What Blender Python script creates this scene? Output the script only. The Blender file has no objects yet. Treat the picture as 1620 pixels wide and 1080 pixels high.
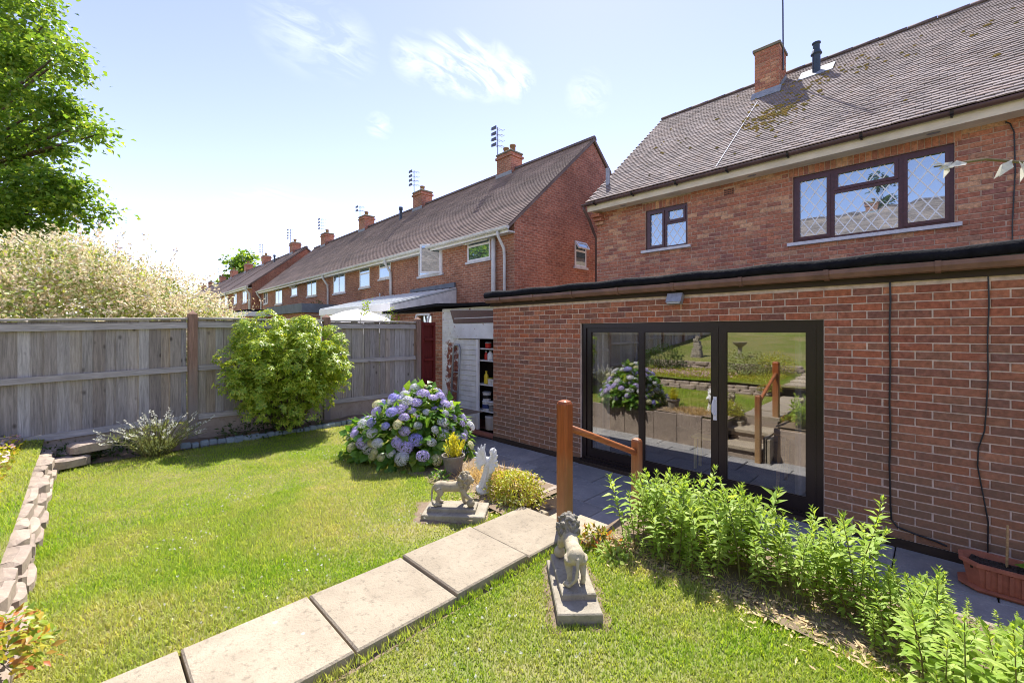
import bpy, math, random
import numpy as np
from mathutils import Vector, Matrix, Euler

random.seed(11)
rng = np.random.default_rng(11)
SC = bpy.context.scene
COL = SC.collection
R = math.radians

# ------------------------------------------------------------------ camera
TH = R(44.787)
EYE = 1.97
cd = bpy.data.cameras.new('camera')
cam = bpy.data.objects.new('camera', cd)
COL.objects.link(cam)
cam.location = (0, 0, EYE)
cam.rotation_euler = (R(90), 0, TH)
cd.sensor_width = 36.0
cd.lens = 15.0
cd.shift_y = -15.0 / 1620.0
cd.clip_start = 0.05
cd.clip_end = 3000
cd.dof.use_dof = True
cd.dof.focus_distance = 5.5
cd.dof.aperture_fstop = 8.0
SC.camera = cam

# ------------------------------------------------------------------ sky and sun
SUN_EL = 57.0
SUN_AZ = (-0.56, 0.83)            # horizontal direction towards the sun
W = bpy.data.worlds.new('World')
SC.world = W
W.use_nodes = True
wt = W.node_tree
for n in list(wt.nodes):
    wt.nodes.remove(n)
wo = wt.nodes.new('ShaderNodeOutputWorld')
bg = wt.nodes.new('ShaderNodeBackground')
sky = wt.nodes.new('ShaderNodeTexSky')
sky.sky_type = 'NISHITA'
sky.sun_disc = False
sky.sun_elevation = R(SUN_EL)
sky.sun_rotation = math.atan2(SUN_AZ[0], SUN_AZ[1])
sky.altitude = 1200
sky.air_density = 0.8
sky.dust_density = 0.2
sky.ozone_density = 1.0
bg.inputs['Strength'].default_value = 0.1


def wn(t, **k):
    n = wt.nodes.new(t)
    for a, b in k.items():
        setattr(n, a, b)
    return n


def wmath(op, a, b=None, c=None):
    n = wn('ShaderNodeMath', operation=op)
    for i, v in enumerate((a, b, c)):
        if v is None:
            continue
        if isinstance(v, (int, float)):
            n.inputs[i].default_value = v
        else:
            wt.links.new(v, n.inputs[i])
    return n.outputs[0]


# thin fair-weather cloud: a few wisps, each round its own direction, broken up by noise
tc = wn('ShaderNodeTexCoord')
sep = wn('ShaderNodeSeparateXYZ')
wt.links.new(tc.outputs['Generated'], sep.inputs[0])
zz = wmath('ADD', sep.outputs[2], 0.12)
px_ = wmath('DIVIDE', sep.outputs[0], zz)
py_ = wmath('DIVIDE', sep.outputs[1], zz)
cmb = wn('ShaderNodeCombineXYZ')
wt.links.new(px_, cmb.inputs[0])
wt.links.new(py_, cmb.inputs[1])
nz = wn('ShaderNodeTexNoise')
nz.inputs['Scale'].default_value = 11.0
nz.inputs['Detail'].default_value = 8.0
nz.inputs['Roughness'].default_value = 0.62
nz.inputs['Distortion'].default_value = 1.6
strc = wn('ShaderNodeMapping')
strc.inputs['Rotation'].default_value = (0, 0, R(25))
strc.inputs['Scale'].default_value = (1.0, 0.42, 1.0)
wt.links.new(cmb.outputs[0], strc.inputs['Vector'])
wt.links.new(strc.outputs[0], nz.inputs['Vector'])
mask = None
for (dx, dy, dz, wid, amp) in ((-0.7169, 0.4528, 0.5301, 0.05, 0.5), (-0.6875, 0.4987, 0.5278, 0.06, 0.75), (-0.6622, 0.5338, 0.526, 0.065, 0.9), (-0.6329, 0.5748, 0.5186, 0.06, 0.95), (-0.6027, 0.6162, 0.507, 0.045, 0.9), (-0.8027, 0.4256, 0.4177, 0.03, 0.5), (-0.4995, 0.7212, 0.4799, 0.05, 0.4), (-0.7936, 0.2757, 0.5423, 0.09, 0.3), (-0.7803, 0.3378, 0.5263, 0.07, 0.3), (-0.9356, 0.2768, 0.2193, 0.08, 0.4), (-0.9542, 0.2368, 0.183, 0.1, 0.45), (-0.9256, 0.3216, 0.1995, 0.09, 0.4)):
    d = Vector((dx, dy, dz)).normalized()
    vd = wn('ShaderNodeVectorMath', operation='DISTANCE')
    wt.links.new(tc.outputs['Generated'], vd.inputs[0])
    vd.inputs[1].default_value = d
    m = wmath('MULTIPLY', wmath('MAXIMUM', wmath('SUBTRACT', 1.0, wmath('DIVIDE', vd.outputs['Value'], wid)), 0.0), amp)
    mask = m if mask is None else wmath('MAXIMUM', mask, m)
mr = wn('ShaderNodeMapRange')
mr.inputs['From Min'].default_value = 0.40
mr.inputs['From Max'].default_value = 0.95
wt.links.new(nz.outputs['Fac'], mr.inputs['Value'])
broad = wn('ShaderNodeMapRange')               # thin cloud elsewhere in the sky too
broad.inputs['From Min'].default_value = 0.60
broad.inputs['From Max'].default_value = 0.85
broad.inputs['To Max'].default_value = 0.35
wt.links.new(nz.outputs['Fac'], broad.inputs['Value'])
behind = wmath('LESS_THAN', sep.outputs[1], 0.0)
cl = wmath('MAXIMUM', wmath('MINIMUM', wmath('MULTIPLY', wmath('MULTIPLY', mask, mr.outputs[0]), 1.9), 0.75), wmath('MULTIPLY', broad.outputs[0], behind))
mx = wn('ShaderNodeMixRGB')
wt.links.new(cl, mx.inputs[0])
tint = wn('ShaderNodeMixRGB', blend_type='MULTIPLY')
tint.inputs[0].default_value = 1.0
tint.inputs[2].default_value = (1.26, 0.95, 0.95, 1)
wt.links.new(sky.outputs[0], tint.inputs[1])
wt.links.new(tint.outputs[0], mx.inputs[1])
mx.inputs[2].default_value = (5.0, 5.1, 5.3, 1)
wt.links.new(mx.outputs[0], bg.inputs[0])
wt.links.new(bg.outputs[0], wo.inputs[0])

sl = bpy.data.lights.new('sun', 'SUN')
sl.energy = 2.75
sl.angle = R(0.53)
sl.color = (1.0, 0.955, 0.88)
so = bpy.data.objects.new('sun', sl)
COL.objects.link(so)
az = Vector((SUN_AZ[0], SUN_AZ[1], 0)).normalized()
sdir = az * math.cos(R(SUN_EL)) + Vector((0, 0, math.sin(R(SUN_EL))))
so.rotation_euler = sdir.to_track_quat('Z', 'Y').to_euler()
so.location = (0, 0, 30)

vs = SC.view_settings
vs.view_transform = 'Standard'
vs.look = 'None'
vs.exposure = 1.95
vs.gamma = 1.0
vs.use_curve_mapping = False
SC.cycles.max_bounces = 8
SC.cycles.transparent_max_bounces = 12
SC.cycles.caustics_reflective = False
SC.cycles.caustics_refractive = False
SC.cycles.use_denoising = True
SC.cycles.pixel_filter_type = 'BLACKMAN_HARRIS'
SC.cycles.filter_width = 1.0


# ------------------------------------------------------------------ materials
class NT:
    def __init__(self, name):
        self.m = bpy.data.materials.new(name)
        self.m.use_nodes = True
        self.t = self.m.node_tree
        for n in list(self.t.nodes):
            self.t.nodes.remove(n)
        self.out = self.t.nodes.new('ShaderNodeOutputMaterial')

    def n(self, t, ins=None, **k):
        n = self.t.nodes.new(t)
        for a, b in k.items():
            setattr(n, a, b)
        for a, b in (ins or {}).items():
            self.set(n, a, b)
        return n

    def set(self, n, a, b):
        s = n.inputs[a]
        if hasattr(b, 'links') or isinstance(b, bpy.types.NodeSocket):
            self.t.links.new(b, s)
        else:
            if isinstance(b, (tuple, list)) and len(b) == 3 and s.type == 'RGBA':
                b = (*b, 1)
            s.default_value = b

    def math(self, op, a, b=0.0, clamp=False):
        return self.n('ShaderNodeMath', {0: a, 1: b}, operation=op, use_clamp=clamp).outputs[0]

    def mix(self, f, a, b, bt='MIX'):
        return self.n('ShaderNodeMixRGB', {0: f, 1: a, 2: b}, blend_type=bt).outputs[0]

    def ramp(self, f, cols, interp='LINEAR'):
        r = self.n('ShaderNodeValToRGB', {0: f})
        cr = r.color_ramp
        cr.interpolation = interp
        if len(cols) == 1:
            cols = [cols[0], cols[0]]
        if not isinstance(cols[0][0], (tuple, list)):
            cols = [(i / max(1, len(cols) - 1), c) for i, c in enumerate(cols)]
        else:
            cols = [(c[1], c[0]) for c in cols]
        while len(cr.elements) < len(cols):
            cr.elements.new(0.5)
        for e, (p, c) in zip(cr.elements, cols):
            e.position = p
            e.color = (*c, 1)
        return r.outputs[0]

    def pos(self, scale=(1, 1, 1)):
        g = self.n('ShaderNodeNewGeometry').outputs['Position']
        if scale == (1, 1, 1):
            return g
        return self.n('ShaderNodeVectorMath', {0: g, 1: scale}, operation='MULTIPLY').outputs[0]

    def noise(self, scale, detail=4, rough=0.55, vec=None, dist=0.0):
        return self.n('ShaderNodeTexNoise', {'Vector': vec or self.pos(), 'Scale': scale, 'Detail': detail, 'Roughness': rough, 'Distortion': dist}).outputs['Fac']

    def rnd(self):
        a = self.n('ShaderNodeObjectInfo').outputs['Random']
        b = self.n('ShaderNodeNewGeometry').outputs['Random Per Island']
        return self.math('FRACT', self.math('ADD', a, b))

    def z(self):
        return self.n('ShaderNodeSeparateXYZ', {0: self.pos()}).outputs[2]

    def rng(self, v, a, b, c=0.0, d=1.0):
        return self.n('ShaderNodeMapRange', {'Value': v, 'From Min': a, 'From Max': b, 'To Min': c, 'To Max': d}).outputs[0]

    def bump(self, h, strength=0.3, dist=0.01):
        return self.n('ShaderNodeBump', {'Height': h, 'Strength': strength, 'Distance': dist}).outputs[0]

    def bsdf(self, col, rough=0.7, spec=0.3, bump=None, metal=0.0):
        b = self.n('ShaderNodeBsdfPrincipled', {'Base Color': col, 'Roughness': rough, 'Specular IOR Level': spec, 'Metallic': metal})
        if bump is not None:
            self.set(b, 'Normal', bump)
        return b

    def done(self, sh):
        self.t.links.new(sh.outputs[0] if hasattr(sh, 'outputs') else sh, self.out.inputs[0])
        return self.m


def pm(name, cols, rough=0.7, spec=0.3, var=0.25, vscale=8.0, fine=None, bump=0.2, bscale=60, bdist=0.004, metal=0.0, stretch=(1, 1, 1)):
    """A palette picked per object / per island, times a noise, with fine relief."""
    t = NT(name)
    if not isinstance(cols, list):
        cols = [cols]
    c = t.ramp(t.rnd(), cols) if len(cols) > 1 else None
    v = t.pos(stretch)
    nz_ = t.noise(vscale, 5, 0.6, v)
    k = t.rng(nz_, 0.25, 0.75, 1 - var, 1 + var)
    g = t.n('ShaderNodeCombineXYZ', {0: k, 1: k, 2: k}).outputs[0]
    c = t.mix(1.0, c if c is not None else (*cols[0], 1), g, 'MULTIPLY')
    b = t.bump(t.noise(bscale, 4, 0.6, v), bump, bdist) if bump else None
    return t.done(t.bsdf(c, rough, spec, b, metal))


def m_brick(name, pal, stain=None, soot=0.3):
    t = NT(name)
    c = t.ramp(t.rnd(), pal)
    n1 = t.noise(28, 5, 0.65)
    k = t.rng(n1, 0.3, 0.7, 0.62, 1.28)
    c = t.mix(1.0, c, t.n('ShaderNodeCombineXYZ', {0: k, 1: k, 2: k}).outputs[0], 'MULTIPLY')
    n2 = t.noise(2.2, 5, 0.6)
    c = t.mix(t.math('MULTIPLY', t.rng(n2, 0.45, 0.7), soot), c, (0.10, 0.062, 0.05, 1))
    if stain:                                  # the algae-browned lower courses
        z0, z1, sc_, amt = stain
        h = t.rng(t.math('ADD', t.z(), t.math('MULTIPLY', t.math('SUBTRACT', t.noise(1.3, 4), 0.5), 1.4)), z0, z1, 1.0, 0.0)
        c = t.mix(t.math('MULTIPLY', h, amt), c, (*sc_, 1))
    n3 = t.noise(5.5, 6, 0.7, dist=0.8)         # pale bloom of salts and old mortar smears
    c = t.mix(t.math('MULTIPLY', t.rng(n3, 0.58, 0.78), 0.28), c, (0.52, 0.43, 0.36, 1))
    bp = t.bump(t.math('ADD', t.noise(140, 4, 0.7), t.math('MULTIPLY', t.noise(38, 3, 0.6), 0.8)), 0.75, 0.005)
    return t.done(t.bsdf(c, 0.9, 0.15, bp))


def m_mortar(name, col):
    return pm(name, [col], 0.95, 0.1, 0.3, 14, bump=0.5, bscale=180)


def m_brickwork(name, axis, c1, c2, mort):
    """Courses on walls too far off to show single bricks."""
    t = NT(name)
    s = t.n('ShaderNodeSeparateXYZ', {0: t.pos()})
    v = t.n('ShaderNodeCombineXYZ', {0: s.outputs[axis], 1: s.outputs[2], 2: 0.0}).outputs[0]
    b = t.n('ShaderNodeTexBrick', {'Vector': v, 'Color1': c1, 'Color2': c2, 'Mortar': mort, 'Scale': 1.0, 'Mortar Size': 0.008, 'Mortar Smooth': 0.3,
                                   'Bias': 0.0, 'Brick Width': 0.225, 'Row Height': 0.075})
    n1 = t.noise(0.9, 5, 0.65)
    n2 = t.noise(9, 4, 0.6, t.pos((1, 1, 3)))
    k = t.math('MULTIPLY', t.rng(n1, 0.3, 0.7, 0.72, 1.22), t.rng(n2, 0.3, 0.7, 0.62, 1.3))
    c = t.mix(1.0, b.outputs['Color'], t.n('ShaderNodeCombineXYZ', {0: k, 1: k, 2: k}).outputs[0], 'MULTIPLY')
    bp = t.bump(b.outputs['Fac'], 0.6, -0.008)
    return t.done(t.bsdf(c, 0.9, 0.15, bp))


def m_leaf(name, pal, trans=0.42, rough=0.42, tcol=1.5, warm=(1.15, 1.0, 0.45), spec=0.35):
    t = NT(name)
    c = t.ramp(t.rnd(), pal)
    k = t.rng(t.noise(40, 3), 0.3, 0.7, 0.8, 1.2)
    c = t.mix(1.0, c, t.n('ShaderNodeCombineXYZ', {0: k, 1: k, 2: k}).outputs[0], 'MULTIPLY')
    p = t.bsdf(c, rough, spec)
    ct = t.mix(1.0, c, (tcol * warm[0], tcol * warm[1], tcol * warm[2], 1), 'MULTIPLY')
    tr = t.n('ShaderNodeBsdfTranslucent', {'Color': ct})
    mxs = t.n('ShaderNodeMixShader', {0: trans, 1: p.outputs[0], 2: tr.outputs[0]})
    return t.done(mxs)


def m_grass(name, ground=False):
    t = NT(name)
    big = t.noise(0.95, 4, 0.6, dist=0.5)
    mid = t.noise(4.0, 4, 0.6)
    lush = t.ramp(t.rnd(), [(0.15, 0.30, 0.02), (0.26, 0.40, 0.03), (0.42, 0.50, 0.07), (0.20, 0.35, 0.022)]) if not ground else (0.13, 0.16, 0.028, 1)
    dry = t.ramp(t.rnd(), [(0.54, 0.46, 0.22), (0.38, 0.42, 0.09), (0.64, 0.56, 0.32)]) if not ground else (0.24, 0.20, 0.09, 1)
    f = t.math('ADD', t.math('MULTIPLY', t.rng(big, 0.41, 0.66), 0.7), t.math('MULTIPLY', t.rng(mid, 0.48, 0.75), 0.45), True)
    c = t.mix(f, lush, dry)
    p = t.bsdf(c, 0.6, 0.15)
    if ground:
        return t.done(p)
    ct = t.mix(1.0, c, (1.5, 1.4, 0.7, 1), 'MULTIPLY')
    tr = t.n('ShaderNodeBsdfTranslucent', {'Color': ct})
    return t.done(t.n('ShaderNodeMixShader', {0: 0.42, 1: p.outputs[0], 2: tr.outputs[0]}))


def m_glass(name, fac=0.2, tint=(1, 1, 1)):
    t = NT(name)
    tr = t.n('ShaderNodeBsdfTransparent', {'Color': (*tint, 1)})
    gl = t.n('ShaderNodeBsdfGlossy', {'Color': (1, 1, 1, 1), 'Roughness': 0.0})
    lw = t.n('ShaderNodeLayerWeight', {'Blend': 0.25}).outputs['Fresnel']
    f = t.math('ADD', fac, t.math('MULTIPLY', lw, 0.4), True)
    return t.done(t.n('ShaderNodeMixShader', {0: f, 1: tr.outputs[0], 2: gl.outputs[0]}))


def m_darkpane(name, col, fac):
    t = NT(name)
    d = t.bsdf((*col, 1), 0.3, 0.5)
    g = t.n('ShaderNodeBsdfGlossy', {'Color': (0.72, 0.90, 0.98, 1), 'Roughness': 0.015, 'Normal': t.bump(t.noise(1.6, 2), 0.035, 0.05)})
    return t.done(t.n('ShaderNodeMixShader', {0: fac, 1: d.outputs[0], 2: g.outputs[0]}))


def m_wood(name, pal, axis='z', rough=0.8, knot=0.5, spec=0.2, bottom=None, gloss_noise=False):
    t = NT(name)
    st = {'z': (26, 26, 1.6), 'y': (26, 1.6, 26), 'x': (1.6, 26, 26)}[axis]
    r = t.rnd()
    off = t.n('ShaderNodeCombineXYZ', {0: t.math('MULTIPLY', r, 37.0), 1: t.math('MULTIPLY', r, 11.0), 2: t.math('MULTIPLY', r, 23.0)}).outputs[0]
    v = t.n('ShaderNodeVectorMath', {0: t.pos(st), 1: off}, operation='ADD').outputs[0]
    c = t.ramp(r, pal)
    g = t.noise(2.2, 6, 0.7, v, 0.6)
    k = t.rng(g, 0.3, 0.72, 0.55, 1.3)
    c = t.mix(1.0, c, t.n('ShaderNodeCombineXYZ', {0: k, 1: k, 2: k}).outputs[0], 'MULTIPLY')
    kn = t.n('ShaderNodeTexVoronoi', {'Vector': t.n('ShaderNodeVectorMath', {0: t.pos((7, 7, 4.2) if axis == 'z' else (4, 4, 7)), 1: off}, operation='ADD').outputs[0], 'Scale': 1.0}).outputs['Distance']
    c = t.mix(t.rng(kn, 0.05, 0.17, knot, 0.0), c, (0.045, 0.033, 0.025, 1))
    if bottom:
        z0, z1, bc = bottom
        h = t.rng(t.math('ADD', t.z(), t.math('MULTIPLY', t.math('SUBTRACT', t.noise(9, 4, vec=t.pos((1, 1, 0.35))), 0.5), 0.7)), z0, z1, 1.0, 0.0)
        c = t.mix(t.math('MULTIPLY', h, 0.85), c, (*bc, 1))
    return t.done(t.bsdf(c, rough, spec, t.bump(g, 0.35, 0.004)))


def m_stone(name, c1, c2, c3, sc1=3.0, sc2=40, rough=0.9, bump=0.5, spots=None, band=None):
    t = NT(name)
    r = t.rnd()
    kk = t.rng(r, 0, 1, 0.85, 1.15)
    n1 = t.noise(sc1, 6, 0.65, dist=0.4)
    n2 = t.noise(sc2, 4, 0.6)
    c = t.mix(t.rng(n1, 0.35, 0.68), c1, c2)
    c = t.mix(t.rng(n2, 0.55, 0.78, 0, 0.75), c, c3)
    c = t.mix(1.0, c, t.n('ShaderNodeCombineXYZ', {0: kk, 1: kk, 2: kk}).outputs[0], 'MULTIPLY')
    if spots:
        vo = t.n('ShaderNodeTexVoronoi', {'Vector': t.pos(), 'Scale': spots[0]}).outputs['Distance']
        c = t.mix(t.rng(vo, spots[1] * 0.5, spots[1], 0.8, 0.0), c, (*spots[2], 1))
    bp = t.bump(t.math('ADD', t.noise(sc2 * 2.2, 5, 0.7), t.math('MULTIPLY', n1, 1.2)), bump, 0.006)
    return t.done(t.bsdf(c, rough, 0.2, bp))


def lin(r, g, b):
    f = lambda v: ((v / 255 + 0.055) / 1.055) ** 2.4 if v > 10 else v / 255 / 12.92
    return (f(r), f(g), f(b))


MT = {}
MT['brick_ext'] = m_brick('brick red wirecut', [(0.44, 0.15, 0.08), (0.30, 0.11, 0.07), (0.50, 0.20, 0.11), (0.19, 0.09, 0.075), (0.52, 0.22, 0.12), (0.36, 0.14, 0.08), (0.24, 0.115, 0.085), (0.47, 0.15, 0.07), (0.29, 0.145, 0.095), (0.40, 0.155, 0.085)],
                          (0.3, 1.9, (0.235, 0.165, 0.10), 0.66), 0.2)
MT['mortar_ext'] = m_mortar('mortar pink grey', (0.58, 0.46, 0.37))
MT['brick_house'] = m_brick('brick old red', [(0.50, 0.20, 0.115), (0.43, 0.165, 0.10), (0.54, 0.245, 0.145), (0.32, 0.135, 0.10), (0.66, 0.38, 0.22), (0.46, 0.18, 0.11), (0.52, 0.215, 0.125), (0.34, 0.15, 0.115), (0.48, 0.20, 0.12)], None, 0.3)
MT['mortar_house'] = m_mortar('mortar brown', (0.47, 0.33, 0.24))
MT['brickwork_rear'] = m_brickwork('brickwork far rear', 0, (0.44, 0.20, 0.12, 1), (0.32, 0.14, 0.09, 1), (0.44, 0.32, 0.24, 1))
MT['brickwork_gable'] = m_brickwork('brickwork far gable', 1, (0.50, 0.20, 0.125, 1), (0.36, 0.14, 0.095, 1), (0.48, 0.31, 0.23, 1))
MT['tile'] = pm('roof tile', [(0.245, 0.205, 0.195), (0.285, 0.24, 0.225), (0.205, 0.175, 0.17), (0.315, 0.265, 0.245), (0.26, 0.205, 0.185), (0.22, 0.19, 0.18)], 0.92, 0.12, 0.3, 1.2, bump=0.4, bscale=90)
MT['tile_deck'] = pm('tile underlay', [(0.03, 0.025, 0.025)], 0.95, 0.1)
MT['tile_far'] = pm('roof tile far', [(0.21, 0.155, 0.135), (0.26, 0.19, 0.16), (0.18, 0.135, 0.12), (0.235, 0.17, 0.145)], 0.8, 0.3, 0.4, 1.4, bump=0.4, bscale=30, bdist=0.01)
MT['ridge'] = pm('ridge tile', [(0.17, 0.125, 0.115), (0.13, 0.10, 0.095)], 0.85, 0.2, 0.4, 8)
MT['lead'] = pm('lead flashing', [(0.27, 0.29, 0.32)], 0.75, 0.5, 0.3, 12)
MT['brown'] = pm('dark brown upvc', [(0.014, 0.008, 0.008)], 0.32, 0.5, 0.2, 20, bump=0.05)
MT['rose'] = pm('rosewood upvc', [(0.075, 0.027, 0.03)], 0.35, 0.5, 0.25, 20, bump=0.05)
MT['gutter'] = pm('brown gutter', [(0.10, 0.052, 0.042)], 0.42, 0.45, 0.3, 6, bump=0.08)
MT['gutter2'] = pm('faded brown gutter', [(0.19, 0.105, 0.07)], 0.5, 0.4, 0.35, 5, bump=0.1)
MT['felt'] = pm('roofing felt', [(0.010, 0.010, 0.013)], 0.9, 0.12, 0.5, 14, bump=0.7, bscale=50, bdist=0.012)
MT['fascia'] = pm('dark fascia board', [(0.05, 0.037, 0.027)], 0.8, 0.2, 0.4, 7, stretch=(0.3, 1, 1))
MT['cream'] = pm('cream painted board', [(0.70, 0.61, 0.46)], 0.6, 0.3, 0.22, 6, stretch=(0.4, 1, 1))
MT['white'] = pm('white upvc', [(0.78, 0.78, 0.77)], 0.4, 0.4, 0.08, 6, bump=0.05)
MT['offwhite'] = pm('weathered white board', [(0.66, 0.66, 0.63)], 0.7, 0.25, 0.22, 5, bump=0.15)
MT['sill'] = pm('painted sill', [(0.62, 0.62, 0.64)], 0.7, 0.2, 0.2, 9)
MT['glass'] = m_glass('door glass', 0.20)
MT['pane'] = m_darkpane('upstairs glass', (0.05, 0.06, 0.07), 0.45)
MT['pane_far'] = m_darkpane('far window glass', (0.03, 0.05, 0.05), 0.42)
MT['leadwhite'] = pm('white lead strip', [(0.85, 0.87, 0.88)], 0.5, 0.4, 0.05)
MT['black'] = pm('black plastic', [(0.012, 0.012, 0.013)], 0.45, 0.45, 0.2)
MT['blueblack'] = pm('flue plastic', [(0.03, 0.045, 0.065)], 0.4, 0.5, 0.2)
MT['greymetal'] = pm('grey metal', [(0.32, 0.33, 0.35)], 0.45, 0.5, 0.25, 20, metal=0.4)
MT['darkmetal'] = pm('aerial metal', [(0.10, 0.11, 0.13)], 0.45, 0.5, 0.2, metal=0.5)
MT['moss'] = pm('roof moss', [(0.30, 0.21, 0.05), (0.20, 0.17, 0.05), (0.36, 0.24, 0.06), (0.13, 0.11, 0.05)], 0.95, 0.05, 0.4, 40, bump=0.8, bscale=120)
MT['board'] = m_wood('fence board grey', [(0.35, 0.31, 0.27), (0.45, 0.42, 0.39), (0.25, 0.21, 0.175), (0.50, 0.475, 0.45), (0.39, 0.32, 0.24), (0.31, 0.29, 0.275), (0.43, 0.38, 0.32)], 'z', 0.9, 0.8)
MT['rail'] = m_wood('fence rail grey', [(0.45, 0.41, 0.36), (0.40, 0.365, 0.325), (0.48, 0.44, 0.39)], 'y', 0.9, 0.5)
MT['fpost'] = m_wood('fence post', [(0.30, 0.18, 0.13), (0.27, 0.19, 0.15)], 'z', 0.9, 0.6, bottom=(1.0, 1.7, (0.28, 0.25, 0.22)))
MT['maroon'] = m_wood('maroon painted wood', [(0.17, 0.022, 0.018), (0.13, 0.02, 0.016)], 'z', 0.6, 0.2)
MT['gravel_board'] = m_stone('concrete gravel board', (0.38, 0.30, 0.23, 1), (0.46, 0.38, 0.30, 1), (0.22, 0.175, 0.135, 1), 5, 30)
MT['stain'] = m_wood('orange stained post', [(0.34, 0.088, 0.022), (0.30, 0.078, 0.02)], 'z', 0.48, 0.15, 0.3, bottom=(0.42, 1.15, (0.36, 0.24, 0.12)))
MT['stain2'] = m_wood('orange stained rail', [(0.38, 0.13, 0.045)], 'y', 0.55, 0.1, 0.25)
MT['path'] = m_stone('buff path slab', (0.385, 0.325, 0.24, 1), (0.30, 0.252, 0.185, 1), (0.135, 0.115, 0.085, 1), 4.5, 34, 0.95, 1.0, (4.6, 0.06, (0.52, 0.50, 0.44)))
MT['patio'] = m_stone('grey riven slab', (0.31, 0.30, 0.285, 1), (0.20, 0.20, 0.205, 1), (0.42, 0.40, 0.36, 1), 2.2, 18, 0.8, 0.8)
MT['rock'] = m_stone('border stone', (0.36, 0.29, 0.23, 1), (0.25, 0.20, 0.165, 1), (0.45, 0.38, 0.31, 1), 7, 45, 0.95, 0.8)
MT['slate'] = m_stone('blue grey cobble', (0.28, 0.33, 0.35, 1), (0.20, 0.25, 0.27, 1), (0.36, 0.39, 0.39, 1), 8, 50, 0.9, 0.5)
MT['statue'] = m_stone('weathered cast stone', (0.42, 0.37, 0.26, 1), (0.33, 0.28, 0.19, 1), (0.13, 0.115, 0.095, 1), 14, 55, 0.9, 0.5)
MT['statue_dark'] = m_stone('blackened cast stone', (0.30, 0.27, 0.21, 1), (0.10, 0.095, 0.085, 1), (0.06, 0.055, 0.05, 1), 30, 90, 0.9, 0.6)
MT['statue_mane'] = m_stone('darker cast stone', (0.36, 0.31, 0.21, 1), (0.22, 0.185, 0.125, 1), (0.11, 0.095, 0.075, 1), 40, 90, 0.9, 0.6)  # mane stone, a darker tone than the body
MT['plinth'] = m_stone('plinth stone', (0.35, 0.31, 0.24, 1), (0.25, 0.22, 0.165, 1), (0.11, 0.098, 0.075, 1), 9, 50, 0.95, 0.9)
MT['angel'] = m_stone('whitewashed stone', (0.66, 0.66, 0.63, 1), (0.55, 0.55, 0.53, 1), (0.38, 0.38, 0.36, 1), 15, 70, 0.8, 0.3)
MT['terracotta'] = pm('terracotta plastic', [(0.38, 0.135, 0.075)], 0.6, 0.35, 0.22, 14, bump=0.15)
MT['pot'] = m_stone('grey stoneware pot', (0.21, 0.19, 0.16, 1), (0.14, 0.125, 0.11, 1), (0.28, 0.25, 0.2, 1), 10, 50)
MT['soil'] = m_stone('garden soil', (0.17, 0.125, 0.085, 1), (0.24, 0.18, 0.125, 1), (0.09, 0.065, 0.045, 1), 6, 38, 1.0, 1.0)
MT['soil_dark'] = m_stone('dark compost', (0.045, 0.035, 0.028, 1), (0.07, 0.05, 0.04, 1), (0.12, 0.09, 0.07, 1), 20, 90, 1.0, 1.0)
MT['lawn'] = m_grass('lawn soil', True)
MT['grass'] = m_grass('grass blades')
MT['straw'] = m_leaf('dry straw', [(0.50, 0.38, 0.20), (0.62, 0.49, 0.28), (0.42, 0.30, 0.16)], 0.3, 0.7)
MT['bark'] = pm('bark', [(0.11, 0.085, 0.06)], 0.95, 0.1, 0.4, 12, bump=0.8, bscale=40, bdist=0.02)
MT['leaf_tree'] = m_leaf('sycamore leaf', [(0.08, 0.17, 0.025), (0.13, 0.25, 0.035), (0.22, 0.34, 0.05), (0.09, 0.19, 0.03), (0.32, 0.40, 0.07)], 0.5, 0.35)
MT['leaf_dark'] = m_leaf('dark leaf', [(0.03, 0.065, 0.015), (0.05, 0.095, 0.02), (0.075, 0.125, 0.025)], 0.35, 0.4)
MT['leaf_willow'] = m_leaf('willow green leaf', [(0.17, 0.24, 0.045), (0.26, 0.33, 0.075), (0.38, 0.42, 0.14), (0.12, 0.20, 0.035)], 0.4, 0.5)
MT['leaf_pink'] = m_leaf('willow pale shoot', [(0.72, 0.60, 0.44), (0.78, 0.69, 0.53), (0.60, 0.58, 0.32), (0.74, 0.54, 0.44), (0.46, 0.48, 0.18), (0.80, 0.74, 0.60)], 0.35, 0.55, 1.1, (1.05, 1.0, 0.85))
MT['leaf_pieris'] = m_leaf('shrub leaf', [(0.16, 0.29, 0.03), (0.26, 0.40, 0.04), (0.40, 0.50, 0.06), (0.50, 0.55, 0.09), (0.11, 0.23, 0.025)], 0.4, 0.36, spec=0.4)
MT['leaf_hyd'] = m_leaf('hydrangea leaf', [(0.06, 0.17, 0.02), (0.10, 0.23, 0.03), (0.17, 0.30, 0.035), (0.075, 0.19, 0.025), (0.28, 0.36, 0.05)], 0.42, 0.38)
MT['leaf_mint'] = m_leaf('fresh green leaf', [(0.23, 0.36, 0.05), (0.31, 0.44, 0.075), (0.40, 0.50, 0.12), (0.26, 0.39, 0.055)], 0.45, 0.5, 1.3, (1.1, 1.0, 0.5), 0.2)
MT['stem'] = m_leaf('green stem', [(0.13, 0.16, 0.04), (0.16, 0.12, 0.05)], 0.1, 0.6)
MT['leaf_yellow'] = m_leaf('yellow green leaf', [(0.50, 0.50, 0.04), (0.60, 0.56, 0.05), (0.36, 0.40, 0.035), (0.62, 0.58, 0.10)], 0.4, 0.4)
MT['leaf_azalea'] = m_leaf('azalea leaf', [(0.40, 0.43, 0.035), (0.48, 0.50, 0.05), (0.22, 0.30, 0.03), (0.42, 0.26, 0.08), (0.32, 0.38, 0.035), (0.44, 0.46, 0.04)], 0.4, 0.4)
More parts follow.
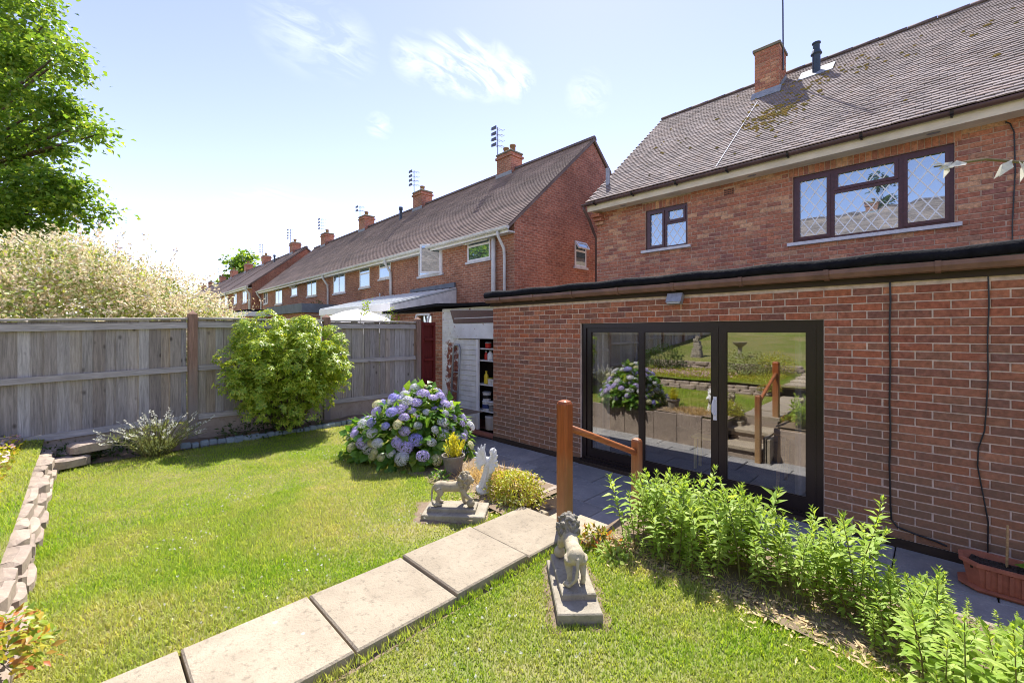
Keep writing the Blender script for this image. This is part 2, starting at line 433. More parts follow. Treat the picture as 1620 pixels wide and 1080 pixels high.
MT['leaf_red'] = m_leaf('red leaf', [(0.30, 0.04, 0.04), (0.22, 0.03, 0.05), (0.42, 0.09, 0.05)], 0.4, 0.4, 1.4, (1.2, 0.7, 0.7))
MT['leaf_autumn'] = m_leaf('red and green leaf', [(0.20, 0.32, 0.035), (0.36, 0.42, 0.04), (0.50, 0.20, 0.06), (0.50, 0.44, 0.06), (0.16, 0.27, 0.03), (0.28, 0.38, 0.035), (0.45, 0.11, 0.04)], 0.4, 0.4, 1.4, (1.15, 0.95, 0.6))
MT['leaf_lav'] = m_leaf('silver green leaf', [(0.24, 0.29, 0.11), (0.32, 0.36, 0.15), (0.20, 0.25, 0.08)], 0.3, 0.6)
MT['flower_white'] = m_leaf('white flower spike', [(0.72, 0.70, 0.62), (0.62, 0.62, 0.50), (0.76, 0.74, 0.70)], 0.3, 0.7, 1.1, (1, 1, 0.95))
MT['flower_pink'] = m_leaf('pink flower', [(0.66, 0.36, 0.42), (0.72, 0.46, 0.50), (0.75, 0.6, 0.6)], 0.3, 0.7, 1.1, (1, 1, 1))
MT['hyd_blue'] = m_leaf('hydrangea blue', [(0.32, 0.30, 0.70), (0.42, 0.39, 0.76), (0.26, 0.25, 0.64), (0.50, 0.45, 0.78)], 0.25, 0.6, 1.1, (1, 1, 1))
MT['hyd_lilac'] = m_leaf('hydrangea lilac', [(0.50, 0.42, 0.74), (0.60, 0.52, 0.78), (0.42, 0.34, 0.68), (0.66, 0.54, 0.74)], 0.25, 0.6, 1.1, (1, 1, 1))
MT['hyd_pale'] = m_leaf('hydrangea pale', [(0.60, 0.61, 0.66), (0.68, 0.68, 0.58), (0.56, 0.54, 0.70), (0.70, 0.70, 0.66)], 0.25, 0.6, 1.1, (1, 1, 1))
MT['hyd_cream'] = m_leaf('hydrangea cream', [(0.62, 0.60, 0.30), (0.70, 0.66, 0.42), (0.50, 0.55, 0.18), (0.66, 0.54, 0.48)], 0.25, 0.6, 1.1, (1, 1, 0.9))
MT['carpet'] = pm('slate blue carpet', [(0.05, 0.06, 0.085)], 1.0, 0.05, 0.3, 60, bump=0.6, bscale=300)
MT['plaster'] = pm('cream plaster', [(0.42, 0.37, 0.29)], 0.9, 0.2, 0.08)
MT['curtain'] = pm('pale curtain cloth', [(0.50, 0.48, 0.42)], 0.9, 0.1, 0.15, 20)
MT['curtain_dark'] = pm('brown curtain cloth', [(0.13, 0.09, 0.06)], 0.9, 0.1, 0.2, 20)
MT['pine'] = m_wood('pine furniture', [(0.46, 0.30, 0.14)], 'x', 0.5, 0.2)
MT['yellow_paint'] = pm('pale yellow paint', [(0.62, 0.52, 0.16)], 0.5, 0.4, 0.1)
MT['canvas'] = m_stone('yellow painted canvas', (0.62, 0.52, 0.06, 1), (0.45, 0.48, 0.08, 1), (0.70, 0.64, 0.2, 1), 4, 14, 0.7, 0.1)
MT['umbrella'] = pm('cream canopy cloth', [(0.72, 0.70, 0.68)], 0.9, 0.1, 0.1, 4)
MT['greyroof'] = pm('grey felt roof', [(0.15, 0.17, 0.20)], 0.8, 0.3, 0.25, 4)
MT['paleroof'] = pm('pale corrugated roof', [(0.42, 0.46, 0.45)], 0.5, 0.4, 0.18, 4)
MT['bronze_clay'] = pm('chimney pot clay', [(0.34, 0.22, 0.11), (0.28, 0.15, 0.08)], 0.85, 0.2, 0.3, 14)
MT['chim_cap'] = m_stone('chimney cap mortar', (0.23, 0.21, 0.15, 1), (0.16, 0.15, 0.11, 1), (0.3, 0.27, 0.2, 1), 6, 30)
MT['plastic_red'] = pm('red plastic', [(0.5, 0.03, 0.02)], 0.4, 0.4, 0.05)
MT['plastic_white'] = pm('white plastic', [(0.7, 0.7, 0.68)], 0.45, 0.4, 0.08)
MT['plastic_yellow'] = pm('yellow plastic', [(0.70, 0.52, 0.03)], 0.4, 0.4, 0.05)
MT['plastic_grey'] = pm('grey plastic', [(0.28, 0.29, 0.30)], 0.5, 0.4, 0.1)
MT['plastic_blue'] = pm('navy label', [(0.03, 0.05, 0.16)], 0.5, 0.4, 0.1)
MT['lampglass'] = pm('lamp lens', [(0.50, 0.50, 0.46)], 0.15, 0.6, 0.15, 30)
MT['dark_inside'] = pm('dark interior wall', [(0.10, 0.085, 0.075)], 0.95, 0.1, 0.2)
MT['quarry'] = pm('red quarry floor', [(0.36, 0.16, 0.12)], 0.8, 0.2, 0.2, 20)


def m_whitewall():
    t = NT('peeling white paint on brick')
    br = t.ramp(t.rnd(), [(0.26, 0.09, 0.06), (0.18, 0.07, 0.06), (0.34, 0.15, 0.10)])
    n = t.noise(9, 6, 0.7, dist=0.4)
    s = t.n('ShaderNodeSeparateXYZ', {0: t.pos()})
    # the bare patch: near x = -7.2, from ankle height to 1.65 m
    px = t.math('SUBTRACT', 1.0, t.math('DIVIDE', t.math('ABSOLUTE', t.math('ADD', s.outputs[0], 7.16)), 0.30))
    pz = t.math('SUBTRACT', 1.0, t.math('DIVIDE', t.math('ABSOLUTE', t.math('SUBTRACT', s.outputs[2], 0.95)), 0.95))
    w_ = t.math('MULTIPLY', t.rng(px, 0.0, 0.5), t.rng(pz, 0.0, 0.35))
    f = t.rng(t.math('ADD', n, t.math('MULTIPLY', w_, 0.2)), 0.60, 0.66)
    wh = t.mix(t.rng(t.noise(4, 5), 0.4, 0.75), (0.74, 0.75, 0.76, 1), (0.60, 0.60, 0.60, 1))
    c = t.mix(f, wh, br)
    return t.done(t.bsdf(c, 0.8, 0.2, t.bump(t.noise(60, 4), 0.4, 0.004)))


MT['whitewall'] = m_whitewall()


# ------------------------------------------------------------------ builders
WPOS = {}


class MB:
    def __init__(self):
        self.v, self.f = [], []

    def add(self, vs, fs):
        b = len(self.v)
        self.v.extend(tuple(p) for p in vs)
        self.f.extend(tuple(i + b for i in f) for f in fs)
        return self

    def hexa(self, p):
        return self.add(p, [(0, 3, 2, 1), (4, 5, 6, 7), (0, 1, 5, 4), (1, 2, 6, 5), (2, 3, 7, 6), (3, 0, 4, 7)])

    def box(self, x0, x1, y0, y1, z0, z1, mp=None):
        p = [(x0, y0, z0), (x1, y0, z0), (x1, y1, z0), (x0, y1, z0), (x0, y0, z1), (x1, y0, z1), (x1, y1, z1), (x0, y1, z1)]
        if mp:
            p = [mp(*q) for q in p]
        return self.hexa(p)

    def obox(self, c, h, rot=(0, 0, 0)):
        m = Euler(rot).to_matrix()
        c = Vector(c)
        p = [c + m @ Vector((sx * h[0], sy * h[1], sz * h[2])) for sz in (-1, 1) for sx, sy in ((-1, -1), (1, -1), (1, 1), (-1, 1))]
        return self.hexa(p)

    def bevbox(self, x0, x1, y0, y1, z0, z1, b=0.008):
        """Box whose top edges are chamfered and whose bottom is flat."""
        vs_ = [(x0, y0, z0), (x1, y0, z0), (x1, y1, z0), (x0, y1, z0), (x0, y0, z1 - b), (x1, y0, z1 - b), (x1, y1, z1 - b), (x0, y1, z1 - b),
               (x0 + b, y0 + b, z1), (x1 - b, y0 + b, z1), (x1 - b, y1 - b, z1), (x0 + b, y1 - b, z1)]
        fs = [(0, 3, 2, 1), (8, 9, 10, 11)]
        for i in range(4):
            j = (i + 1) % 4
            fs += [(i, j, 4 + j, 4 + i), (4 + i, 4 + j, 8 + j, 8 + i)]
        return self.add(vs_, fs)

    def tube(self, pts, rad, n=8, cap=True):
        pts = [Vector(p) for p in pts]
        rad = rad if isinstance(rad, (list, tuple)) else [rad] * len(pts)
        rings = []
        up = Vector((0, 0, 1))
        prev = None
        for i, p in enumerate(pts):
            d = (pts[min(i + 1, len(pts) - 1)] - pts[max(i - 1, 0)]).normalized()
            if prev is None:
                a = up if abs(d.z) < 0.9 else Vector((1, 0, 0))
                s = d.cross(a).normalized()
            else:
                s = (prev - d * prev.dot(d))
                s = s.normalized() if s.length > 1e-6 else d.orthogonal().normalized()
            prev = s
            t = d.cross(s)
            rings.append([p + (s * math.cos(2 * math.pi * k / n) + t * math.sin(2 * math.pi * k / n)) * rad[i] for k in range(n)])
        vs_ = [q for r in rings for q in r]
        fs = []
        for i in range(len(rings) - 1):
            for k in range(n):
                k2 = (k + 1) % n
                fs.append((i * n + k, i * n + k2, (i + 1) * n + k2, (i + 1) * n + k))
        if cap:
            fs.append(tuple(range(n - 1, -1, -1)))
            fs.append(tuple((len(rings) - 1) * n + k for k in range(n)))
        return self.add(vs_, fs)

    def lathe(self, prof, n=16, c=(0, 0, 0), sx=1.0, sy=1.0, rot=0.0):
        vs_, fs = [], []
        for r, z in prof:
            for k in range(n):
                a = 2 * math.pi * k / n + rot
                vs_.append((c[0] + r * math.cos(a) * sx, c[1] + r * math.sin(a) * sy, c[2] + z))
        m = len(prof)
        for i in range(m - 1):
            for k in range(n):
                k2 = (k + 1) % n
                fs.append((i * n + k, i * n + k2, (i + 1) * n + k2, (i + 1) * n + k))
        fs.append(tuple(range(n - 1, -1, -1)))
        fs.append(tuple((m - 1) * n + k for k in range(n)))
        return self.add(vs_, fs)

    def ell(self, c, r, rot=(0, 0, 0), nu=10, nv=7):
        m = Euler(rot).to_matrix()
        c = Vector(c)
        vs_, fs = [], []
        vs_.append(c + m @ Vector((0, 0, -r[2])))
        for j in range(1, nv):
            ph = math.pi * j / nv - math.pi / 2
            for k in range(nu):
                a = 2 * math.pi * k / nu
                vs_.append(c + m @ Vector((r[0] * math.cos(ph) * math.cos(a), r[1] * math.cos(ph) * math.sin(a), r[2] * math.sin(ph))))
        vs_.append(c + m @ Vector((0, 0, r[2])))
        for k in range(nu):
            fs.append((0, 1 + (k + 1) % nu, 1 + k))
            for j in range(nv - 2):
                a = 1 + j * nu
                fs.append((a + k, a + (k + 1) % nu, a + nu + (k + 1) % nu, a + nu + k))
            fs.append((1 + (nv - 2) * nu + k, 1 + (nv - 2) * nu + (k + 1) % nu, len(vs_) - 1))
        return self.add(vs_, fs)

    def prism(self, prof, x0, x1):
        """Profile of (y, z) points swept along x."""
        n = len(prof)
        vs_ = [(x0, y, z) for y, z in prof] + [(x1, y, z) for y, z in prof]
        fs = [tuple(range(n - 1, -1, -1)), tuple(range(n, 2 * n))]
        for i in range(n):
            j = (i + 1) % n
            fs.append((i, j, n + j, n + i))
        return self.add(vs_, fs)

    def mesh(self, name, mat, smooth=False):
        me = bpy.data.meshes.new(name)
        me.from_pydata(self.v, [], self.f)
        me.materials.append(mat)
        if smooth:
            me.polygons.foreach_set('use_smooth', [True] * len(me.polygons))
        me.update()
        return me

    def build(self, name, mat, parent=None, smooth=False, local=False):
        return link(name, self.mesh(name, mat, smooth), parent, local)


def link(name, me, parent=None, local=False, loc=None, rot=None):
    """loc/rot are world placement unless local; meshes in world coordinates need neither."""
    o = bpy.data.objects.new(name, me)
    COL.objects.link(o)
    l = Vector(loc) if loc is not None else Vector((0, 0, 0))
    if parent is not None:
        o.parent = parent
        o.location = l if local else l - WPOS.get(parent.name, Vector((0, 0, 0)))
        WPOS[o.name] = (WPOS.get(parent.name, Vector((0, 0, 0))) + l) if local else l
    else:
        o.location = l
        WPOS[o.name] = l
    if rot is not None:
        o.rotation_euler = rot
    return o


def tag(o, label=None, cat=None, group=None, kind=None):
    if label:
        o['label'] = label
    if cat:
        o['category'] = cat
    if group:
        o['group'] = group
    if kind:
        o['kind'] = kind
    return o


def thing(name, label, cat, loc=(0, 0, 0), rz=0.0, group=None):
    o = bpy.data.objects.new(name, None)
    COL.objects.link(o)
    o.empty_display_size = 0.1
    o.location = loc
    o.rotation_euler = (0, 0, rz)
    WPOS[o.name] = Vector(loc)
    return tag(o, label, cat, group)


def struct(o):
    o['kind'] = 'structure'
    return o


def np_mesh(name, verts, tris, mat, smooth=False, quads=None):
    me = bpy.data.meshes.new(name)
    verts = np.ascontiguousarray(verts, dtype=np.float32)
    me.vertices.add(len(verts))
    me.vertices.foreach_set('co', verts.ravel())
    fs = np.ascontiguousarray(tris, dtype=np.int32)
    k = fs.shape[1]
    me.loops.add(fs.size)
    me.loops.foreach_set('vertex_index', fs.ravel())
    me.polygons.add(len(fs))
    me.polygons.foreach_set('loop_start', np.arange(0, fs.size, k, dtype=np.int32))
    me.polygons.foreach_set('loop_total', np.full(len(fs), k, dtype=np.int32))
    if smooth:
        me.polygons.foreach_set('use_smooth', np.ones(len(fs), dtype=bool))
    me.update(calc_edges=True)
    me.validate()
    me.materials.append(mat)
    return me


def nrm(a):
    return a / np.maximum(np.linalg.norm(a, axis=1, keepdims=True), 1e-9)


def leaf_mesh(name, P, D, U, L, Wd, mat, fold=0.18, droop=0.15):
    """Every leaf: a folded blade of five points and four triangles."""
    n = len(P)
    D = nrm(D)
    S = nrm(np.cross(D, U))
    N = nrm(np.cross(S, D))
    L = np.broadcast_to(np.asarray(L, float), (n,))[:, None]
    Wd = np.broadcast_to(np.asarray(Wd, float), (n,))[:, None]
    b = P
    m = P + D * L * 0.48
    t = P + D * L - N * L * droop
    l = P + D * L * 0.42 - S * Wd * 0.5 + N * Wd * fold
    r = P + D * L * 0.42 + S * Wd * 0.5 + N * Wd * fold
    V = np.stack([b, m, t, l, r], 1).reshape(-1, 3)
    base = (np.arange(n) * 5)[:, None]
    T = np.concatenate([base + np.array([[0, 4, 1]]), base + np.array([[0, 1, 3]]), base + np.array([[1, 4, 2]]), base + np.array([[3, 1, 2]])], 1).reshape(-1, 3)
    return np_mesh(name, V, T, mat)


def rdir(n):
    return nrm(rng.normal(size=(n, 3)))


def proj(x, y, z):
    s, c = math.sin(TH), math.cos(TH)
    fw = -s * x + c * y
    r = c * x + s * y
    if fw < 0.05:
        return None
    return (810 + 675 * r / fw, 525 - 675 * (z - EYE) / fw, fw)


def fuse(o, voxel, sm=3):
    m = o.modifiers.new('fuse', 'REMESH')
    m.mode = 'VOXEL'
    m.voxel_size = voxel
    m.use_smooth_shade = True
    s = o.modifiers.new('soften', 'SMOOTH')
    s.factor = 0.5
    s.iterations = sm


BRICKS = {}


def brick_mesh(w, h, mat, d=0.03, proud=0.006):
    k = (round(w, 3), round(h, 3), mat.name)
    if k not in BRICKS:
        b = 0.005
        a, z = w / 2, h / 2
        vs_ = [(-a, d, -z), (a, d, -z), (a, d, z), (-a, d, z), (-a, -proud + b, -z), (a, -proud + b, -z), (a, -proud + b, z), (-a, -proud + b, z),
               (-a + b, -proud, -z + b), (a - b, -proud, -z + b), (a - b, -proud, z - b), (-a + b, -proud, z - b)]
        fs = [(8, 9, 10, 11)]
        for i in range(4):
            j = (i + 1) % 4
            fs += [(i, j, 4 + j, 4 + i), (4 + i, 4 + j, 8 + j, 8 + i)]
        me = bpy.data.meshes.new('brick')
        me.from_pydata(vs_, [], fs)
        me.materials.append(mat)
        BRICKS[k] = me
    return BRICKS[k]


def lay(parent, spots, mat, limit=300, stuff='brick_courses', name='brick', jit=0.002):
    """spots: (w, h, location, rz, ry). The largest in view become parts, the others one mesh of real bricks."""
    sc = []
    for sp in spots:
        p = proj(*sp[2])
        vis = p is not None and -30 < p[0] < 1650 and -30 < p[1] < 1110
        sc.append((675 * sp[0] / p[2] if vis else -1, sp))
    sc.sort(key=lambda q: -q[0])
    one = [s for q, s in sc[:limit] if q > 0]
    rest = [s for q, s in sc[:limit] if q <= 0] + [s for q, s in sc[limit:]]
    for w, h, loc, rz, ry in one:
        lo = Vector(loc) + Vector((random.uniform(-jit, jit), random.uniform(-jit, jit), random.uniform(-jit, jit) * 0.6))
        o = link(name, brick_mesh(w, h, mat), parent, loc=lo)
        o.rotation_euler = (random.uniform(-0.006, 0.006), ry + random.uniform(-0.006, 0.006), rz + random.uniform(-0.008, 0.008))
    if rest:
        mb = MB()
        for w, h, loc, rz, ry in rest:
            me = brick_mesh(w, h, mat)
            M = Matrix.Translation(Vector(loc) + Vector((random.uniform(-jit, jit), random.uniform(-jit, jit), 0))) @ Euler((random.uniform(-0.006, 0.006), ry, rz + random.uniform(-0.008, 0.008))).to_matrix().to_4x4()
            mb.add([M @ v.co for v in me.vertices], [tuple(p.vertices) for p in me.polygons])
        o = mb.build(stuff, mat, parent)
        o['kind'] = 'stuff'


def bond(a0, a1, z0, z1, holes, place, L=0.225, H=0.075, j=0.01, org=None):
    """Stretcher bond over a rectangle, cut round the holes (a0, a1, z0, z1)."""
    out = []
    nz_ = int(round((z1 - z0) / H))
    for r in range(nz_):
        zc = z0 + (r + 0.5) * H
        segs = [(a0, a1)]
        for (h0, h1, g0, g1) in holes:
            if g0 - 0.02 < zc < g1 + 0.02:
                ns = []
                for s0, s1 in segs:
                    if h1 <= s0 or h0 >= s1:
                        ns.append((s0, s1))
                    else:
                        if h0 > s0:
                            ns.append((s0, h0))
                        if h1 < s1:
                            ns.append((h1, s1))
                segs = ns
        off = (r % 2) * L / 2
        for s0, s1 in segs:
            x = a0 - L + off if org is None else org - math.ceil((org - a0) / L + 1) * L + off
            while x < s1:
                b0, b1 = max(x, s0), min(x + L, s1)
                if s1 - b1 < 0.022:
                    b1 = s1
                if b1 - b0 > 0.022:
                    w = round(b1 - b0 - j, 3)
                    if abs(w - (L - j)) < 0.012:
                        w = L - j
                    loc, rz = place((b0 + b1) / 2, zc)
                    out.append((w, H - j, loc, rz, 0.0))
                x += L
    return out


def wall_boxes(mb, a0, a1, z0, z1, holes, d0, d1, mp=None):
    """A wall with openings, as boxes butted end to end: split by columns at the hole edges."""
    xs = sorted({a0, a1, *[h for q in holes for h in q[:2] if a0 < h < a1]})
    for x0, x1 in zip(xs, xs[1:]):
        cuts = sorted([(q[2], q[3]) for q in holes if q[0] < (x0 + x1) / 2 < q[1]])
        z = z0
        for g0, g1 in cuts:
            if g0 > z:
                mb.box(x0, x1, d0, d1, z, g0, mp)
            z = g1
        if z < z1:
            mb.box(x0, x1, d0, d1, z, z1, mp)


# ================================================================== THE GROUND
def grid_mesh(name, x0, x1, y0, y1, nx, ny, zf, mat):
    xs = np.linspace(x0, x1, nx + 1)
    ys = np.linspace(y0, y1, ny + 1)
    X, Y = np.meshgrid(xs, ys)
    Z = zf(X, Y)
    V = np.stack([X, Y, Z], -1).reshape(-1, 3)
    i = np.arange(ny)[:, None] * (nx + 1) + np.arange(nx)[None]
    Q = np.stack([i, i + 1, i + nx + 2, i + nx + 1], -1).reshape(-1, 4)
    return np_mesh(name, V, Q, mat, True)


struct(link('ground', grid_mesh('ground', -900, 700, -700, 900, 4, 4, lambda x, y: 0 * x - 0.09, MT['soil'])))
LZ = 0.50


def lawn_z(x, y):
    return LZ + 0.008 * np.sin(2.1 * x + 1.3 * y) + 0.007 * np.sin(3.7 * x - 2.9 * y + 1)


def solid_plot(name, x0, x1, y0, y1, zf, mat, nx=40, ny=30, base=-0.05):
    """A raised plot: bumpy top sheet with vertical sides."""
    me = grid_mesh(name, x0, x1, y0, y1, nx, ny, zf, mat)
    o = struct(link(name, me))
    return o


solid_plot('lawn', -7.18, -2.43, -0.30, 3.16, lawn_z, MT['lawn'])
solid_plot('lawn', -1.80, 4.6, -0.30, 2.50, lawn_z, MT['lawn'])
solid_plot('soil_strip', -2.43, -1.80, -0.30, 2.52, lambda x, y: 0 * x + LZ - 0.012, MT['soil'], 4, 10)
solid_plot('flower_bed', -1.76, 4.6, 2.44, 3.16, lambda x, y: LZ + 0.012 + 0.012 * np.sin(9 * x) * np.sin(11 * y), MT['soil'], 60, 12)
solid_plot('flower_bed', -3.86, -2.44, 2.36, 3.16, lambda x, y: LZ + 0.016 + 0.014 * np.sin(9 * x) * np.sin(11 * y), MT['soil'], 30, 16)
solid_plot('flower_bed', -7.18, -6.62, -0.2, 5.2, lambda x, y: LZ + 0.016 + 0.014 * np.sin(9 * x) * np.sin(11 * y), MT['soil'], 12, 60)
solid_plot('flower_bed', -6.62, -5.9, 3.16, 5.2, lambda x, y: LZ + 0.0 * x, MT['soil'], 6, 20)


def back_z(x, y):
    """The garden behind: a bed, a second low wall, then a lawn that climbs."""
    d = -y
    z = np.where(d < 2.4, 0.74 + 0.05 * d, np.where(d < 2.6, 0.86 + (d - 2.4) * 1.5, 1.16 + (d - 2.6) * 0.115))
    return np.minimum(z, 3.4) + 0.01 * np.sin(3 * x + 2 * y)


solid_plot('garden_slope', -7.18, 4.6, -34.0, -0.30, back_z, MT['lawn'], 40, 170)
solid_plot('neighbour_garden', -140, -7.24, -34, 24, lambda x, y: np.where(y < -1, np.minimum(0.46 + 0.1 * (-1 - y), 3.2), 0.46) + 0 * x, MT['lawn'], 40, 40)
solid_plot('neighbour_garden', 4.6, 60, -34, 3.1, lambda x, y: np.where(y < -1, np.minimum(0.46 + 0.1 * (-1 - y), 3.2), 0.46) + 0 * x, MT['lawn'], 20, 20)

# low retaining walls that hold the lawn above the patio: stone courses, seen in the glass
for (x0, x1) in ((-5.88, -2.50), (-1.76, 4.6)):
    rw = thing('retaining_wall', 'low slab retaining wall between the lawn and patio, ' + ('hydrangea side' if x0 < -3 else 'under the tall leafy plants'), 'wall', (x0, 3.2, 0))
    mb = MB()
    mb.box(x0, x1, 3.16, 3.215, -0.02, 0.49)
    mb.build('wall_core', MT['soil'], rw)
    x = x0
    while x < x1 - 0.02:
        w = min(random.uniform(0.42, 0.68), x1 - x)
        m2 = MB()
        m2.bevbox(x + 0.005, x + w - 0.005, 3.195, 3.235 + random.uniform(0, 0.01), -0.02, 0.50 + random.uniform(-0.02, 0.025), 0.006)
        m2.build('stone', MT['rock'], rw)
        x += w

# patio
pat = MB()
pat.box(-7.15, 4.6, 3.14, 5.29, -0.085, -0.035)
pat.box(-7.15, -5.92, 5.29, 5.44, -0.085, -0.035)
patio = struct(pat.build('patio', MT['soil_dark']))
row_y = [3.2, 3.52, 4.11, 4.71, 5.275]
for r in range(4):
    y0, y1 = row_y[r], row_y[r + 1]
    x = -7.1 - 0.3 * (r % 2) + 0.06
    while x < 3.0:
        x1 = x + 0.59
        a = max(x, -7.1)
        if x1 > -7.0 and x1 - a > 0.05:
            m = MB()
            dz = random.uniform(-0.003, 0.003)
            m.bevbox(a + 0.005, x1 - 0.005, y0 + 0.005, y1 - 0.005, -0.04, 0.0 + dz, 0.007)
            m.build('paving_slab', MT['patio'], patio)
        x = x1

# stepping path on the lawn and the two treads down to the patio
gp = MB()
gp.box(-2.40, -1.83, -0.25, 2.5, LZ - 0.06, LZ - 0.02)
gpath = struct(gp.build('garden_path', MT['soil']))
joints = [-0.25, 0.305, 0.86, 1.43, 1.995, 2.56]
for i in range(5):
    m = MB()
    m.bevbox(-2.405 + random.uniform(-.005, .005), -1.835 + random.uniform(-.006, .006), joints[i] + 0.006, joints[i + 1] - 0.006, LZ - 0.01, 0.553 + random.uniform(-0.003, 0.003), 0.008)
    o = m.build('path_slab', MT['path'], gpath)
    o.rotation_euler = (random.uniform(-.003, .003), random.uniform(-.002, .002), 0)
st = MB()
st.box(-2.43, -1.86, 2.50, 2.56, -0.02, 0.48)
steps = struct(st.build('garden_steps', MT['rock']))
for (z, y0, y1) in ((0.37, 2.545, 3.03), (0.186, 3.0, 3.44)):
    m = MB()
    m.bevbox(-2.47, -1.85, y0, y1, z - 0.055, z, 0.008)
    m.build('tread', MT['path'], steps)
    for k in range(2):                         # risers of stacked flat stones
        m = MB()
        m.bevbox(-2.45 + 0.01 * k, -1.86, y0 + 0.04, y1 - 0.035 - 0.006 * k, z - 0.185 + 0.064 * k, z - 0.124 + 0.064 * k, 0.006)
        m.build('riser', MT['rock'], steps)
for (a, b) in (((-2.54, 2.62), (-2.50, 3.12)),):
    m = MB()
    m.hexa([(-2.545, 2.60, 0.30), (-2.495, 2.60, 0.30), (-2.495, 3.13, 0.10), (-2.545, 3.13, 0.10), (-2.545, 2.60, 0.53), (-2.495, 2.60, 0.53), (-2.495, 3.13, 0.525), (-2.545, 3.13, 0.525)])
    m.build('edging_slab', MT['rock'], steps)
m = MB()
m.bevbox(-2.49, -2.34, 2.62, 2.80, 0.371, 0.44, 0.006)
m.build('step_brick', MT['path'], steps)
m = MB()
m.bevbox(-2.53, -2.48, 3.14, 3.2, -0.02, 0.47, 0.006)
m.build('edging_peg', MT['path'], steps)
for k, xx in enumerate((-1.842, -1.79)):
    m = MB()
    m.hexa([(xx, 2.70 + 0.05 * k, 0.2), (xx + 0.035, 2.70 + 0.05 * k, 0.2), (xx + 0.035, 3.46, 0.0), (xx, 3.46, 0.0),
            (xx, 2.70 + 0.05 * k, 0.40 - 0.02 * k), (xx + 0.035, 2.70 + 0.05 * k, 0.40 - 0.02 * k), (xx + 0.035, 3.46, 0.375 - 0.02 * k), (xx, 3.46, 0.375 - 0.02 * k)])
    m.build('edging_slab', MT['path'], steps)
# path and steps that go on up the garden behind the camera (seen in the door glass)
for i in range(18):
    y1 = -0.42 - i * 0.57
    zt = float(back_z(np.array(-2.1), np.array(y1 - 0.28))) + 0.03
    m = MB()
    m.bevbox(-2.42, -1.82, y1 - 0.56, y1, zt - 0.10, zt, 0.008)
    m.build('path_slab', MT['path'], gpath)


def stone(mb, c, r, seed, rz=0.0):
    """A flat irregular quarry stone."""
    rr = random.Random(seed)
    n = 14
    a0 = rr.random() * 0.3
    lo, hi, tp = [], [], []
    for k in range(n):
        a = a0 + 2 * math.pi * k / n + rr.uniform(-0.08, 0.08)
        q = rr.uniform(0.93, 1.05)
        ca, sa = math.cos(a), math.sin(a)
        x, y = r[0] * q * math.copysign(abs(ca) ** 0.4, ca), r[1] * q * math.copysign(abs(sa) ** 0.4, sa)
        X = c[0] + x * math.cos(rz) - y * math.sin(rz)
        Y = c[1] + x * math.sin(rz) + y * math.cos(rz)
        lo.append((X, Y, c[2] - r[2]))
        hi.append((X, Y, c[2] + r[2] * rr.uniform(0.4, 0.75)))
        tp.append((c[0] + (X - c[0]) * 0.78, c[1] + (Y - c[1]) * 0.78, c[2] + r[2] * rr.uniform(0.85, 1.05)))
    fs = [tuple(range(n - 1, -1, -1)), tuple(range(2 * n, 3 * n))]
    for k in range(n):
        j = (k + 1) % n
        fs += [(k, j, n + j, n + k), (n + k, n + j, 2 * n + j, 2 * n + k)]
    mb.add(lo + hi + tp, fs)


for (yy, zb, courses, lab, xs0, xs1) in ((-0.34, 0.49, 3, 'dry stone border of flat stones along the edge of the lawn', -7.15, 4.4), (-2.46, 0.80, 4, 'second dry stone wall across the slope behind the lawn', -7.15, 4.4)):
    bw = thing('stone_border', lab, 'wall', (xs0, yy, zb))
    s = 0
    for c in range(courses):
        x = xs0 + random.uniform(0, 0.1)
        while x < xs1:
            w = random.uniform(0.2, 0.42)
            if not (-2.52 < x + w / 2 < -1.72):
                m = MB()
                s += 1
                stone(m, (x + w / 2, yy + random.uniform(-0.015, 0.015) - 0.015 * c - (0.05 if c == courses - 1 else 0), zb + 0.035 + 0.066 * c + random.uniform(-.006, .008)), (w / 2 * 1.02, random.uniform(0.11, 0.16) + (0.06 if c == courses - 1 else 0), random.uniform(0.034, 0.05)), s * 7 + c)
                m.build('stone', MT['rock'], bw)
            x += w
# loose stones where the border meets the fence
for i, (x, y, z) in enumerate(((-6.9, -0.02, 0.60), (-6.72, 0.06, 0.70), (-6.62, -0.12, 0.58), (-6.98, -0.62, 0.80))):
    m = MB()
    stone(m, (x, y, z), (0.17, 0.11, 0.05), 900 + i, random.uniform(0, 3))
    tag(m.build('flat_stone', MT['rock']), ['flat grey stone lying on the end of the border by the fence', 'topmost flat stone propped on the border end near the fence',
                                             'brown flat stone at the lawn corner below the fence', 'flat stone among weeds at the foot of the fence'][i], 'stone')
# cobble edging of the bed under the shrub
ce = thing('cobble_edging', 'row of blue grey cobbles edging the bed under the green shrub', 'edging', (-6.62, 1.8, LZ))
for i in range(26):
    f = i / 25
    y = 0.92 + 2.35 * f
    x = -6.70 + 0.10 * math.sin(2.6 * f) + random.uniform(-0.015, 0.015)
    m = MB()
    stone(m, (x, y, LZ + 0.03), (random.uniform(0.03, 0.055), random.uniform(0.04, 0.06), random.uniform(0.03, 0.05)), 300 + i)
    m.build('cobble', MT['slate'], ce)

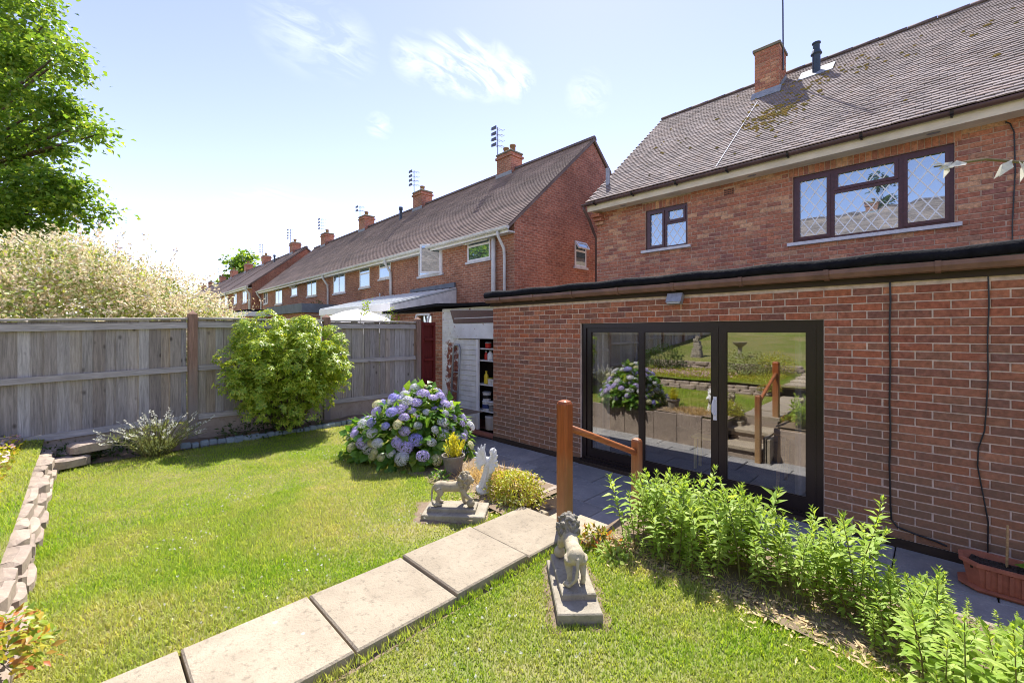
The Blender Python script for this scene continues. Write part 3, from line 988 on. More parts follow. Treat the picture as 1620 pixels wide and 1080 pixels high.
# ================================================================== REAR EXTENSION
EY = 5.30
EX0, EX1 = -5.745, 3.6
EZ1 = 2.435
D0, D1, DZ0, DZ1 = -3.80, -0.805, 0.05, 2.095
ext = thing('rear_extension', 'single storey red brick extension with flat felt roof and brown patio door', 'extension', (-2.5, EY, 0))
mb = MB()
wall_boxes(mb, EX0 + 0.004, EX1, 0.04, EZ1, [(D0, D1, DZ0, DZ1)], EY, EY + 0.24)
mb.box(EX0 + 0.004, EX0 + 0.24, EY + 0.24, 8.66, 0.04, EZ1)
mb.box(EX1 - 0.24, EX1, EY + 0.24, 8.66, 0.04, EZ1)
ewall = mb.build('rear_wall', MT['mortar_ext'], ext)
lay(ewall, bond(EX0, EX1, 0.07, EZ1 - 0.005, [(D0, D1, DZ0, DZ1 - 0.012)], lambda a, z: ((a, EY, z), 0.0), org=D1), MT['brick_ext'])
mb = MB()
mb.box(EX0 + 0.01, D0 - 0.01, EY - 0.022, EY + 0.0, -0.03, 0.072)
mb.box(D0 - 0.01, D1 + 0.01, EY - 0.045, EY + 0.0, -0.03, 0.05)
mb.box(D1 + 0.01, EX1, EY - 0.022, EY + 0.0, -0.03, 0.072)
mb.build('plinth', MT['fascia'], ext)
mb = MB()
mb.box(EX0 - 0.08, EX1 + 0.05, EY - 0.10, 8.64, 2.56, 2.60)
mb.build('roof_deck', MT['greyroof'], ext)
mb = MB()
for i in range(40):                            # rolled felt edge, slightly lumpy
    x0 = EX0 - 0.11 + (EX1 - EX0 + 0.16) * i / 40
    x1 = EX0 - 0.11 + (EX1 - EX0 + 0.16) * (i + 1) / 40
    a = [(EY - 0.13, 2.585), (EY - 0.145, 2.63), (EY - 0.12, 2.685), (EY - 0.06, 2.70), (EY - 0.02, 2.62), (EY - 0.02, 2.585)]
    r0 = 0.008 * math.sin(i * 1.7)
    r1 = 0.008 * math.sin((i + 1) * 1.7)
    n = len(a)
    mb.add([(x0, y - r0, z + r0) for y, z in a] + [(x1, y - r1, z + r1) for y, z in a], [(k, (k + 1) % n, n + (k + 1) % n, n + k) for k in range(n)] + ([tuple(range(n - 1, -1, -1))] if i == 0 else []))
mb.build('felt_edge', MT['felt'], ext, True)
mb = MB()
mb.box(EX0 - 0.05, EX1, EY - 0.032, EY + 0.02, 2.432, 2.60)
mb.build('fascia_board', MT['fascia'], ext)
gp_ = [(EY - 0.145, 2.575), (EY - 0.15, 2.535), (EY - 0.125, 2.495), (EY - 0.09, 2.485), (EY - 0.055, 2.497), (EY - 0.035, 2.535), (EY - 0.035, 2.575), (EY - 0.05, 2.575), (EY - 0.05, 2.54), (EY - 0.09, 2.503), (EY - 0.13, 2.54), (EY - 0.13, 2.575)]
mb = MB()
mb.prism(gp_, EX0 - 0.07, EX1)
gut = mb.build('gutter', MT['gutter2'], ext)
for x in np.arange(EX0 + 0.3, EX1, 0.78):
    mb = MB()
    mb.prism([(EY - 0.155, 2.58), (EY - 0.16, 2.53), (EY - 0.13, 2.487), (EY - 0.09, 2.476), (EY - 0.05, 2.487), (EY - 0.0325, 2.53), (EY - 0.0325, 2.58)], x - 0.02, x + 0.02)
    mb.build('bracket', MT['gutter2'], gut)

# patio door
fd = EY + 0.035                                # front of the frame, set in from the bricks
mb = MB()
mb.box(D0, D0 + 0.07, fd, fd + 0.07, DZ0, DZ1)
mb.box(D1 - 0.07, D1, fd, fd + 0.07, DZ0, DZ1)
mb.box(D0 + 0.07, D1 - 0.07, fd, fd + 0.07, DZ1 - 0.065, DZ1)
mb.box(D0 + 0.07, D1 - 0.07, fd, fd + 0.07, DZ0, DZ0 + 0.07)
mb.box(D0 - 0.004, D1 + 0.004, fd - 0.055, fd, DZ0, DZ0 + 0.035)
door = mb.build('patio_door', MT['brown'], ext)
panes = ((D0 + 0.07, -2.765, 0.0), (-2.865, -1.83, -0.022), (-1.826, D1 - 0.07, -0.022))
for i, (x0, x1, dy) in enumerate(panes):
    y0, y1 = fd + 0.02 + dy * 1.3, fd + 0.055 + dy * 1.3
    z0, z1 = DZ0 + 0.07, DZ1 - 0.065
    b = 0.078
    mb = MB()
    for (a0, a1, c0, c1) in ((x0, x0 + b, z0, z1), (x1 - b, x1, z0, z1), (x0 + b, x1 - b, z1 - 0.055, z1), (x0 + b, x1 - b, z0, z0 + 0.115)):
        mb.box(a0, a1, y0, y1, c0, c1)
    for (a0, a1, c0, c1) in ((x0 + b, x0 + b + 0.012, z0 + 0.115, z1 - 0.055), (x1 - b - 0.012, x1 - b, z0 + 0.115, z1 - 0.055), (x0 + b + 0.012, x1 - b - 0.012, z1 - 0.067, z1 - 0.055), (x0 + b + 0.012, x1 - b - 0.012, z0 + 0.115, z0 + 0.127)):
        mb.box(a0, a1, y0 + 0.008, y1 - 0.002, c0, c1)
    mb.build('door_frame', MT['brown'], door)
    mb = MB()
    mb.box(x0 + b - 0.005, x1 - b + 0.005, y0 + 0.016, y0 + 0.022, z0 + 0.11, z1 - 0.05)
    mb.build('pane', MT['glass'], door)
mb = MB()
hx, hy = -1.868, fd - 0.008
mb.box(hx - 0.02, hx + 0.02, hy - 0.012, hy, 0.92, 1.20)
mb.tube([(hx, hy - 0.012, 1.16), (hx, hy - 0.05, 1.165), (hx - 0.012, hy - 0.055, 1.11), (hx - 0.012, hy - 0.055, 1.02), (hx, hy - 0.045, 0.99), (hx, hy - 0.012, 0.985)], 0.011, 8)
mb.build('handle', MT['white'], door)

# lamp and cables on the extension wall
lamp = thing('floodlight', 'small grey floodlight fixed under the gutter above the patio door', 'lamp', (-2.31, EY, 2.40))
mb = MB()
mb.obox((-2.31, EY - 0.085, 2.385), (0.095, 0.035, 0.062), (R(-28), 0, 0))
mb.build('housing', MT['greymetal'], lamp)
mb = MB()
mb.obox((-2.31, EY - 0.118, 2.368), (0.082, 0.003, 0.05), (R(-28), 0, 0))
mb.build('lens', MT['lampglass'], lamp)
mb = MB()
mb.box(-2.335, -2.285, EY - 0.055, EY - 0.006, 2.36, 2.41)
mb.box(-2.40, -2.22, EY - 0.048, EY - 0.04, 2.425, 2.435)
mb.build('mount', MT['greymetal'], lamp)
mb = MB()
mb.tube([(-0.30 + 0.004 * math.sin(k * 1.9), EY - 0.016, 2.45 - k * 0.19) for k in range(12)] + [(-0.29, EY - 0.016, 0.235), (-0.25, EY - 0.016, 0.18), (-0.14, EY - 0.016, 0.155), (0.0, EY - 0.016, 0.135), (0.07, EY - 0.015, 0.115)], 0.008, 6)
tag(mb.build('cable', MT['black']), 'thick black cable running down the bricks and bending right near the patio', 'cable')
mb = MB()
mb.tube([(0.31 + dx, EY - 0.012, z) for dx, z in ((0, 2.43), (0.005, 2.2), (-0.004, 1.9), (0.0, 1.6), (-0.01, 1.35), (-0.02, 1.15), (-0.055, 1.0), (-0.06, 0.85), (-0.04, 0.7), (-0.02, 0.55), (0.0, 0.4), (-0.005, 0.02))], 0.0055, 6)
tag(mb.build('cable', MT['black']), 'thin wavering black cable on the bricks above the terracotta trough', 'cable')

# the room behind the glass
room = MB()
room.box(EX0 + 0.25, EX1 - 0.25, EY + 0.25, 8.6, 0.0, 0.075)
struct(room.build('room_floor', MT['carpet']))
room = MB()
room.box(EX0 + 0.25, EX1 - 0.25, 8.45, 8.6, 0.08, 2.40)
room.box(EX0 + 0.245, EX0 + 0.30, EY + 0.25, 8.45, 0.08, 2.40)
room.box(0.6, 0.7, EY + 0.25, 8.45, 0.08, 2.40)
struct(room.build('room_wall', MT['plaster']))
room = MB()
room.box(EX0 + 0.25, EX1 - 0.25, EY + 0.25, 8.6, 2.405, 2.43)
struct(room.build('room_ceiling', MT['plaster']))


def curtain(x0, x1, y, z0, z1, mat, lab, waves):
    n = waves * 8
    V, F = [], []
    for k in range(n + 1):
        x = x0 + (x1 - x0) * k / n
        d = 0.035 * math.sin(2 * math.pi * k / 8) + 0.01 * math.sin(k * 0.7)
        for z in (z0, z1):
            V += [(x, y + d, z), (x, y + d + 0.006, z)]
    for k in range(n):
        a, b = 4 * k, 4 * k + 4
        F += [(a, b, b + 2, a + 2), (a + 1, a + 3, b + 3, b + 1), (a, a + 1, b + 1, b), (a + 2, b + 2, b + 3, a + 3)]
    F += [(0, 2, 3, 1), (4 * n, 4 * n + 1, 4 * n + 3, 4 * n + 2)]
    mb = MB().add(V, F)
    return tag(mb.build('curtain', mat), lab, 'curtain')


curtain(-3.76, -3.50, EY + 0.33, 0.1, 2.2, MT['curtain'], 'pale curtain hanging at the left end of the patio door', 3)
curtain(-1.12, -0.86, EY + 0.33, 0.1, 2.2, MT['curtain'], 'pale curtain hanging at the right end of the patio door', 3)
mb = MB()
mb.box(-3.9, -0.7, EY + 0.26, EY + 0.29, 1.93, 2.3)
tag(mb.build('pelmet', MT['curtain']), 'cream pelmet across the top of the patio door inside', 'pelmet')
# interior furniture glimpsed through the door
bn = thing('bench', 'small pale yellow bench standing inside the middle door pane', 'bench', (-2.2, 6.1, 0.08))
mb = MB()
mb.bevbox(-2.42, -2.0, 5.98, 6.22, 0.50, 0.53, 0.006)
mb.build('seat', MT['yellow_paint'], bn)
for x in (-2.39, -2.06):
    for y in (6.0, 6.17):
        mb = MB()
        mb.box(x, x + 0.035, y, y + 0.03, 0.076, 0.499)
        mb.build('leg', MT['yellow_paint'], bn)
tb = thing('round_table', 'round wooden table standing inside the right door pane', 'table', (-1.15, 6.15, 0.08))
mb = MB()
mb.lathe([(0.40, 0), (0.42, 0.012), (0.42, 0.03), (0.40, 0.036)], 28, (-1.15, 6.15, 0.74))
mb.build('tabletop', MT['pine'], tb)
for k in range(4):
    a = R(45 + 90 * k)
    mb = MB()
    mb.tube([(-1.15 + 0.30 * math.cos(a), 6.15 + 0.30 * math.sin(a), 0.076), (-1.15 + 0.26 * math.cos(a), 6.15 + 0.26 * math.sin(a), 0.74)], [0.018, 0.024], 8)
    mb.build('leg', MT['pine'], tb)
pc = thing('picture', 'framed yellow flower picture on the back wall of the room', 'picture', (-2.0, 8.43, 1.7))
mb = MB()
for (a0, a1, c0, c1) in ((-2.75, -1.35, 1.40, 1.45), (-2.75, -1.35, 2.05, 2.10), (-2.75, -2.70, 1.45, 2.05), (-1.40, -1.35, 1.45, 2.05)):
    mb.box(a0, a1, 8.41, 8.445, c0, c1)
mb.build('frame', MT['pine'], pc)
mb = MB()
mb.box(-2.70, -1.40, 8.425, 8.44, 1.45, 2.05)
mb.build('canvas', MT['canvas'], pc)
arm = thing('armchair', 'dark armchair standing inside the left door pane', 'chair', (-3.6, 6.9, 0.08))
for nm, bx in (('seat', (-4.0, -3.35, 6.6, 7.2, 0.25, 0.48)), ('backrest', (-4.0, -3.35, 7.2, 7.38, 0.25, 1.05)), ('arm', (-4.14, -4.0, 6.6, 7.3, 0.15, 0.66)), ('arm', (-3.35, -3.21, 6.6, 7.3, 0.15, 0.66)), ('base', (-4.0, -3.35, 6.62, 7.3, 0.08, 0.25))):
    MB().bevbox(*bx, 0.03).build(nm, MT['curtain_dark'], arm)
curtain(-4.6, -2.9, 8.36, 0.1, 2.3, MT['curtain_dark'], 'long brown curtain on the back wall of the room', 12)

# ================================================================== MAIN HOUSE
HY = 8.66
HX0, HX1 = -5.745, 4.6
HZ1 = 4.80
BW = (-1.75, 0.19, 3.50, 4.64)
SW = (-4.49, -3.575, 3.735, 4.60)
house = thing('brick_house', 'two storey red brick house with tiled roof and rosewood leaded windows', 'house', (-1, HY, 0))
mb = MB()
wall_boxes(mb, HX0 + 0.004, HX1, 0.0, HZ1, [BW, SW], HY, HY + 0.25)
mb.box(HX0 + 0.004, HX0 + 0.25, HY + 0.25, 15.7, 0, HZ1)
mb.box(HX1 - 0.25, HX1, HY + 0.25, 15.7, 0, HZ1)
mb.box(HX0 + 0.004, HX1, 15.7, 15.9, 0, HZ1)
for x in (HX0 + 0.004, HX1 - 0.25):
    mb.prism([(HY + 0.01, HZ1), (15.9, HZ1), (12.28, 8.10)], x, x + 0.246)
hwall = mb.build('wall', MT['mortar_house'], house)
sold = []
for (x0, x1, z0, z1) in (BW, SW):              # soldier course over each window
    n = int(round((x1 - x0 + 0.15) / 0.075))
    for k in range(n):
        sold.append((0.065, 0.155, (x0 - 0.07 + (k + 0.5) * (x1 - x0 + 0.14) / n, HY, z1 + 0.08), 0.0, 0.0))
holes = [(BW[0] - 0.07, BW[1] + 0.07, BW[3], BW[3] + 0.16), (SW[0] - 0.07, SW[1] + 0.07, SW[3], SW[3] + 0.16), BW, SW, (-2.88, -2.69, 4.56, 4.70)]
lay(hwall, bond(HX0, HX1, 2.55, 4.80, holes, lambda a, z: ((a, HY, z), 0.0)), MT['brick_house'], 300 - len(sold), jit=0.003)
lay(hwall, sold, MT['brick_house'], 300, 'soldier_course')
# air brick
mb = MB()
mb.box(-2.875, -2.695, HY - 0.004, HY + 0.02, 4.565, 4.695)
ab = mb.build('air_brick', MT['brick_ext'], hwall)
for i in range(5):
    for k in range(3):
        mb = MB()
        mb.box(-2.865 + i * 0.034, -2.842 + i * 0.034, HY - 0.007, HY - 0.003, 4.582 + k * 0.037, 4.60 + k * 0.037)
        mb.build('vent_hole', MT['black'], hwall) if i in (0, 2, 4) else mb.build('vent_hole', MT['black'], hwall)
# corbel at the left eave corner: stepped bricks
for k in range(3):
    mb = MB()
    mb.bevbox(HX0 - 0.006, HX0 + 0.215, HY - 0.07 - 0.075 * k, HY - 0.008, 4.50 + 0.078 * k, 4.57 + 0.078 * k, 0.005)
    mb.build('corbel_brick', MT['brick_house'], house)

def clip_line(x0, y0, x1, y1, r):
    t0, t1 = 0.0, 1.0
    dx, dy = x1 - x0, y1 - y0
    for p, q in ((-dx, x0 - r[0]), (dx, r[1] - x0), (-dy, y0 - r[2]), (dy, r[3] - y0)):
        if abs(p) < 1e-12:
            if q < 0:
                return None
            continue
        t = q / p
        if p < 0:
            t0 = max(t0, t)
        else:
            t1 = min(t1, t)
    if t1 - t0 < 1e-3:
        return None
    return (x0 + dx * t0, y0 + dy * t0, x0 + dx * t1, y0 + dy * t1)


def lattice(x0, x1, z0, z1, y, dw=0.165, dh=0.245, wd=0.0078):
    mb = MB()
    k = dh / dw
    for sgn in (1, -1):
        for i in range(-14, 30):
            xs = x0 + 0.05 + i * dw
            ln = clip_line(xs - 4, z0 - 4 * k * sgn, xs + 4, z0 + 4 * k * sgn, (x0, x1, z0, z1))
            if not ln:
                continue
            ax, az_, bx, bz = ln
            L = math.hypot(bx - ax, bz - az_)
            if L < 0.02:
                continue
            nx, nz = -(bz - az_) / L * wd, (bx - ax) / L * wd
            yo = y - (0.0 if sgn > 0 else 0.0012)
            mb.hexa([(ax - nx, yo, az_ - nz), (bx - nx, yo, bz - nz), (bx - nx, yo + 0.0022, bz - nz), (ax - nx, yo + 0.0022, az_ - nz),
                     (ax + nx, yo, az_ + nz), (bx + nx, yo, bz + nz), (bx + nx, yo + 0.0022, bz + nz), (ax + nx, yo + 0.0022, az_ + nz)])
    return mb


def leaded_window(rect, mull, lights):
    x0, x1, z0, z1 = rect
    y = HY + 0.035
    mb = MB()
    b = 0.05
    mb.box(x0, x0 + b, y, y + 0.07, z0, z1)
    mb.box(x1 - b, x1, y, y + 0.07, z0, z1)
    mb.box(x0 + b, x1 - b, y, y + 0.07, z0, z0 + b)
    mb.box(x0 + b, x1 - b, y, y + 0.07, z1 - b, z1)
    for (a0, a1, c0, c1) in mull:
        mb.box(a0, a1, y, y + 0.07, c0, c1)
    w = mb.build('window', MT['rose'], house)
    mb = MB()
    mb.box(x0 - 0.075, x1 + 0.075, HY - 0.075, HY + 0.03, z0 - 0.052, z0)
    mb.build('sill', MT['sill'], w)
    for (a0, a1, c0, c1, sash) in lights:
        if sash:
            s = 0.045
            m2 = MB()
            m2.box(a0, a0 + s, y - 0.016, y + 0.03, c0, c1)
            m2.box(a1 - s, a1, y - 0.016, y + 0.03, c0, c1)
            m2.box(a0 + s, a1 - s, y - 0.016, y + 0.03, c0, c0 + s)
            m2.box(a0 + s, a1 - s, y - 0.016, y + 0.03, c1 - s, c1)
            m2.build('sash', MT['rose'], w)
            a0, a1, c0, c1 = a0 + s, a1 - s, c0 + s, c1 - s
        m2 = MB()
        m2.box(a0 - 0.004, a1 + 0.004, y + 0.022, y + 0.028, c0 - 0.004, c1 + 0.004)
        m2.build('pane', MT['pane'], w)
        lattice(a0, a1, c0, c1, y + 0.0185).build('lead_lattice', MT['leadwhite'], w)


bx0, bx1, bz0, bz1 = BW
leaded_window(BW, [(-1.235, -1.175, bz0 + .05, bz1 - .05), (-0.40, -0.34, bz0 + .05, bz1 - .05), (-1.175, -0.40, 4.235, 4.285)],
              [(-1.70, -1.235, bz0 + .05, bz1 - .05, True), (-1.175, -0.40, bz0 + .05, 4.235, False), (-1.175, -0.40, 4.285, bz1 - .05, True), (-0.34, 0.14, bz0 + .05, bz1 - .05, True)])
leaded_window(SW, [(-4.075, -4.03, SW[2] + .05, SW[3] - .05), (-4.03, SW[1] - .05, 4.235, 4.275)],
              [(SW[0] + .05, -4.075, SW[2] + .05, SW[3] - .05, True), (-4.03, SW[1] - .05, SW[2] + .05, 4.235, False), (-4.03, SW[1] - .05, 4.275, SW[3] - .05, True)])
# eaves
mb = MB()
mb.box(HX0 - 0.02, HX1, 8.35, HY + 0.0, 4.785, 4.805)
sf = mb.build('soffit', MT['cream'], house)
for x in (-4.95, -2.35, -0.02, 2.0):
    MB().lathe([(0.045, 0), (0.05, 0.004)], 12, (x, 8.5, 4.778), 1.5, 0.8).build('soffit_vent', MT['greymetal'], sf)
mb = MB()
mb.box(HX0 - 0.04, HX1, 8.33, 8.352, 4.77, 4.95)
mb.build('fascia', MT['cream'], house)
gy, gz = 8.275, 4.945
mb = MB()
prof = [(gy + 0.056 * math.cos(a), gz + 0.056 * math.sin(a)) for a in np.linspace(math.pi, 2 * math.pi, 9)] + [(gy + 0.046 * math.cos(a), gz + 0.046 * math.sin(a)) for a in np.linspace(2 * math.pi, math.pi, 9)]
mb.prism(prof, HX0 - 0.14, HX1)
g2 = mb.build('gutter', MT['gutter'], house, True)
for x in np.arange(HX0 + 0.2, HX1, 0.95):
    mb = MB()
    mb.prism([(gy + 0.063 * math.cos(a), gz + 0.063 * math.sin(a)) for a in np.linspace(math.pi, 2 * math.pi, 9)], x - 0.018, x + 0.018)
    mb.obox((x, 8.31, 4.885), (0.012, 0.025, 0.012))
    mb.build('bracket', MT['brown'], g2)
mb = MB()
mb.tube([(HX0 - 0.09, 8.275, 4.9), (HX0 - 0.09, 8.275, 4.82), (HX0 - 0.05, 8.42, 4.62), (HX0 - 0.045, 8.60, 4.35), (HX0 - 0.045, 8.72, 4.22), (HX0 - 0.045, 8.72, 2.5)], 0.035, 10)
mb.build('downpipe', MT['gutter'], house, True)
# cable on the right
mb = MB()
mb.tube([(0.66, HY - 0.014, 4.76), (0.70, HY - 0.018, 4.72), (0.735, HY - 0.014, 4.6), (0.745, HY - 0.014, 4.1), (0.72, HY - 0.014, 3.4), (0.72, HY - 0.014, 2.62)], 0.008, 6)
tag(mb.build('cable', MT['black']), 'black cable clipped down the upper brick wall right of the large leaded window', 'cable')
# roof: every tile its own piece
RE, RZ, RT, RTZ = 8.325, 4.985, 12.28, 8.33
slope = math.atan2(RTZ - RZ, RT - RE)
SL = math.hypot(RTZ - RZ, RT - RE)
u_ = Vector((0, math.cos(slope), math.sin(slope)))
n_ = Vector((0, -math.sin(slope), math.cos(slope)))
mb = MB()
mb.add([(HX0 - 0.05, RE, RZ - 0.02), (HX1, RE, RZ - 0.02), (HX1, RT, RTZ - 0.02), (HX0 - 0.05, RT, RTZ - 0.02), (HX1, 2 * RT - RE, RZ - 0.02), (HX0 - 0.05, 2 * RT - RE, RZ - 0.02),
        (HX0 - 0.05, RE, RZ - 0.06), (HX1, RE, RZ - 0.06), (HX1, 2 * RT - RE, RZ - 0.06), (HX0 - 0.05, 2 * RT - RE, RZ - 0.06)],
       [(0, 1, 2, 3), (3, 2, 4, 5), (6, 9, 8, 7), (0, 6, 7, 1), (5, 4, 8, 9), (0, 3, 5, 9, 6), (1, 7, 8, 4, 2)])
roof = mb.build('roof', MT['tile_deck'], house)
tw, gauge = 0.168, 0.1035
rows = int(SL / gauge)
TV = [(-tw / 2 + .002, 0, 0.012), (tw / 2 - .002, 0, 0.012), (tw / 2 - .002, 0.2, -0.012), (-tw / 2 + .002, 0.2, -0.012), (-tw / 2 + .002, 0, 0.029), (tw / 2 - .002, 0, 0.029), (tw / 2 - .002, 0.2, 0.004), (-tw / 2 + .002, 0.2, 0.004), (0, 0.0, 0.0325), (0, 0.2, 0.006)]
TF = [(0, 1, 5, 8, 4), (4, 8, 9, 7), (8, 5, 6, 9), (1, 2, 6, 5), (3, 0, 4, 7)]
Rm = Matrix((Vector((1, 0, 0)), u_, n_)).transposed()
tmesh = bpy.data.meshes.new('tile')
tmesh.from_pydata(TV, [], TF)
tmesh.materials.append(MT['tile'])
cand = []
for r in range(rows):
    s = r * gauge
    x = HX0 - 0.09 + (r % 2) * tw / 2
    while x < HX1:
        p = Vector((x + tw / 2, RE, RZ)) + u_ * s
        cand.append((p, r))
        x += tw
sc_ = []
for p, r in cand:
    q = proj(*p)
    ok = q is not None and 0 < q[0] < 1620 and 0 < q[1] < 1080
    sc_.append((1000 / q[2] if ok else -1, p))
sc_.sort(key=lambda t: -t[0])
mb = MB()
for i, (k, p) in enumerate(sc_):
    jx, jr, jz = random.uniform(-.0015, .0015), random.uniform(-.008, .008), random.uniform(0, .005)
    Mx = (Rm @ Euler((jr * 1.5, jr, jr)).to_matrix())
    if i < 300 and k > 0:
        o = link('tile', tmesh, roof, loc=p + n_ * jz)
        o.rotation_euler = Mx.to_euler()
    else:
        mb.add([p + n_ * jz + Mx @ Vector(v) for v in TV], TF)
mb.build('tile_courses', MT['tile'], roof)['kind'] = 'stuff'
for i in range(int((HX1 - HX0) / 0.45) + 1):   # half-round ridge tiles
    x = HX0 - 0.07 + i * 0.45
    mb = MB()
    pr = [(RT + 0.115 * math.cos(a), RTZ - 0.03 + 0.10 * math.sin(a)) for a in np.linspace(0.0, math.pi, 8)]
    mb.prism(pr, x, x + 0.444)
    mb.build('ridge_tile', MT['ridge'], roof, True)
# verge mortar
mb = MB()
for sgn in (1,):
    a = Vector((HX0 - 0.08, RE, RZ - 0.03))
    mb.hexa([a, a + Vector((0.05, 0, 0)), a + Vector((0.05, 0, 0)) + u_ * SL, a + u_ * SL, a + n_ * 0.03, a + Vector((0.05, 0, 0)) + n_ * 0.03, a + Vector((0.05, 0, 0)) + u_ * SL + n_ * 0.03, a + u_ * SL + n_ * 0.03])
mb.build('verge', MT['ridge'], house)


def roof_pt(x, y, h=0.03):
    return Vector((x, y, RZ + (y - RE) * math.tan(slope))) + n_ * h


# moss and lichen below the chimney
mb = MB()
mrng = random.Random(5)
for i in range(330):
    k = mrng.random()
    if k < 0.55:
        x, y = mrng.gauss(-2.35, 0.28), mrng.gauss(9.95, 0.30)
    elif k < 0.8:
        x, y = mrng.gauss(-1.6, 0.55), mrng.gauss(11.2, 0.4)
    else:
        x, y = mrng.uniform(-5.2, 1.5), mrng.uniform(8.6, 12.0)
    if not (8.5 < y < 12.1):
        continue
    y = RE + math.cos(slope) * (round((y - RE) / math.cos(slope) / gauge) * gauge) - 0.008
    s = mrng.uniform(0.012, 0.036)
    mb.ell(roof_pt(x, y, 0.03), (s * mrng.uniform(1, 1.8), s, s * 0.7), (slope, 0, 0), 6, 4)
mo = mb.build('moss', MT['moss'], roof)
mo['kind'] = 'stuff'
# white mortar line left of the lichen
mb = MB()
pts = [roof_pt(-2.92 + 0.0 * t, 11.0 - 2.62 * t, 0.036) for t in np.linspace(0, 1, 14)]
mb.tube(pts, 0.007, 5)
mb.build('mortar_line', MT['leadwhite'], roof)


def chimney(parent, x0, x1, y0, y1, zb, zt, mat, mort, capmat, bricks=True):
    mb = MB()
    mb.box(x0 + .003, x1 - .003, y0 + .003, y1 - .003, zb, zt)
    c = mb.build('chimney', mort, parent)
    if bricks:
        sp = bond(x0, x1, zb, zt, [], lambda a, z: ((a, y0, z), 0.0)) + bond(y0, y1, zb, zt, [], lambda a, z: ((x1, a, z), R(90)))
        lay(c, sp, mat, 300)
    else:
        mb = MB()
    mb = MB()
    mb.bevbox(x0 - 0.035, x1 + 0.035, y0 - 0.035, y1 + 0.035, zt, zt + 0.075, 0.02)
    mb.build('cap', capmat, c)
    return c


CH = (-3.07, -2.56, 11.32, 11.95)
ch = chimney(house, *CH, 7.2, 8.62, MT['brick_house'], MT['mortar_house'], MT['chim_cap'])
MB().lathe([(0.16, 0), (0.155, 0.03), (0.10, 0.07), (0.03, 0.075)], 14, (-2.80, 11.62, 8.69)).build('pot', MT['chim_cap'], ch)
mb = MB()                                      # lead apron and stepped flashing
a = roof_pt(0, CH[2] - 0.10, 0.035)
b = roof_pt(0, CH[2] - 0.005, 0.035)
mb.hexa([(CH[0] - .05, a.y, a.z), (CH[1] + .05, a.y, a.z), (CH[1] + .05, b.y, b.z), (CH[0] - .05, b.y, b.z), (CH[0] - .05, a.y, a.z + .012), (CH[1] + .05, a.y, a.z + .012), (CH[1] + .05, b.y - .004, b.z + .11), (CH[0] - .05, b.y - .004, b.z + .11)])
mb.build('apron_flashing', MT['lead'], ch)
mb = MB()
for k in range(8):
    y0 = CH[2] + k * 0.078
    zr = roof_pt(0, y0, 0).z
    mb.box(CH[1] + 0.008, CH[1] + 0.013 + 0.001 * (k % 2), y0, y0 + 0.09, zr - 0.02, zr + 0.17)
mb.build('step_flashing', MT['lead'], ch)
# aerial mast on the chimney
mb = MB()
mb.tube([(CH[1] + 0.03, CH[2] + 0.25, 8.1), (CH[1] + 0.02, CH[2] + 0.25, 9.6), (CH[1] + 0.0, CH[2] + 0.25, 10.6)], 0.017, 8)
mb.tube([(CH[1] - 0.35, CH[2] + 0.25, 10.3), (CH[1] + 0.75, CH[2] + 0.25, 10.36)], 0.009, 6)
for k in range(10):
    xk = CH[1] - 0.3 + k * 0.11
    mb.tube([(xk, CH[2] + 0.08, 10.33), (xk, CH[2] + 0.42, 10.33)], 0.004, 5)
mb.build('aerial', MT['darkmetal'], house)
# boiler flue near the ridge
fl = roof_pt(-1.90, 11.62, 0)
mb = MB()
mb.lathe([(0.078, -0.1), (0.078, 0.40), (0.078, 0.401), (0.11, 0.43), (0.075, 0.52), (0.066, 0.53), (0.066, 0.64), (0.085, 0.66), (0.085, 0.685), (0.02, 0.69)], 16, fl)
flo = mb.build('flue', MT['blueblack'], house, False)
mb = MB()
a, b = roof_pt(0, 11.45, 0.035), roof_pt(0, 11.85, 0.035)
mb.hexa([(-2.22, a.y, a.z), (-1.58, a.y, a.z), (-1.58, b.y, b.z), (-2.22, b.y, b.z), (-2.22, a.y, a.z + .012), (-1.58, a.y, a.z + .012), (-1.58, b.y, b.z + .012), (-2.22, b.y, b.z + .012)])
mb.build('flashing', MT['lead'], flo)
mb = MB()
v0 = roof_pt(-5.62, 8.95, 0)
mb.lathe([(0.05, -0.1), (0.05, 0.36), (0.056, 0.365), (0.056, 0.40), (0.02, 0.402)], 12, v0)
mb.build('vent_pipe', MT['greymetal'], house)

# ================================================================== STORE BETWEEN FENCE AND EXTENSION
SY = 5.46
shed = thing('outbuilding', 'small white painted brick store with flat roof beside the extension', 'outbuilding', (-6.6, SY, 0))
mb = MB()
wall_boxes(mb, -7.53, -5.76, 0.0, 2.46, [(-6.98, -5.76, 0.06, 1.84)], SY, SY + 0.12)
mb.box(-7.53, -7.42, SY + 0.12, 8.2, 0.0, 2.46)
mb.box(-7.42, -5.76, 8.08, 8.2, 0.0, 2.46)
sw = mb.build('front_wall', MT['whitewall'], shed)
lay(sw, bond(-7.53, -6.985, 0.06, 2.46, [], lambda a, z: ((a, SY, z), 0.0)), MT['whitewall'], 300)
mb = MB()
wall_boxes(mb, -9.7, -7.535, 0.3, 2.41, [(-8.42, -7.95, 2.02, 2.34)], SY + 0.004, SY + 0.12)
mb.build('side_wall', MT['brickwork_rear'], shed)
mb = MB()
mb.box(-8.42, -7.95, SY + 0.06, SY + 0.07, 2.02, 2.34)
swn = mb.build('window', MT['pane_far'], shed)
mb = MB()
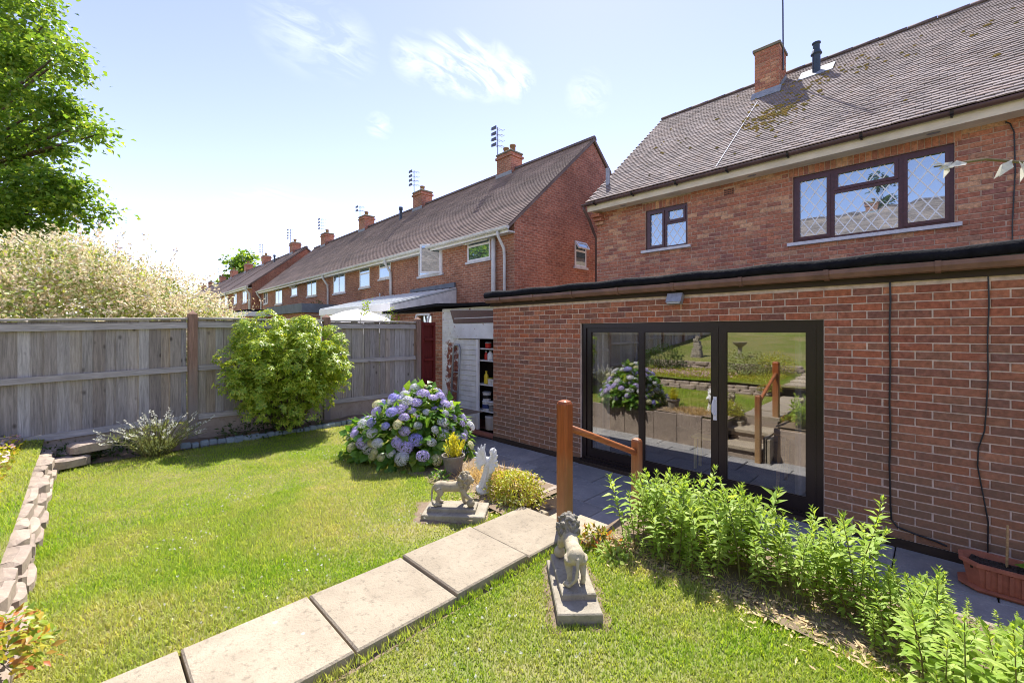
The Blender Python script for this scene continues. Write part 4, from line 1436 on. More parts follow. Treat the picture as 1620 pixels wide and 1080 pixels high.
for q in ((-8.46, -8.42, 1.98, 2.38), (-7.95, -7.91, 1.98, 2.38), (-8.42, -7.95, 2.34, 2.38), (-8.42, -7.95, 1.98, 2.02)):
    mb.obox(((q[0] + q[1]) / 2, SY - 0.06 + 0.25 * (2.36 - (q[2] + q[3]) / 2) * -1.0, (q[2] + q[3]) / 2), ((q[1] - q[0]) / 2, 0.015, (q[3] - q[2]) / 2), (R(-14), 0, 0))
mb.build('frame', MT['white'], swn)
mb = MB()
mb.hexa([(-9.85, SY - 0.16, 2.42), (-7.58, SY - 0.14, 2.52), (-7.58, 8.3, 2.52), (-9.85, 8.3, 2.42), (-9.85, SY - 0.16, 2.48), (-7.58, SY - 0.14, 2.58), (-7.58, 8.3, 2.58), (-9.85, 8.3, 2.48)])
mb.hexa([(-7.58, SY - 0.14, 2.52), (-5.88, SY - 0.14, 2.465), (-5.88, 8.3, 2.465), (-7.58, 8.3, 2.52), (-7.58, SY - 0.14, 2.58), (-5.88, SY - 0.14, 2.52), (-5.88, 8.3, 2.52), (-7.58, 8.3, 2.58)])
mb.build('roof', MT['felt'], shed)
mb = MB()
mb.box(-7.12, -5.78, SY - 0.03, SY - 0.006, 1.84, 2.14)
mb.build('lintel', MT['whitewall'], shed)
mb = MB()
mb.hexa([(-7.08, SY - 0.045, 2.15), (-5.78, SY - 0.045, 2.15), (-5.78, SY - 0.008, 2.15), (-7.08, SY - 0.008, 2.15), (-7.20, SY - 0.045, 2.42), (-5.78, SY - 0.045, 2.37), (-5.78, SY - 0.008, 2.37), (-7.20, SY - 0.008, 2.42)])
mb.build('sign_board', MT['rose'], shed)
mb = MB()
mb.box(-7.05, -5.78, SY - 0.052, SY - 0.046, 2.24, 2.255)
mb.build('board_trim', MT['sill'], shed)
# boarded door: each board a piece
mb = MB()
mb.box(-6.98, -6.38, SY + 0.03, SY + 0.045, 0.07, 1.83)
mb.box(-6.385, -6.345, SY - 0.02, SY + 0.03, 0.07, 1.83)
dr = mb.build('door', MT['white'], shed)
nb = 17
for k in range(nb):
    z0 = 0.075 + k * (1.75 / nb)
    m = MB()
    m.hexa([(-6.98, SY - 0.004, z0), (-6.39, SY - 0.004, z0), (-6.39, SY + 0.028, z0), (-6.98, SY + 0.028, z0), (-6.98, SY + 0.008, z0 + 0.099), (-6.39, SY + 0.008, z0 + 0.099), (-6.39, SY + 0.028, z0 + 0.099), (-6.98, SY + 0.028, z0 + 0.099)])
    m.build('board', MT['offwhite'], dr)
mb = MB()
mb.box(-6.99, -5.78, SY - 0.06, SY + 0.12, -0.03, 0.06)
mb.build('threshold', MT['quarry'], shed)
mb = MB()
mb.box(-7.41, -5.77, SY + 0.13, 8.07, 0.0, 0.05)
mb.build('floor', MT['quarry'], shed)
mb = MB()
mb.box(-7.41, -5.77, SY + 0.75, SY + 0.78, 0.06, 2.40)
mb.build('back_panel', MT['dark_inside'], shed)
for z in (0.42, 0.93, 1.40, 1.63):
    MB().bevbox(-6.5, -5.775, SY + 0.05, SY + 0.42, z, z + 0.022, 0.004).build('shelf', MT['offwhite'], shed)


def jar(x, y, z, r, h, mat, name, label, cat, lid=None, shape='round', band=None):
    t = thing(name, label, cat, (x, y, z))
    if shape == 'round':
        pr = [(r * 0.9, 0), (r, 0.01), (r * 1.04, h * 0.9), (r * 1.08, h * 0.93), (r * 1.08, h)]
        MB().lathe(pr, 14, (x, y, z)).build('body', mat, t, True)
    elif shape == 'bottle':
        pr = [(r * 0.9, 0), (r, 0.012), (r, h * 0.6), (r * 0.75, h * 0.74), (r * 0.35, h * 0.84), (r * 0.33, h * 0.92)]
        MB().lathe(pr, 12, (x, y, z), 1.0, 0.7).build('body', mat, t, True)
        MB().lathe([(r * 0.4, 0), (r * 0.4, h * 0.09)], 10, (x, y, z + h * 0.915)).build('cap', lid or mat, t)
    else:
        MB().bevbox(x - r, x + r, y - r * 0.7, y + r * 0.7, z, z + h, 0.01).build('body', mat, t)
    if lid and shape != 'bottle':
        MB().lathe([(r * 1.13, 0), (r * 1.13, 0.012), (r * 0.9, 0.02)], 14, (x, y, z + h)).build('lid', lid, t)
    if band:
        MB().lathe([(r * 1.03, 0), (r * 1.06, h * 0.45)], 14, (x, y, z + h * 0.25)).build('label_band', band, t)
    return t


sy = SY + 0.13
jar(-6.20, sy, 1.653, 0.06, 0.10, MT['plastic_red'], 'paint_tin', 'small red tin on the top shelf of the store', 'tin', MT['plastic_grey'])
jar(-6.265, sy, 0.953 + 0.47, 0.042, 0.17, MT['plastic_red'], 'bottle', 'red bottle on the second shelf of the store', 'bottle', MT['plastic_white'], 'bottle')
jar(-6.14, sy, 1.423, 0.07, 0.19, MT['plastic_white'], 'jug', 'white plastic jug beside the red bottle in the store', 'jug', MT['plastic_grey'], 'bottle')
jar(-6.26, sy, 0.953, 0.055, 0.25, MT['plastic_yellow'], 'bottle', 'yellow plastic bottle on the third shelf of the store', 'bottle', MT['plastic_yellow'], 'bottle')
jar(-6.14, sy, 0.953, 0.05, 0.11, MT['plastic_white'], 'tub', 'small white tub next to the yellow bottle in the store', 'tub', MT['leaf_yellow'])
jar(-6.02, sy, 0.953, 0.06, 0.10, MT['plastic_white'], 'tub', 'white tub at the right end of the third store shelf', 'tub')
jar(-6.24, sy, 0.443, 0.085, 0.17, MT['plastic_white'], 'paint_tub', 'white paint tub with navy label on the lowest store shelf', 'tub', MT['plastic_white'], 'round', MT['plastic_blue'])
jar(-6.24, sy, 0.636, 0.08, 0.15, MT['plastic_white'], 'paint_tub', 'dark labelled paint tub stacked upon another in the store', 'tub', MT['plastic_grey'], 'round', MT['black'])
jar(-6.06, sy, 0.443, 0.08, 0.10, MT['plastic_grey'], 'bowl', 'grey bowl on the lowest store shelf', 'bowl')
jar(-6.06, sy, 0.56, 0.10, 0.07, MT['plastic_white'], 'bowl', 'white bowl stacked over the grey bowl in the store', 'bowl')
jar(-6.19, SY + 0.22, 0.06, 0.13, 0.26, MT['plastic_white'], 'bin', 'white plastic bin standing on the floor of the store', 'bin')
# grey pipe frame leaning on the white wall
mb = MB()
mb.tube([(-7.10, SY - 0.10, 0.42), (-7.10, SY - 0.035, 1.62), (-7.06, SY - 0.03, 1.70), (-6.92, SY - 0.03, 1.70), (-6.88, SY - 0.035, 1.62), (-6.90, SY - 0.12, 0.05)], 0.02, 8)
for z in (0.75, 1.15):
    mb.tube([(-7.10, SY - 0.07, z), (-6.885, SY - 0.07, z)], 0.012, 6)
tag(mb.build('pipe_frame', MT['greymetal'], None, True), 'grey metal pipe frame leaning against the white store wall', 'frame')

# ================================================================== FENCE
FX = -7.20
fence = thing('fence', 'weathered grey close board garden fence with three rails and concrete gravel boards', 'fence', (FX, 2, LZ))


def fence_panel(y0, y1, z0, z1, tilt=0.0, top=True):
    zt = lambda y: tilt * (y - y1)
    y = y0
    i = 0
    while y < y1 - 0.03:
        w = min(random.choice((0.095, 0.10, 0.105, 0.115)), y1 - y)
        dx = random.choice((0.0, 0.012, 0.02))
        m = MB()
        a, b = z0 + zt(y) + random.uniform(-.006, .006), z1 + zt(y) + random.uniform(-.012, .004)
        tk = random.uniform(0.004, 0.008)
        m.hexa([(FX - 0.03 + dx, y - 0.004, a), (FX - 0.012 + dx + tk, y - 0.004, a), (FX - 0.016 + dx, y + w - 0.004, a), (FX - 0.03 + dx, y + w - 0.004, a),
                (FX - 0.03 + dx, y - 0.004, b), (FX - 0.012 + dx + tk, y - 0.004, b), (FX - 0.016 + dx, y + w - 0.004, b), (FX - 0.03 + dx, y + w - 0.004, b)])
        m.build('board', MT['board'], fence)
        y += w
        i += 1
    for k, z in enumerate((z1 - 0.075, (z0 + z1) / 2 + 0.01, z0 + 0.02)):
        h = 0.035 if k else 0.04
        m = MB()
        m.hexa([(FX + 0.002, y0, z - h + zt(y0)), (FX + 0.045, y0, z - h + zt(y0)), (FX + 0.045, y1, z - h + zt(y1)), (FX + 0.002, y1, z - h + zt(y1)),
                (FX + 0.002, y0, z + h + zt(y0)), (FX + 0.03, y0, z + h + zt(y0)), (FX + 0.03, y1, z + h + zt(y1)), (FX + 0.002, y1, z + h + zt(y1))])
        m.build('rail', MT['rail'], fence)
    m = MB()
    m.hexa([(FX - 0.045, y0, z1 + zt(y0)), (FX + 0.055, y0, z1 + zt(y0)), (FX + 0.055, y1, z1 + zt(y1)), (FX - 0.045, y1, z1 + zt(y1)),
            (FX - 0.045, y0, z1 + 0.03 + zt(y0)), (FX + 0.055, y0, z1 + 0.024 + zt(y0)), (FX + 0.055, y1, z1 + 0.024 + zt(y1)), (FX - 0.045, y1, z1 + 0.03 + zt(y1))])
    m.build('cap_rail', MT['rail'], fence)
    m = MB()
    m.box(FX - 0.025, FX + 0.018, y0, y1, z0 - 0.32, z0 - 0.018)
    m.build('gravel_board', MT['gravel_board'], fence)


fence_panel(-0.72, 1.00, 0.79, 2.135, 0.03)
fence_panel(1.12, 2.80, 0.79, 2.145)
fence_panel(2.92, 4.56, 0.78, 2.145)
z = 0.0
for k in range(7):
    y1 = -0.84 - k * 1.84
    z += 0.14
    fence_panel(y1 - 1.72, y1, 0.79 + z, 2.13 + z)
for i, y in enumerate([1.06, 2.86, 4.62, -0.78] + [-0.78 - 1.84 * k for k in range(1, 8)]):
    zt = 2.245 if i < 3 else 2.24 + 0.14 * max(0, i - 3)
    m = MB()
    h = 0.05
    m.hexa([(FX - 0.05, y - h, 0.2), (FX + 0.06, y - h, 0.2), (FX + 0.06, y + h, 0.2), (FX - 0.05, y + h, 0.2), (FX - 0.05, y - h, zt - 0.03), (FX + 0.06, y - h, zt - 0.03), (FX + 0.06, y + h, zt - 0.03), (FX - 0.05, y + h, zt - 0.03)])
    m.add([(FX - 0.05, y - h, zt - 0.03), (FX + 0.06, y - h, zt - 0.03), (FX + 0.06, y + h, zt - 0.03), (FX - 0.05, y + h, zt - 0.03), (FX + 0.005, y, zt + 0.02)], [(0, 1, 4), (1, 2, 4), (2, 3, 4), (3, 0, 4)])
    m.build('post', MT['fpost'], fence)
# maroon panel closing the gap to the store
mg = thing('trellis_gate', 'narrow maroon painted panel between the fence end and the store', 'gate', (FX, 5.0, 0.4))
for q in ((4.70, 4.76), (4.98, 5.03)):
    MB().box(FX - 0.02, FX + 0.03, q[0], q[1], 0.45, 2.17).build('stile', MT['maroon'], mg)
for z in (0.55, 0.98, 1.40, 1.80, 2.10):
    MB().box(FX - 0.012, FX + 0.04, 4.762, 4.978, z, z + 0.05).build('bar', MT['maroon'], mg)
MB().box(FX - 0.03, FX - 0.014, 4.70, 5.03, 0.45, 2.16).build('board', MT['maroon'], mg)

# ================================================================== NEIGHBOURING TERRACES
TR = R(-1.4)


def map_rear(x, d, z):
    return (x, d, z)


def nb_window(parent, x0, x1, z0, z1, style, axis='Y', xg=0.0, open_top=False, open_side=False, frame=None):
    fm = frame or MT['white']
    mp = (lambda a, d, z: (a, d, z)) if axis == 'Y' else (lambda a, d, z: (xg - d, a, z))
    b = 0.055
    mb = MB()
    for q in ((x0, x0 + b, z0, z1), (x1 - b, x1, z0, z1), (x0 + b, x1 - b, z0, z0 + b), (x0 + b, x1 - b, z1 - b, z1)):
        mb.box(q[0], q[1], -0.02, 0.05, q[2], q[3], mp)
    xm, zm = (x0 + x1) / 2, z0 + (z1 - z0) * 0.62
    if style == 'two':
        mb.box(xm - 0.035, xm + 0.035, -0.02, 0.05, z0 + b, z1 - b, mp)
    else:
        mb.box(x0 + b, x1 - b, -0.02, 0.05, zm - 0.03, zm + 0.03, mp)
    w = mb.build('window', fm, parent, local=True)
    m2 = MB()
    m2.box(x0 + b, x1 - b, -0.012, 0.0, z0 + b, z1 - b, mp)
    m2.build('pane', MT['pane_far'], w, local=True)
    m2 = MB()
    m2.box(x0 - 0.06, x1 + 0.06, -0.06, -0.001, z0 - 0.07, z0 - 0.001, mp)
    m2.build('sill', MT['sill'] if style != 'plain' else fm, w, local=True)
    if open_top:                               # top-hung light pushed outwards
        h = z1 - b - zm
        an = R(32)
        m2 = MB()
        def tmp(a, d, t):
            return mp(a, -0.025 - math.sin(an) * t + math.cos(an) * d, z1 - 0.03 - math.cos(an) * t - math.sin(an) * d)
        for q in ((x0, x0 + b, 0, h), (x1 - b, x1, 0, h), (x0 + b, x1 - b, 0, b), (x0 + b, x1 - b, h - b, h)):
            m2.box(q[0], q[1], -0.02, 0.02, q[2], q[3], tmp)
        s = m2.build('open_light', fm, w, local=True)
        m3 = MB()
        m3.box(x0 + b, x1 - b, -0.006, 0.006, b, h - b, tmp)
        m3.build('pane', MT['pane_far'], w, local=True)
    if open_side:
        h = xm - x0
        an = R(38)
        m2 = MB()
        def smp(t, d, z):
            return mp(x1 - 0.02 - math.cos(an) * t, -0.03 - math.sin(an) * t + d, z)
        for q in ((0, b, z0, z1), (h - b, h, z0, z1), (b, h - b, z0, z0 + b), (b, h - b, z1 - b, z1)):
            m2.box(q[0], q[1], -0.02, 0.02, q[2], q[3], smp)
        m2.build('open_sash', fm, w, local=True)
        m3 = MB()
        m3.box(b, h - b, -0.006, 0.006, z0 + b, z1 - b, smp)
        m3.build('pane', MT['pane_far'], w, local=True)
    return w


def stepped(mb, x0, x1, y0, z0, y1, z1, n):
    for k in range(n):
        a, b = k / n, (k + 1) / n
        ya, yb = y0 + (y1 - y0) * a, y0 + (y1 - y0) * b
        za, zb = z0 + (z1 - z0) * a, z0 + (z1 - z0) * b
        mb.add([(x0, ya, za), (x1, ya, za), (x1, ya, za + 0.03), (x0, ya, za + 0.03), (x1, yb, zb), (x0, yb, zb)], [(0, 1, 2, 3), (3, 2, 4, 5)])


def terrace_house(x_right, y_wall, width, label, windows, zg=0.3, end_right=False, end_left=False, chim=4.0, depth=7.2, eave=4.67, ridge=8.0, aerial=1, pots=1, rot=TR, n=46, pipes=(), vent=None, gable_win=None, group=None):
    """Local frame: x runs 0 to -width along the rear wall, y goes into the house, z up from its ground."""
    t = thing('terraced_house', label, 'house', (x_right, y_wall, zg), rot, group)
    yr = depth / 2
    mb = MB()
    mb.prism([(0, 0), (depth, 0), (depth, eave - 0.05), (yr, ridge - 0.14), (0, eave - 0.05)], -width, 0.0)
    me = mb.mesh('wall', MT['brickwork_rear'])
    me.materials.append(MT['brickwork_gable'])
    for p in me.polygons:
        if abs(p.normal.x) > 0.7:
            p.material_index = 1
    link('wall', me, t, local=True)
    xr = 0.06 if end_right else 0.0
    mb = MB()
    stepped(mb, -width, xr, -0.28, eave - 0.16 - 0.02, yr, ridge, n)
    stepped(mb, -width, xr, depth + 0.28, eave - 0.18, yr, ridge, 4)
    if end_right or end_left:
        for xx, on in ((xr, end_right), (-width - 0.03, end_left)):
            if on:
                mb.hexa([(xx - 0.05, -0.28, eave - 0.28), (xx, -0.28, eave - 0.28), (xx, yr, ridge - 0.10), (xx - 0.05, yr, ridge - 0.10), (xx - 0.05, -0.28, eave - 0.19), (xx, -0.28, eave - 0.19), (xx, yr, ridge + 0.0), (xx - 0.05, yr, ridge + 0.0)])
                mb.hexa([(xx - 0.05, yr, ridge - 0.10), (xx, yr, ridge - 0.10), (xx, depth + 0.28, eave - 0.28), (xx - 0.05, depth + 0.28, eave - 0.28), (xx - 0.05, yr, ridge), (xx, yr, ridge), (xx, depth + 0.28, eave - 0.19), (xx - 0.05, depth + 0.28, eave - 0.19)])
    rf = mb.build('roof', MT['tile_far'], t, local=True)
    k = 0
    while k * 0.45 < width:
        a = -k * 0.45 + xr
        MB().prism([(yr - 0.12, ridge - 0.05), (yr - 0.08, ridge + 0.05), (yr, ridge + 0.085), (yr + 0.08, ridge + 0.05), (yr + 0.12, ridge - 0.05)], max(a - 0.445, -width), a).build('ridge_tile', MT['ridge'], rf, local=True)
        k += 1
    MB().box(-width, xr * 0.5, -0.25, -0.001, eave - 0.34, eave - 0.30).build('soffit', MT['offwhite'], t, local=True)
    MB().box(-width, xr * 0.5, -0.272, -0.25, eave - 0.36, eave - 0.18).build('fascia', MT['white'], t, local=True)
    mb = MB()
    mb.prism([(-0.275, eave - 0.20), (-0.38, eave - 0.20), (-0.375, eave - 0.26), (-0.34, eave - 0.29), (-0.29, eave - 0.285), (-0.275, eave - 0.25)], -width, xr + 0.03)
    mb.build('gutter', MT['offwhite'], t, local=True)
    for (x, top, bot, r) in pipes:
        mb = MB()
        if top == 'gutter':
            mb.tube([(x, -0.32, eave - 0.28), (x, -0.30, eave - 0.42), (x, -0.09, eave - 0.72), (x, -0.07, eave - 0.95), (x, -0.07, bot)], r, 8)
        else:
            mb.tube([(x, -0.09, top), (x, -0.09, bot)], r, 8)
            mb.tube([(x, -0.09, bot + 0.3), (x, -0.09, bot + 0.36)], r * 1.3, 8)
        mb.build('downpipe', MT['offwhite'], t, True, local=True)
    if vent:
        x, y = vent
        zz_ = eave - 0.18 + (ridge - eave + 0.18) * (y + 0.28) / (yr + 0.28)
        MB().lathe([(0.075, -0.15), (0.075, 0.45), (0.1, 0.47), (0.1, 0.62), (0.06, 0.63)], 10, (x, y, zz_)).build('vent_pipe', MT['blueblack'], t, local=True)
    if chim is not None:
        x0, x1, y0, y1 = -chim - 0.40, -chim + 0.40, yr - 0.30, yr + 0.32
        mb = MB()
        mb.box(x0, x1, y0, y1, ridge - 0.75, ridge + 0.62)
        mb.box(x0 - 0.05, x1 + 0.05, y0 - 0.05, y1 + 0.05, ridge + 0.46, ridge + 0.54)
        cme = mb.mesh('chimney', MT['brickwork_rear'])
        cme.materials.append(MT['brickwork_gable'])
        for p in cme.polygons:
            if abs(p.normal.x) > 0.7:
                p.material_index = 1
        c = link('chimney', cme, t, local=True)
        MB().bevbox(x0 - 0.03, x1 + 0.03, y0 - 0.03, y1 + 0.03, ridge + 0.62, ridge + 0.70, 0.03).build('cap', MT['chim_cap'], c, local=True)
        zr = eave - 0.18 + (ridge - eave + 0.18) * (y0 + 0.28) / (yr + 0.28)
        MB().box(x0 - 0.04, x1 + 0.06, y0 - 0.03, y0 - 0.004, zr - 0.12, zr + 0.14).build('flashing', MT['lead'], c, local=True)
        for i in range(pots):
            MB().lathe([(0.12, 0), (0.11, 0.05), (0.105, 0.24), (0.125, 0.25), (0.125, 0.30), (0.07, 0.30)], 12, (-chim + (0.2 if i else -0.18) * (pots > 1), yr, ridge + 0.68)).build('chimney_pot', MT['bronze_clay'], c, True, local=True)
        if aerial:
            mb = MB()
            ax, ay = x0 - 0.06, y0 + 0.1
            H_ = 1.25 if aerial == 1 else 0.8
            mb.tube([(ax, ay, ridge - 0.1), (ax, ay, ridge + 0.6 + H_)], 0.018, 6)
            for q in range(4 if aerial == 1 else 2):
                zq = ridge + 0.5 + H_ - q * 0.22
                mb.tube([(ax - 0.1, ay - 0.20, zq), (ax + 0.1, ay + 0.2, zq + 0.05)], 0.01, 5)
                for e in range(5):
                    f = e / 4
                    mb.tube([(ax - 0.1 + 0.2 * f - 0.10, ay - 0.20 + 0.4 * f, zq), (ax - 0.1 + 0.2 * f + 0.10, ay - 0.20 + 0.4 * f, zq)], 0.007, 4)
                mb.box(ax - 0.14, ax + 0.14, ay - 0.22, ay - 0.19, zq - 0.055, zq + 0.055)
            mb.build('aerial', MT['darkmetal'], t, local=True)
    for wd in windows:
        nb_window(t, *wd[:5], **(wd[5] if len(wd) > 5 else {}))
    if gable_win:
        nb_window(t, *gable_win, 'top', axis='X', open_top=True)
    return t


def yw(x):
    return 8.2 + 0.0245 * (-8.05 - x)


ZG = 0.3
A0, B0, C0, E0, L0 = -8.05, -14.4, -20.75, -27.1, -33.4


def wl(x0, x1, z0, z1, right, style, **k):
    f = yw((x0 + x1) / 2) / 8.4
    return (x0 * f - right, x1 * f - right, 1.97 + (z0 - 1.97) * f - ZG, 1.97 + (z1 - 1.97) * f - ZG, style, k)


terrace_house(A0, yw(A0), A0 - B0, 'end terrace brick house across the gap with open windows and white pipes',
              [wl(-10.27, -9.2, 4.12, 4.86, A0, 'top', open_top=True), wl(-13.0, -11.55, 3.92, 4.88, A0, 'two', open_side=True)], ZG, True, chim=4.0, pots=2,
              pipes=((-0.75, 4.3, 2.1, 0.06), (-0.32, 'gutter', 1.8, 0.04)), gable_win=(2.62, 3.2, 3.72, 4.52))
terrace_house(B0, yw(B0), B0 - C0, 'brick terraced house second from the gap with three white framed windows',
              [wl(-15.84, -14.9, 4.08, 4.78, B0, 'top'), wl(-17.56, -16.6, 3.85, 4.78, B0, 'top'), wl(-20.3, -18.95, 3.77, 4.76, B0, 'two')], ZG, chim=4.0, pipes=((-0.35, 'gutter', 2.0, 0.05), (-1.2, 3.2, 2.3, 0.03)), vent=(-4.9, 2.9))
terrace_house(C0, yw(C0), C0 - E0, 'brick terraced house third from the gap with cream casement window',
              [wl(-23.7, -22.3, 3.83, 4.76, C0, 'two', frame=MT['cream']), wl(-26.1, -25.1, 4.0, 4.68, C0, 'top', open_top=True)], ZG, chim=3.95, aerial=2, pipes=((-0.3, 'gutter', 2.0, 0.05),))
terrace_house(E0, yw(E0), E0 - L0, 'brick terraced house at the far end of the nearest row',
              [wl(-29.0, -27.6, 3.66, 4.7, E0, 'two', frame=MT['cream']), wl(-31.4, -30.5, 3.8, 4.7, E0, 'two')], ZG, False, True, chim=3.9, pipes=((-6.1, 'gutter', 2.0, 0.05),))
# second row, set a little forward and higher
x = -33.9
for i in range(4):
    terrace_house(x, 8.35 + 0.12 * i, 6.6, ['brick house with bare gable at the near end of the second row', 'second brick house of the second terrace row with pale windows',
                                        'third brick house of the second terrace row under the far tree', 'farthest brick house of the second terrace row'][i],
                  [(-2.6, -1.4, 3.45, 4.35, 'two'), (-5.6, -4.6, 3.5, 4.35, 'two')] if i == 0 else [(-2.2, -1.1, 3.4, 4.35, 'top'), (-4.9, -3.7, 3.4, 4.35, 'two')], 0.65, i == 0, i == 3, chim=(2.6, 4.2, 4.2, 4.2)[i], aerial=1 if i != 2 else 2,
                  pipes=((-0.45, 'gutter', 2.0, 0.06), (-0.2, 'gutter', 2.0, 0.045)) if i == 0 else ((-0.4, 'gutter', 2.0, 0.05),), rot=TR, n=30, eave=4.72, ridge=7.75, vent=(-5.6, 2.9) if i == 0 else None)
    x -= 6.6
x = -65.5
for i in range(3):
    terrace_house(x, 9.6 + 0.16 * i, 6.6, ['nearest gabled house of the farthest visible row', 'middle house of the farthest visible row', 'last house of the farthest visible row'][i],
                  [(-2.2, -1.1, 3.4, 4.35, 'two'), (-4.9, -3.7, 3.4, 4.35, 'two')], 0.7, i == 0, i == 2, chim=(2.4, 4.2, 4.2)[i], rot=TR, n=16)
    x -= 6.6

# rear additions and garden things beyond the fence
lt = thing('lean_to', 'pale lean to with sloping translucent roof behind the nearest neighbour house', 'lean-to', (-12, 7.2, 0.46))
xa, xb, ya, yb = -15.6, -10.62, 6.0, yw(-12) - 0.06
mb = MB()
mb.hexa([(xa, ya, 2.72), (xb, ya, 2.72), (xb, yb, 3.30), (xa, yb, 3.30), (xa, ya, 2.76), (xb, ya, 2.76), (xb, yb, 3.34), (xa, yb, 3.34)])
mb.build('roof', MT['paleroof'], lt)
for k in range(14):
    xk = xa + 0.02 + (xb - xa - 0.06) * k / 13
    MB().hexa([(xk, ya - 0.02, 2.765), (xk + 0.03, ya - 0.02, 2.765), (xk + 0.03, yb, 3.345), (xk, yb, 3.345), (xk, ya - 0.02, 2.79), (xk + 0.03, ya - 0.02, 2.79), (xk + 0.03, yb, 3.37), (xk, yb, 3.37)]).build('glazing_bar', MT['white'], lt)
MB().box(xa, xb, ya - 0.05, ya - 0.003, 2.56, 2.76).build('fascia', MT['white'], lt)
MB().add([(xb, ya, 0.46), (xb, yb, 0.46), (xb, yb, 3.29), (xb, ya, 2.71), (xb - 0.05, ya, 0.46), (xb - 0.05, yb, 0.46), (xb - 0.05, yb, 3.29), (xb - 0.05, ya, 2.71)], [(0, 1, 2, 3), (7, 6, 5, 4), (0, 3, 7, 4), (1, 5, 6, 2)]).build('end_panel', MT['offwhite'], lt)
MB().box(xa, xb - 0.06, ya, ya + 0.05, 0.46, 2.56).build('front_panel', MT['offwhite'], lt)
MB().hexa([(-13.2, yb - 0.06, 3.37), (xb - 0.05, yb - 0.06, 3.37), (xb - 0.05, yb, 3.37), (-13.2, yb, 3.37), (-13.2, yb - 0.06, 3.46), (xb - 0.05, yb - 0.06, 3.52), (xb - 0.05, yb, 3.52), (-13.2, yb, 3.46)]).build('flashing', MT['greyroof'], lt)
fe = thing('flat_roof_extension', 'grey felt flat roofed extension behind the third terrace house', 'extension', (-20.2, 7.5, 0.46))
MB().box(-22.4, -18.0, 6.3, yw(-20) - 0.05, 0.46, 2.75).build('wall', MT['brickwork_rear'], fe)
MB().box(-22.5, -17.9, 6.15, yw(-20) - 0.05, 2.755, 3.12).build('roof', MT['greyroof'], fe)
fe = thing('flat_roof_extension', 'red brick extension with white fascia and dark flat roof', 'extension', (-25.5, 7, 0.46))
MB().box(-28.6, -23.2, 5.6, yw(-25) - 0.1, 0.46, 2.72).build('wall', MT['brickwork_rear'], fe)
MB().box(-28.75, -23.05, 5.45, yw(-25) - 0.1, 2.725, 2.95).build('fascia', MT['white'], fe)
MB().box(-28.7, -23.1, 5.5, yw(-25) - 0.15, 2.951, 3.05).build('roof', MT['felt'], fe)
pa = thing('parasol', 'open cream parasol behind the fence near the lean to', 'parasol', (-10.6, 5.0, 0.46))
mb = MB()
V, F = [], []
nn = 8
for j, (r, zz_) in enumerate(((0.02, 2.56), (0.35, 2.49), (0.75, 2.34), (1.1, 2.12), (1.3, 1.95))):
    for k in range(nn * 4):
        a = 2 * math.pi * k / (nn * 4)
        sag = 0.03 * r * (1 - abs(math.cos(a * nn / 2)))
        V.append((-10.6 + r * math.cos(a), 5.0 + r * math.sin(a), zz_ - sag))
for j in range(4):
    for k in range(nn * 4):
        k2 = (k + 1) % (nn * 4)
        F.append((j * 32 + k, j * 32 + k2, (j + 1) * 32 + k2, (j + 1) * 32 + k))
V2 = [(a, b, c - 0.012) for a, b, c in V]
F2 = [tuple(i + len(V) for i in reversed(f)) for f in F]
mb.add(V + V2, F + F2)
mb.build('canopy', MT['umbrella'], pa)
MB().tube([(-10.6, 5, 0.46), (-10.6, 5, 2.58)], 0.022, 8).build('pole', MT['white'], pa)


# ================================================================== PLANTS
def tangent_dirs(N, droop=0.0, spread=0.6):
    d = N + spread * rng.normal(size=N.shape)
    d[:, 2] -= droop
    return nrm(d)


def dome_points(n, c, r, zmin=-0.2, shell=0.75, lumps=0.12, seed=0):
    g = np.random.default_rng(seed)
    d = nrm(g.normal(size=(n * 3, 3)))
    d = d[d[:, 2] > zmin][:n]
    lum = 1 + lumps * (np.sin(5 * d[:, 0] + 3 * d[:, 2] + seed) + np.sin(6 * d[:, 1] - 4 * d[:, 2] + 2 * seed)) * 0.7
    rad = (shell + (1 - shell) * g.random(len(d)) ** 0.6) * lum
    return np.array(c) + d * np.array(r) * rad[:, None], d


def twigs(n, c, top, r, z0, seed, rad=0.012):
    g = random.Random(seed)
    mb = MB()
    for i in range(n):
        a = g.uniform(0, 2 * math.pi)
        q = g.uniform(0.35, 0.95)
        e = (c[0] + r[0] * q * math.cos(a), c[1] + r[1] * q * math.sin(a), z0 + (top - z0) * g.uniform(0.55, 0.95) * (1.1 - 0.4 * q))
        b = (c[0] + 0.12 * r[0] * math.cos(a), c[1] + 0.12 * r[1] * math.sin(a), z0)
        m = tuple((b[k] * 0.5 + e[k] * 0.5 + (0.08 if k == 2 else 0)) for k in range(3))
        mb.tube([b, m, e], [rad, rad * 0.7, rad * 0.3], 5, False)
    return mb


# --- big green shrub against the fence
sh = thing('leafy_shrub', 'large glossy green shrub with whorled leaves growing against the fence', 'shrub', (-6.72, 2.12, LZ))
C = np.array((-6.60, 2.12, 1.35))
Pw, Nw = [], []
g = np.random.default_rng(3)
lob = []
for i in range(230):                            # boughs of different reach
    d = nrm(g.normal(size=(1, 3)))[0]
    d[2] = d[2] * 0.9 + 0.1
    p = C + d * np.array((0.55, 0.76, 0.84)) * (0.35 + 0.68 * g.random() ** 0.6)
    p[0] = max(p[0], -7.12)
    if p[2] > 0.62:
        lob.append((p, g.uniform(0.09, 0.19)))
for p, r in lob:
    k = int(12 + 40 * (r / 0.2) ** 2)
    d = nrm(g.normal(size=(k, 3)) + np.array((0.15, -0.2, 0.75)))
    Pw.append(p + d * r * g.uniform(0.75, 1.05, (k, 1)))
    Nw.append(nrm(d + np.array((0, 0, 0.6))))
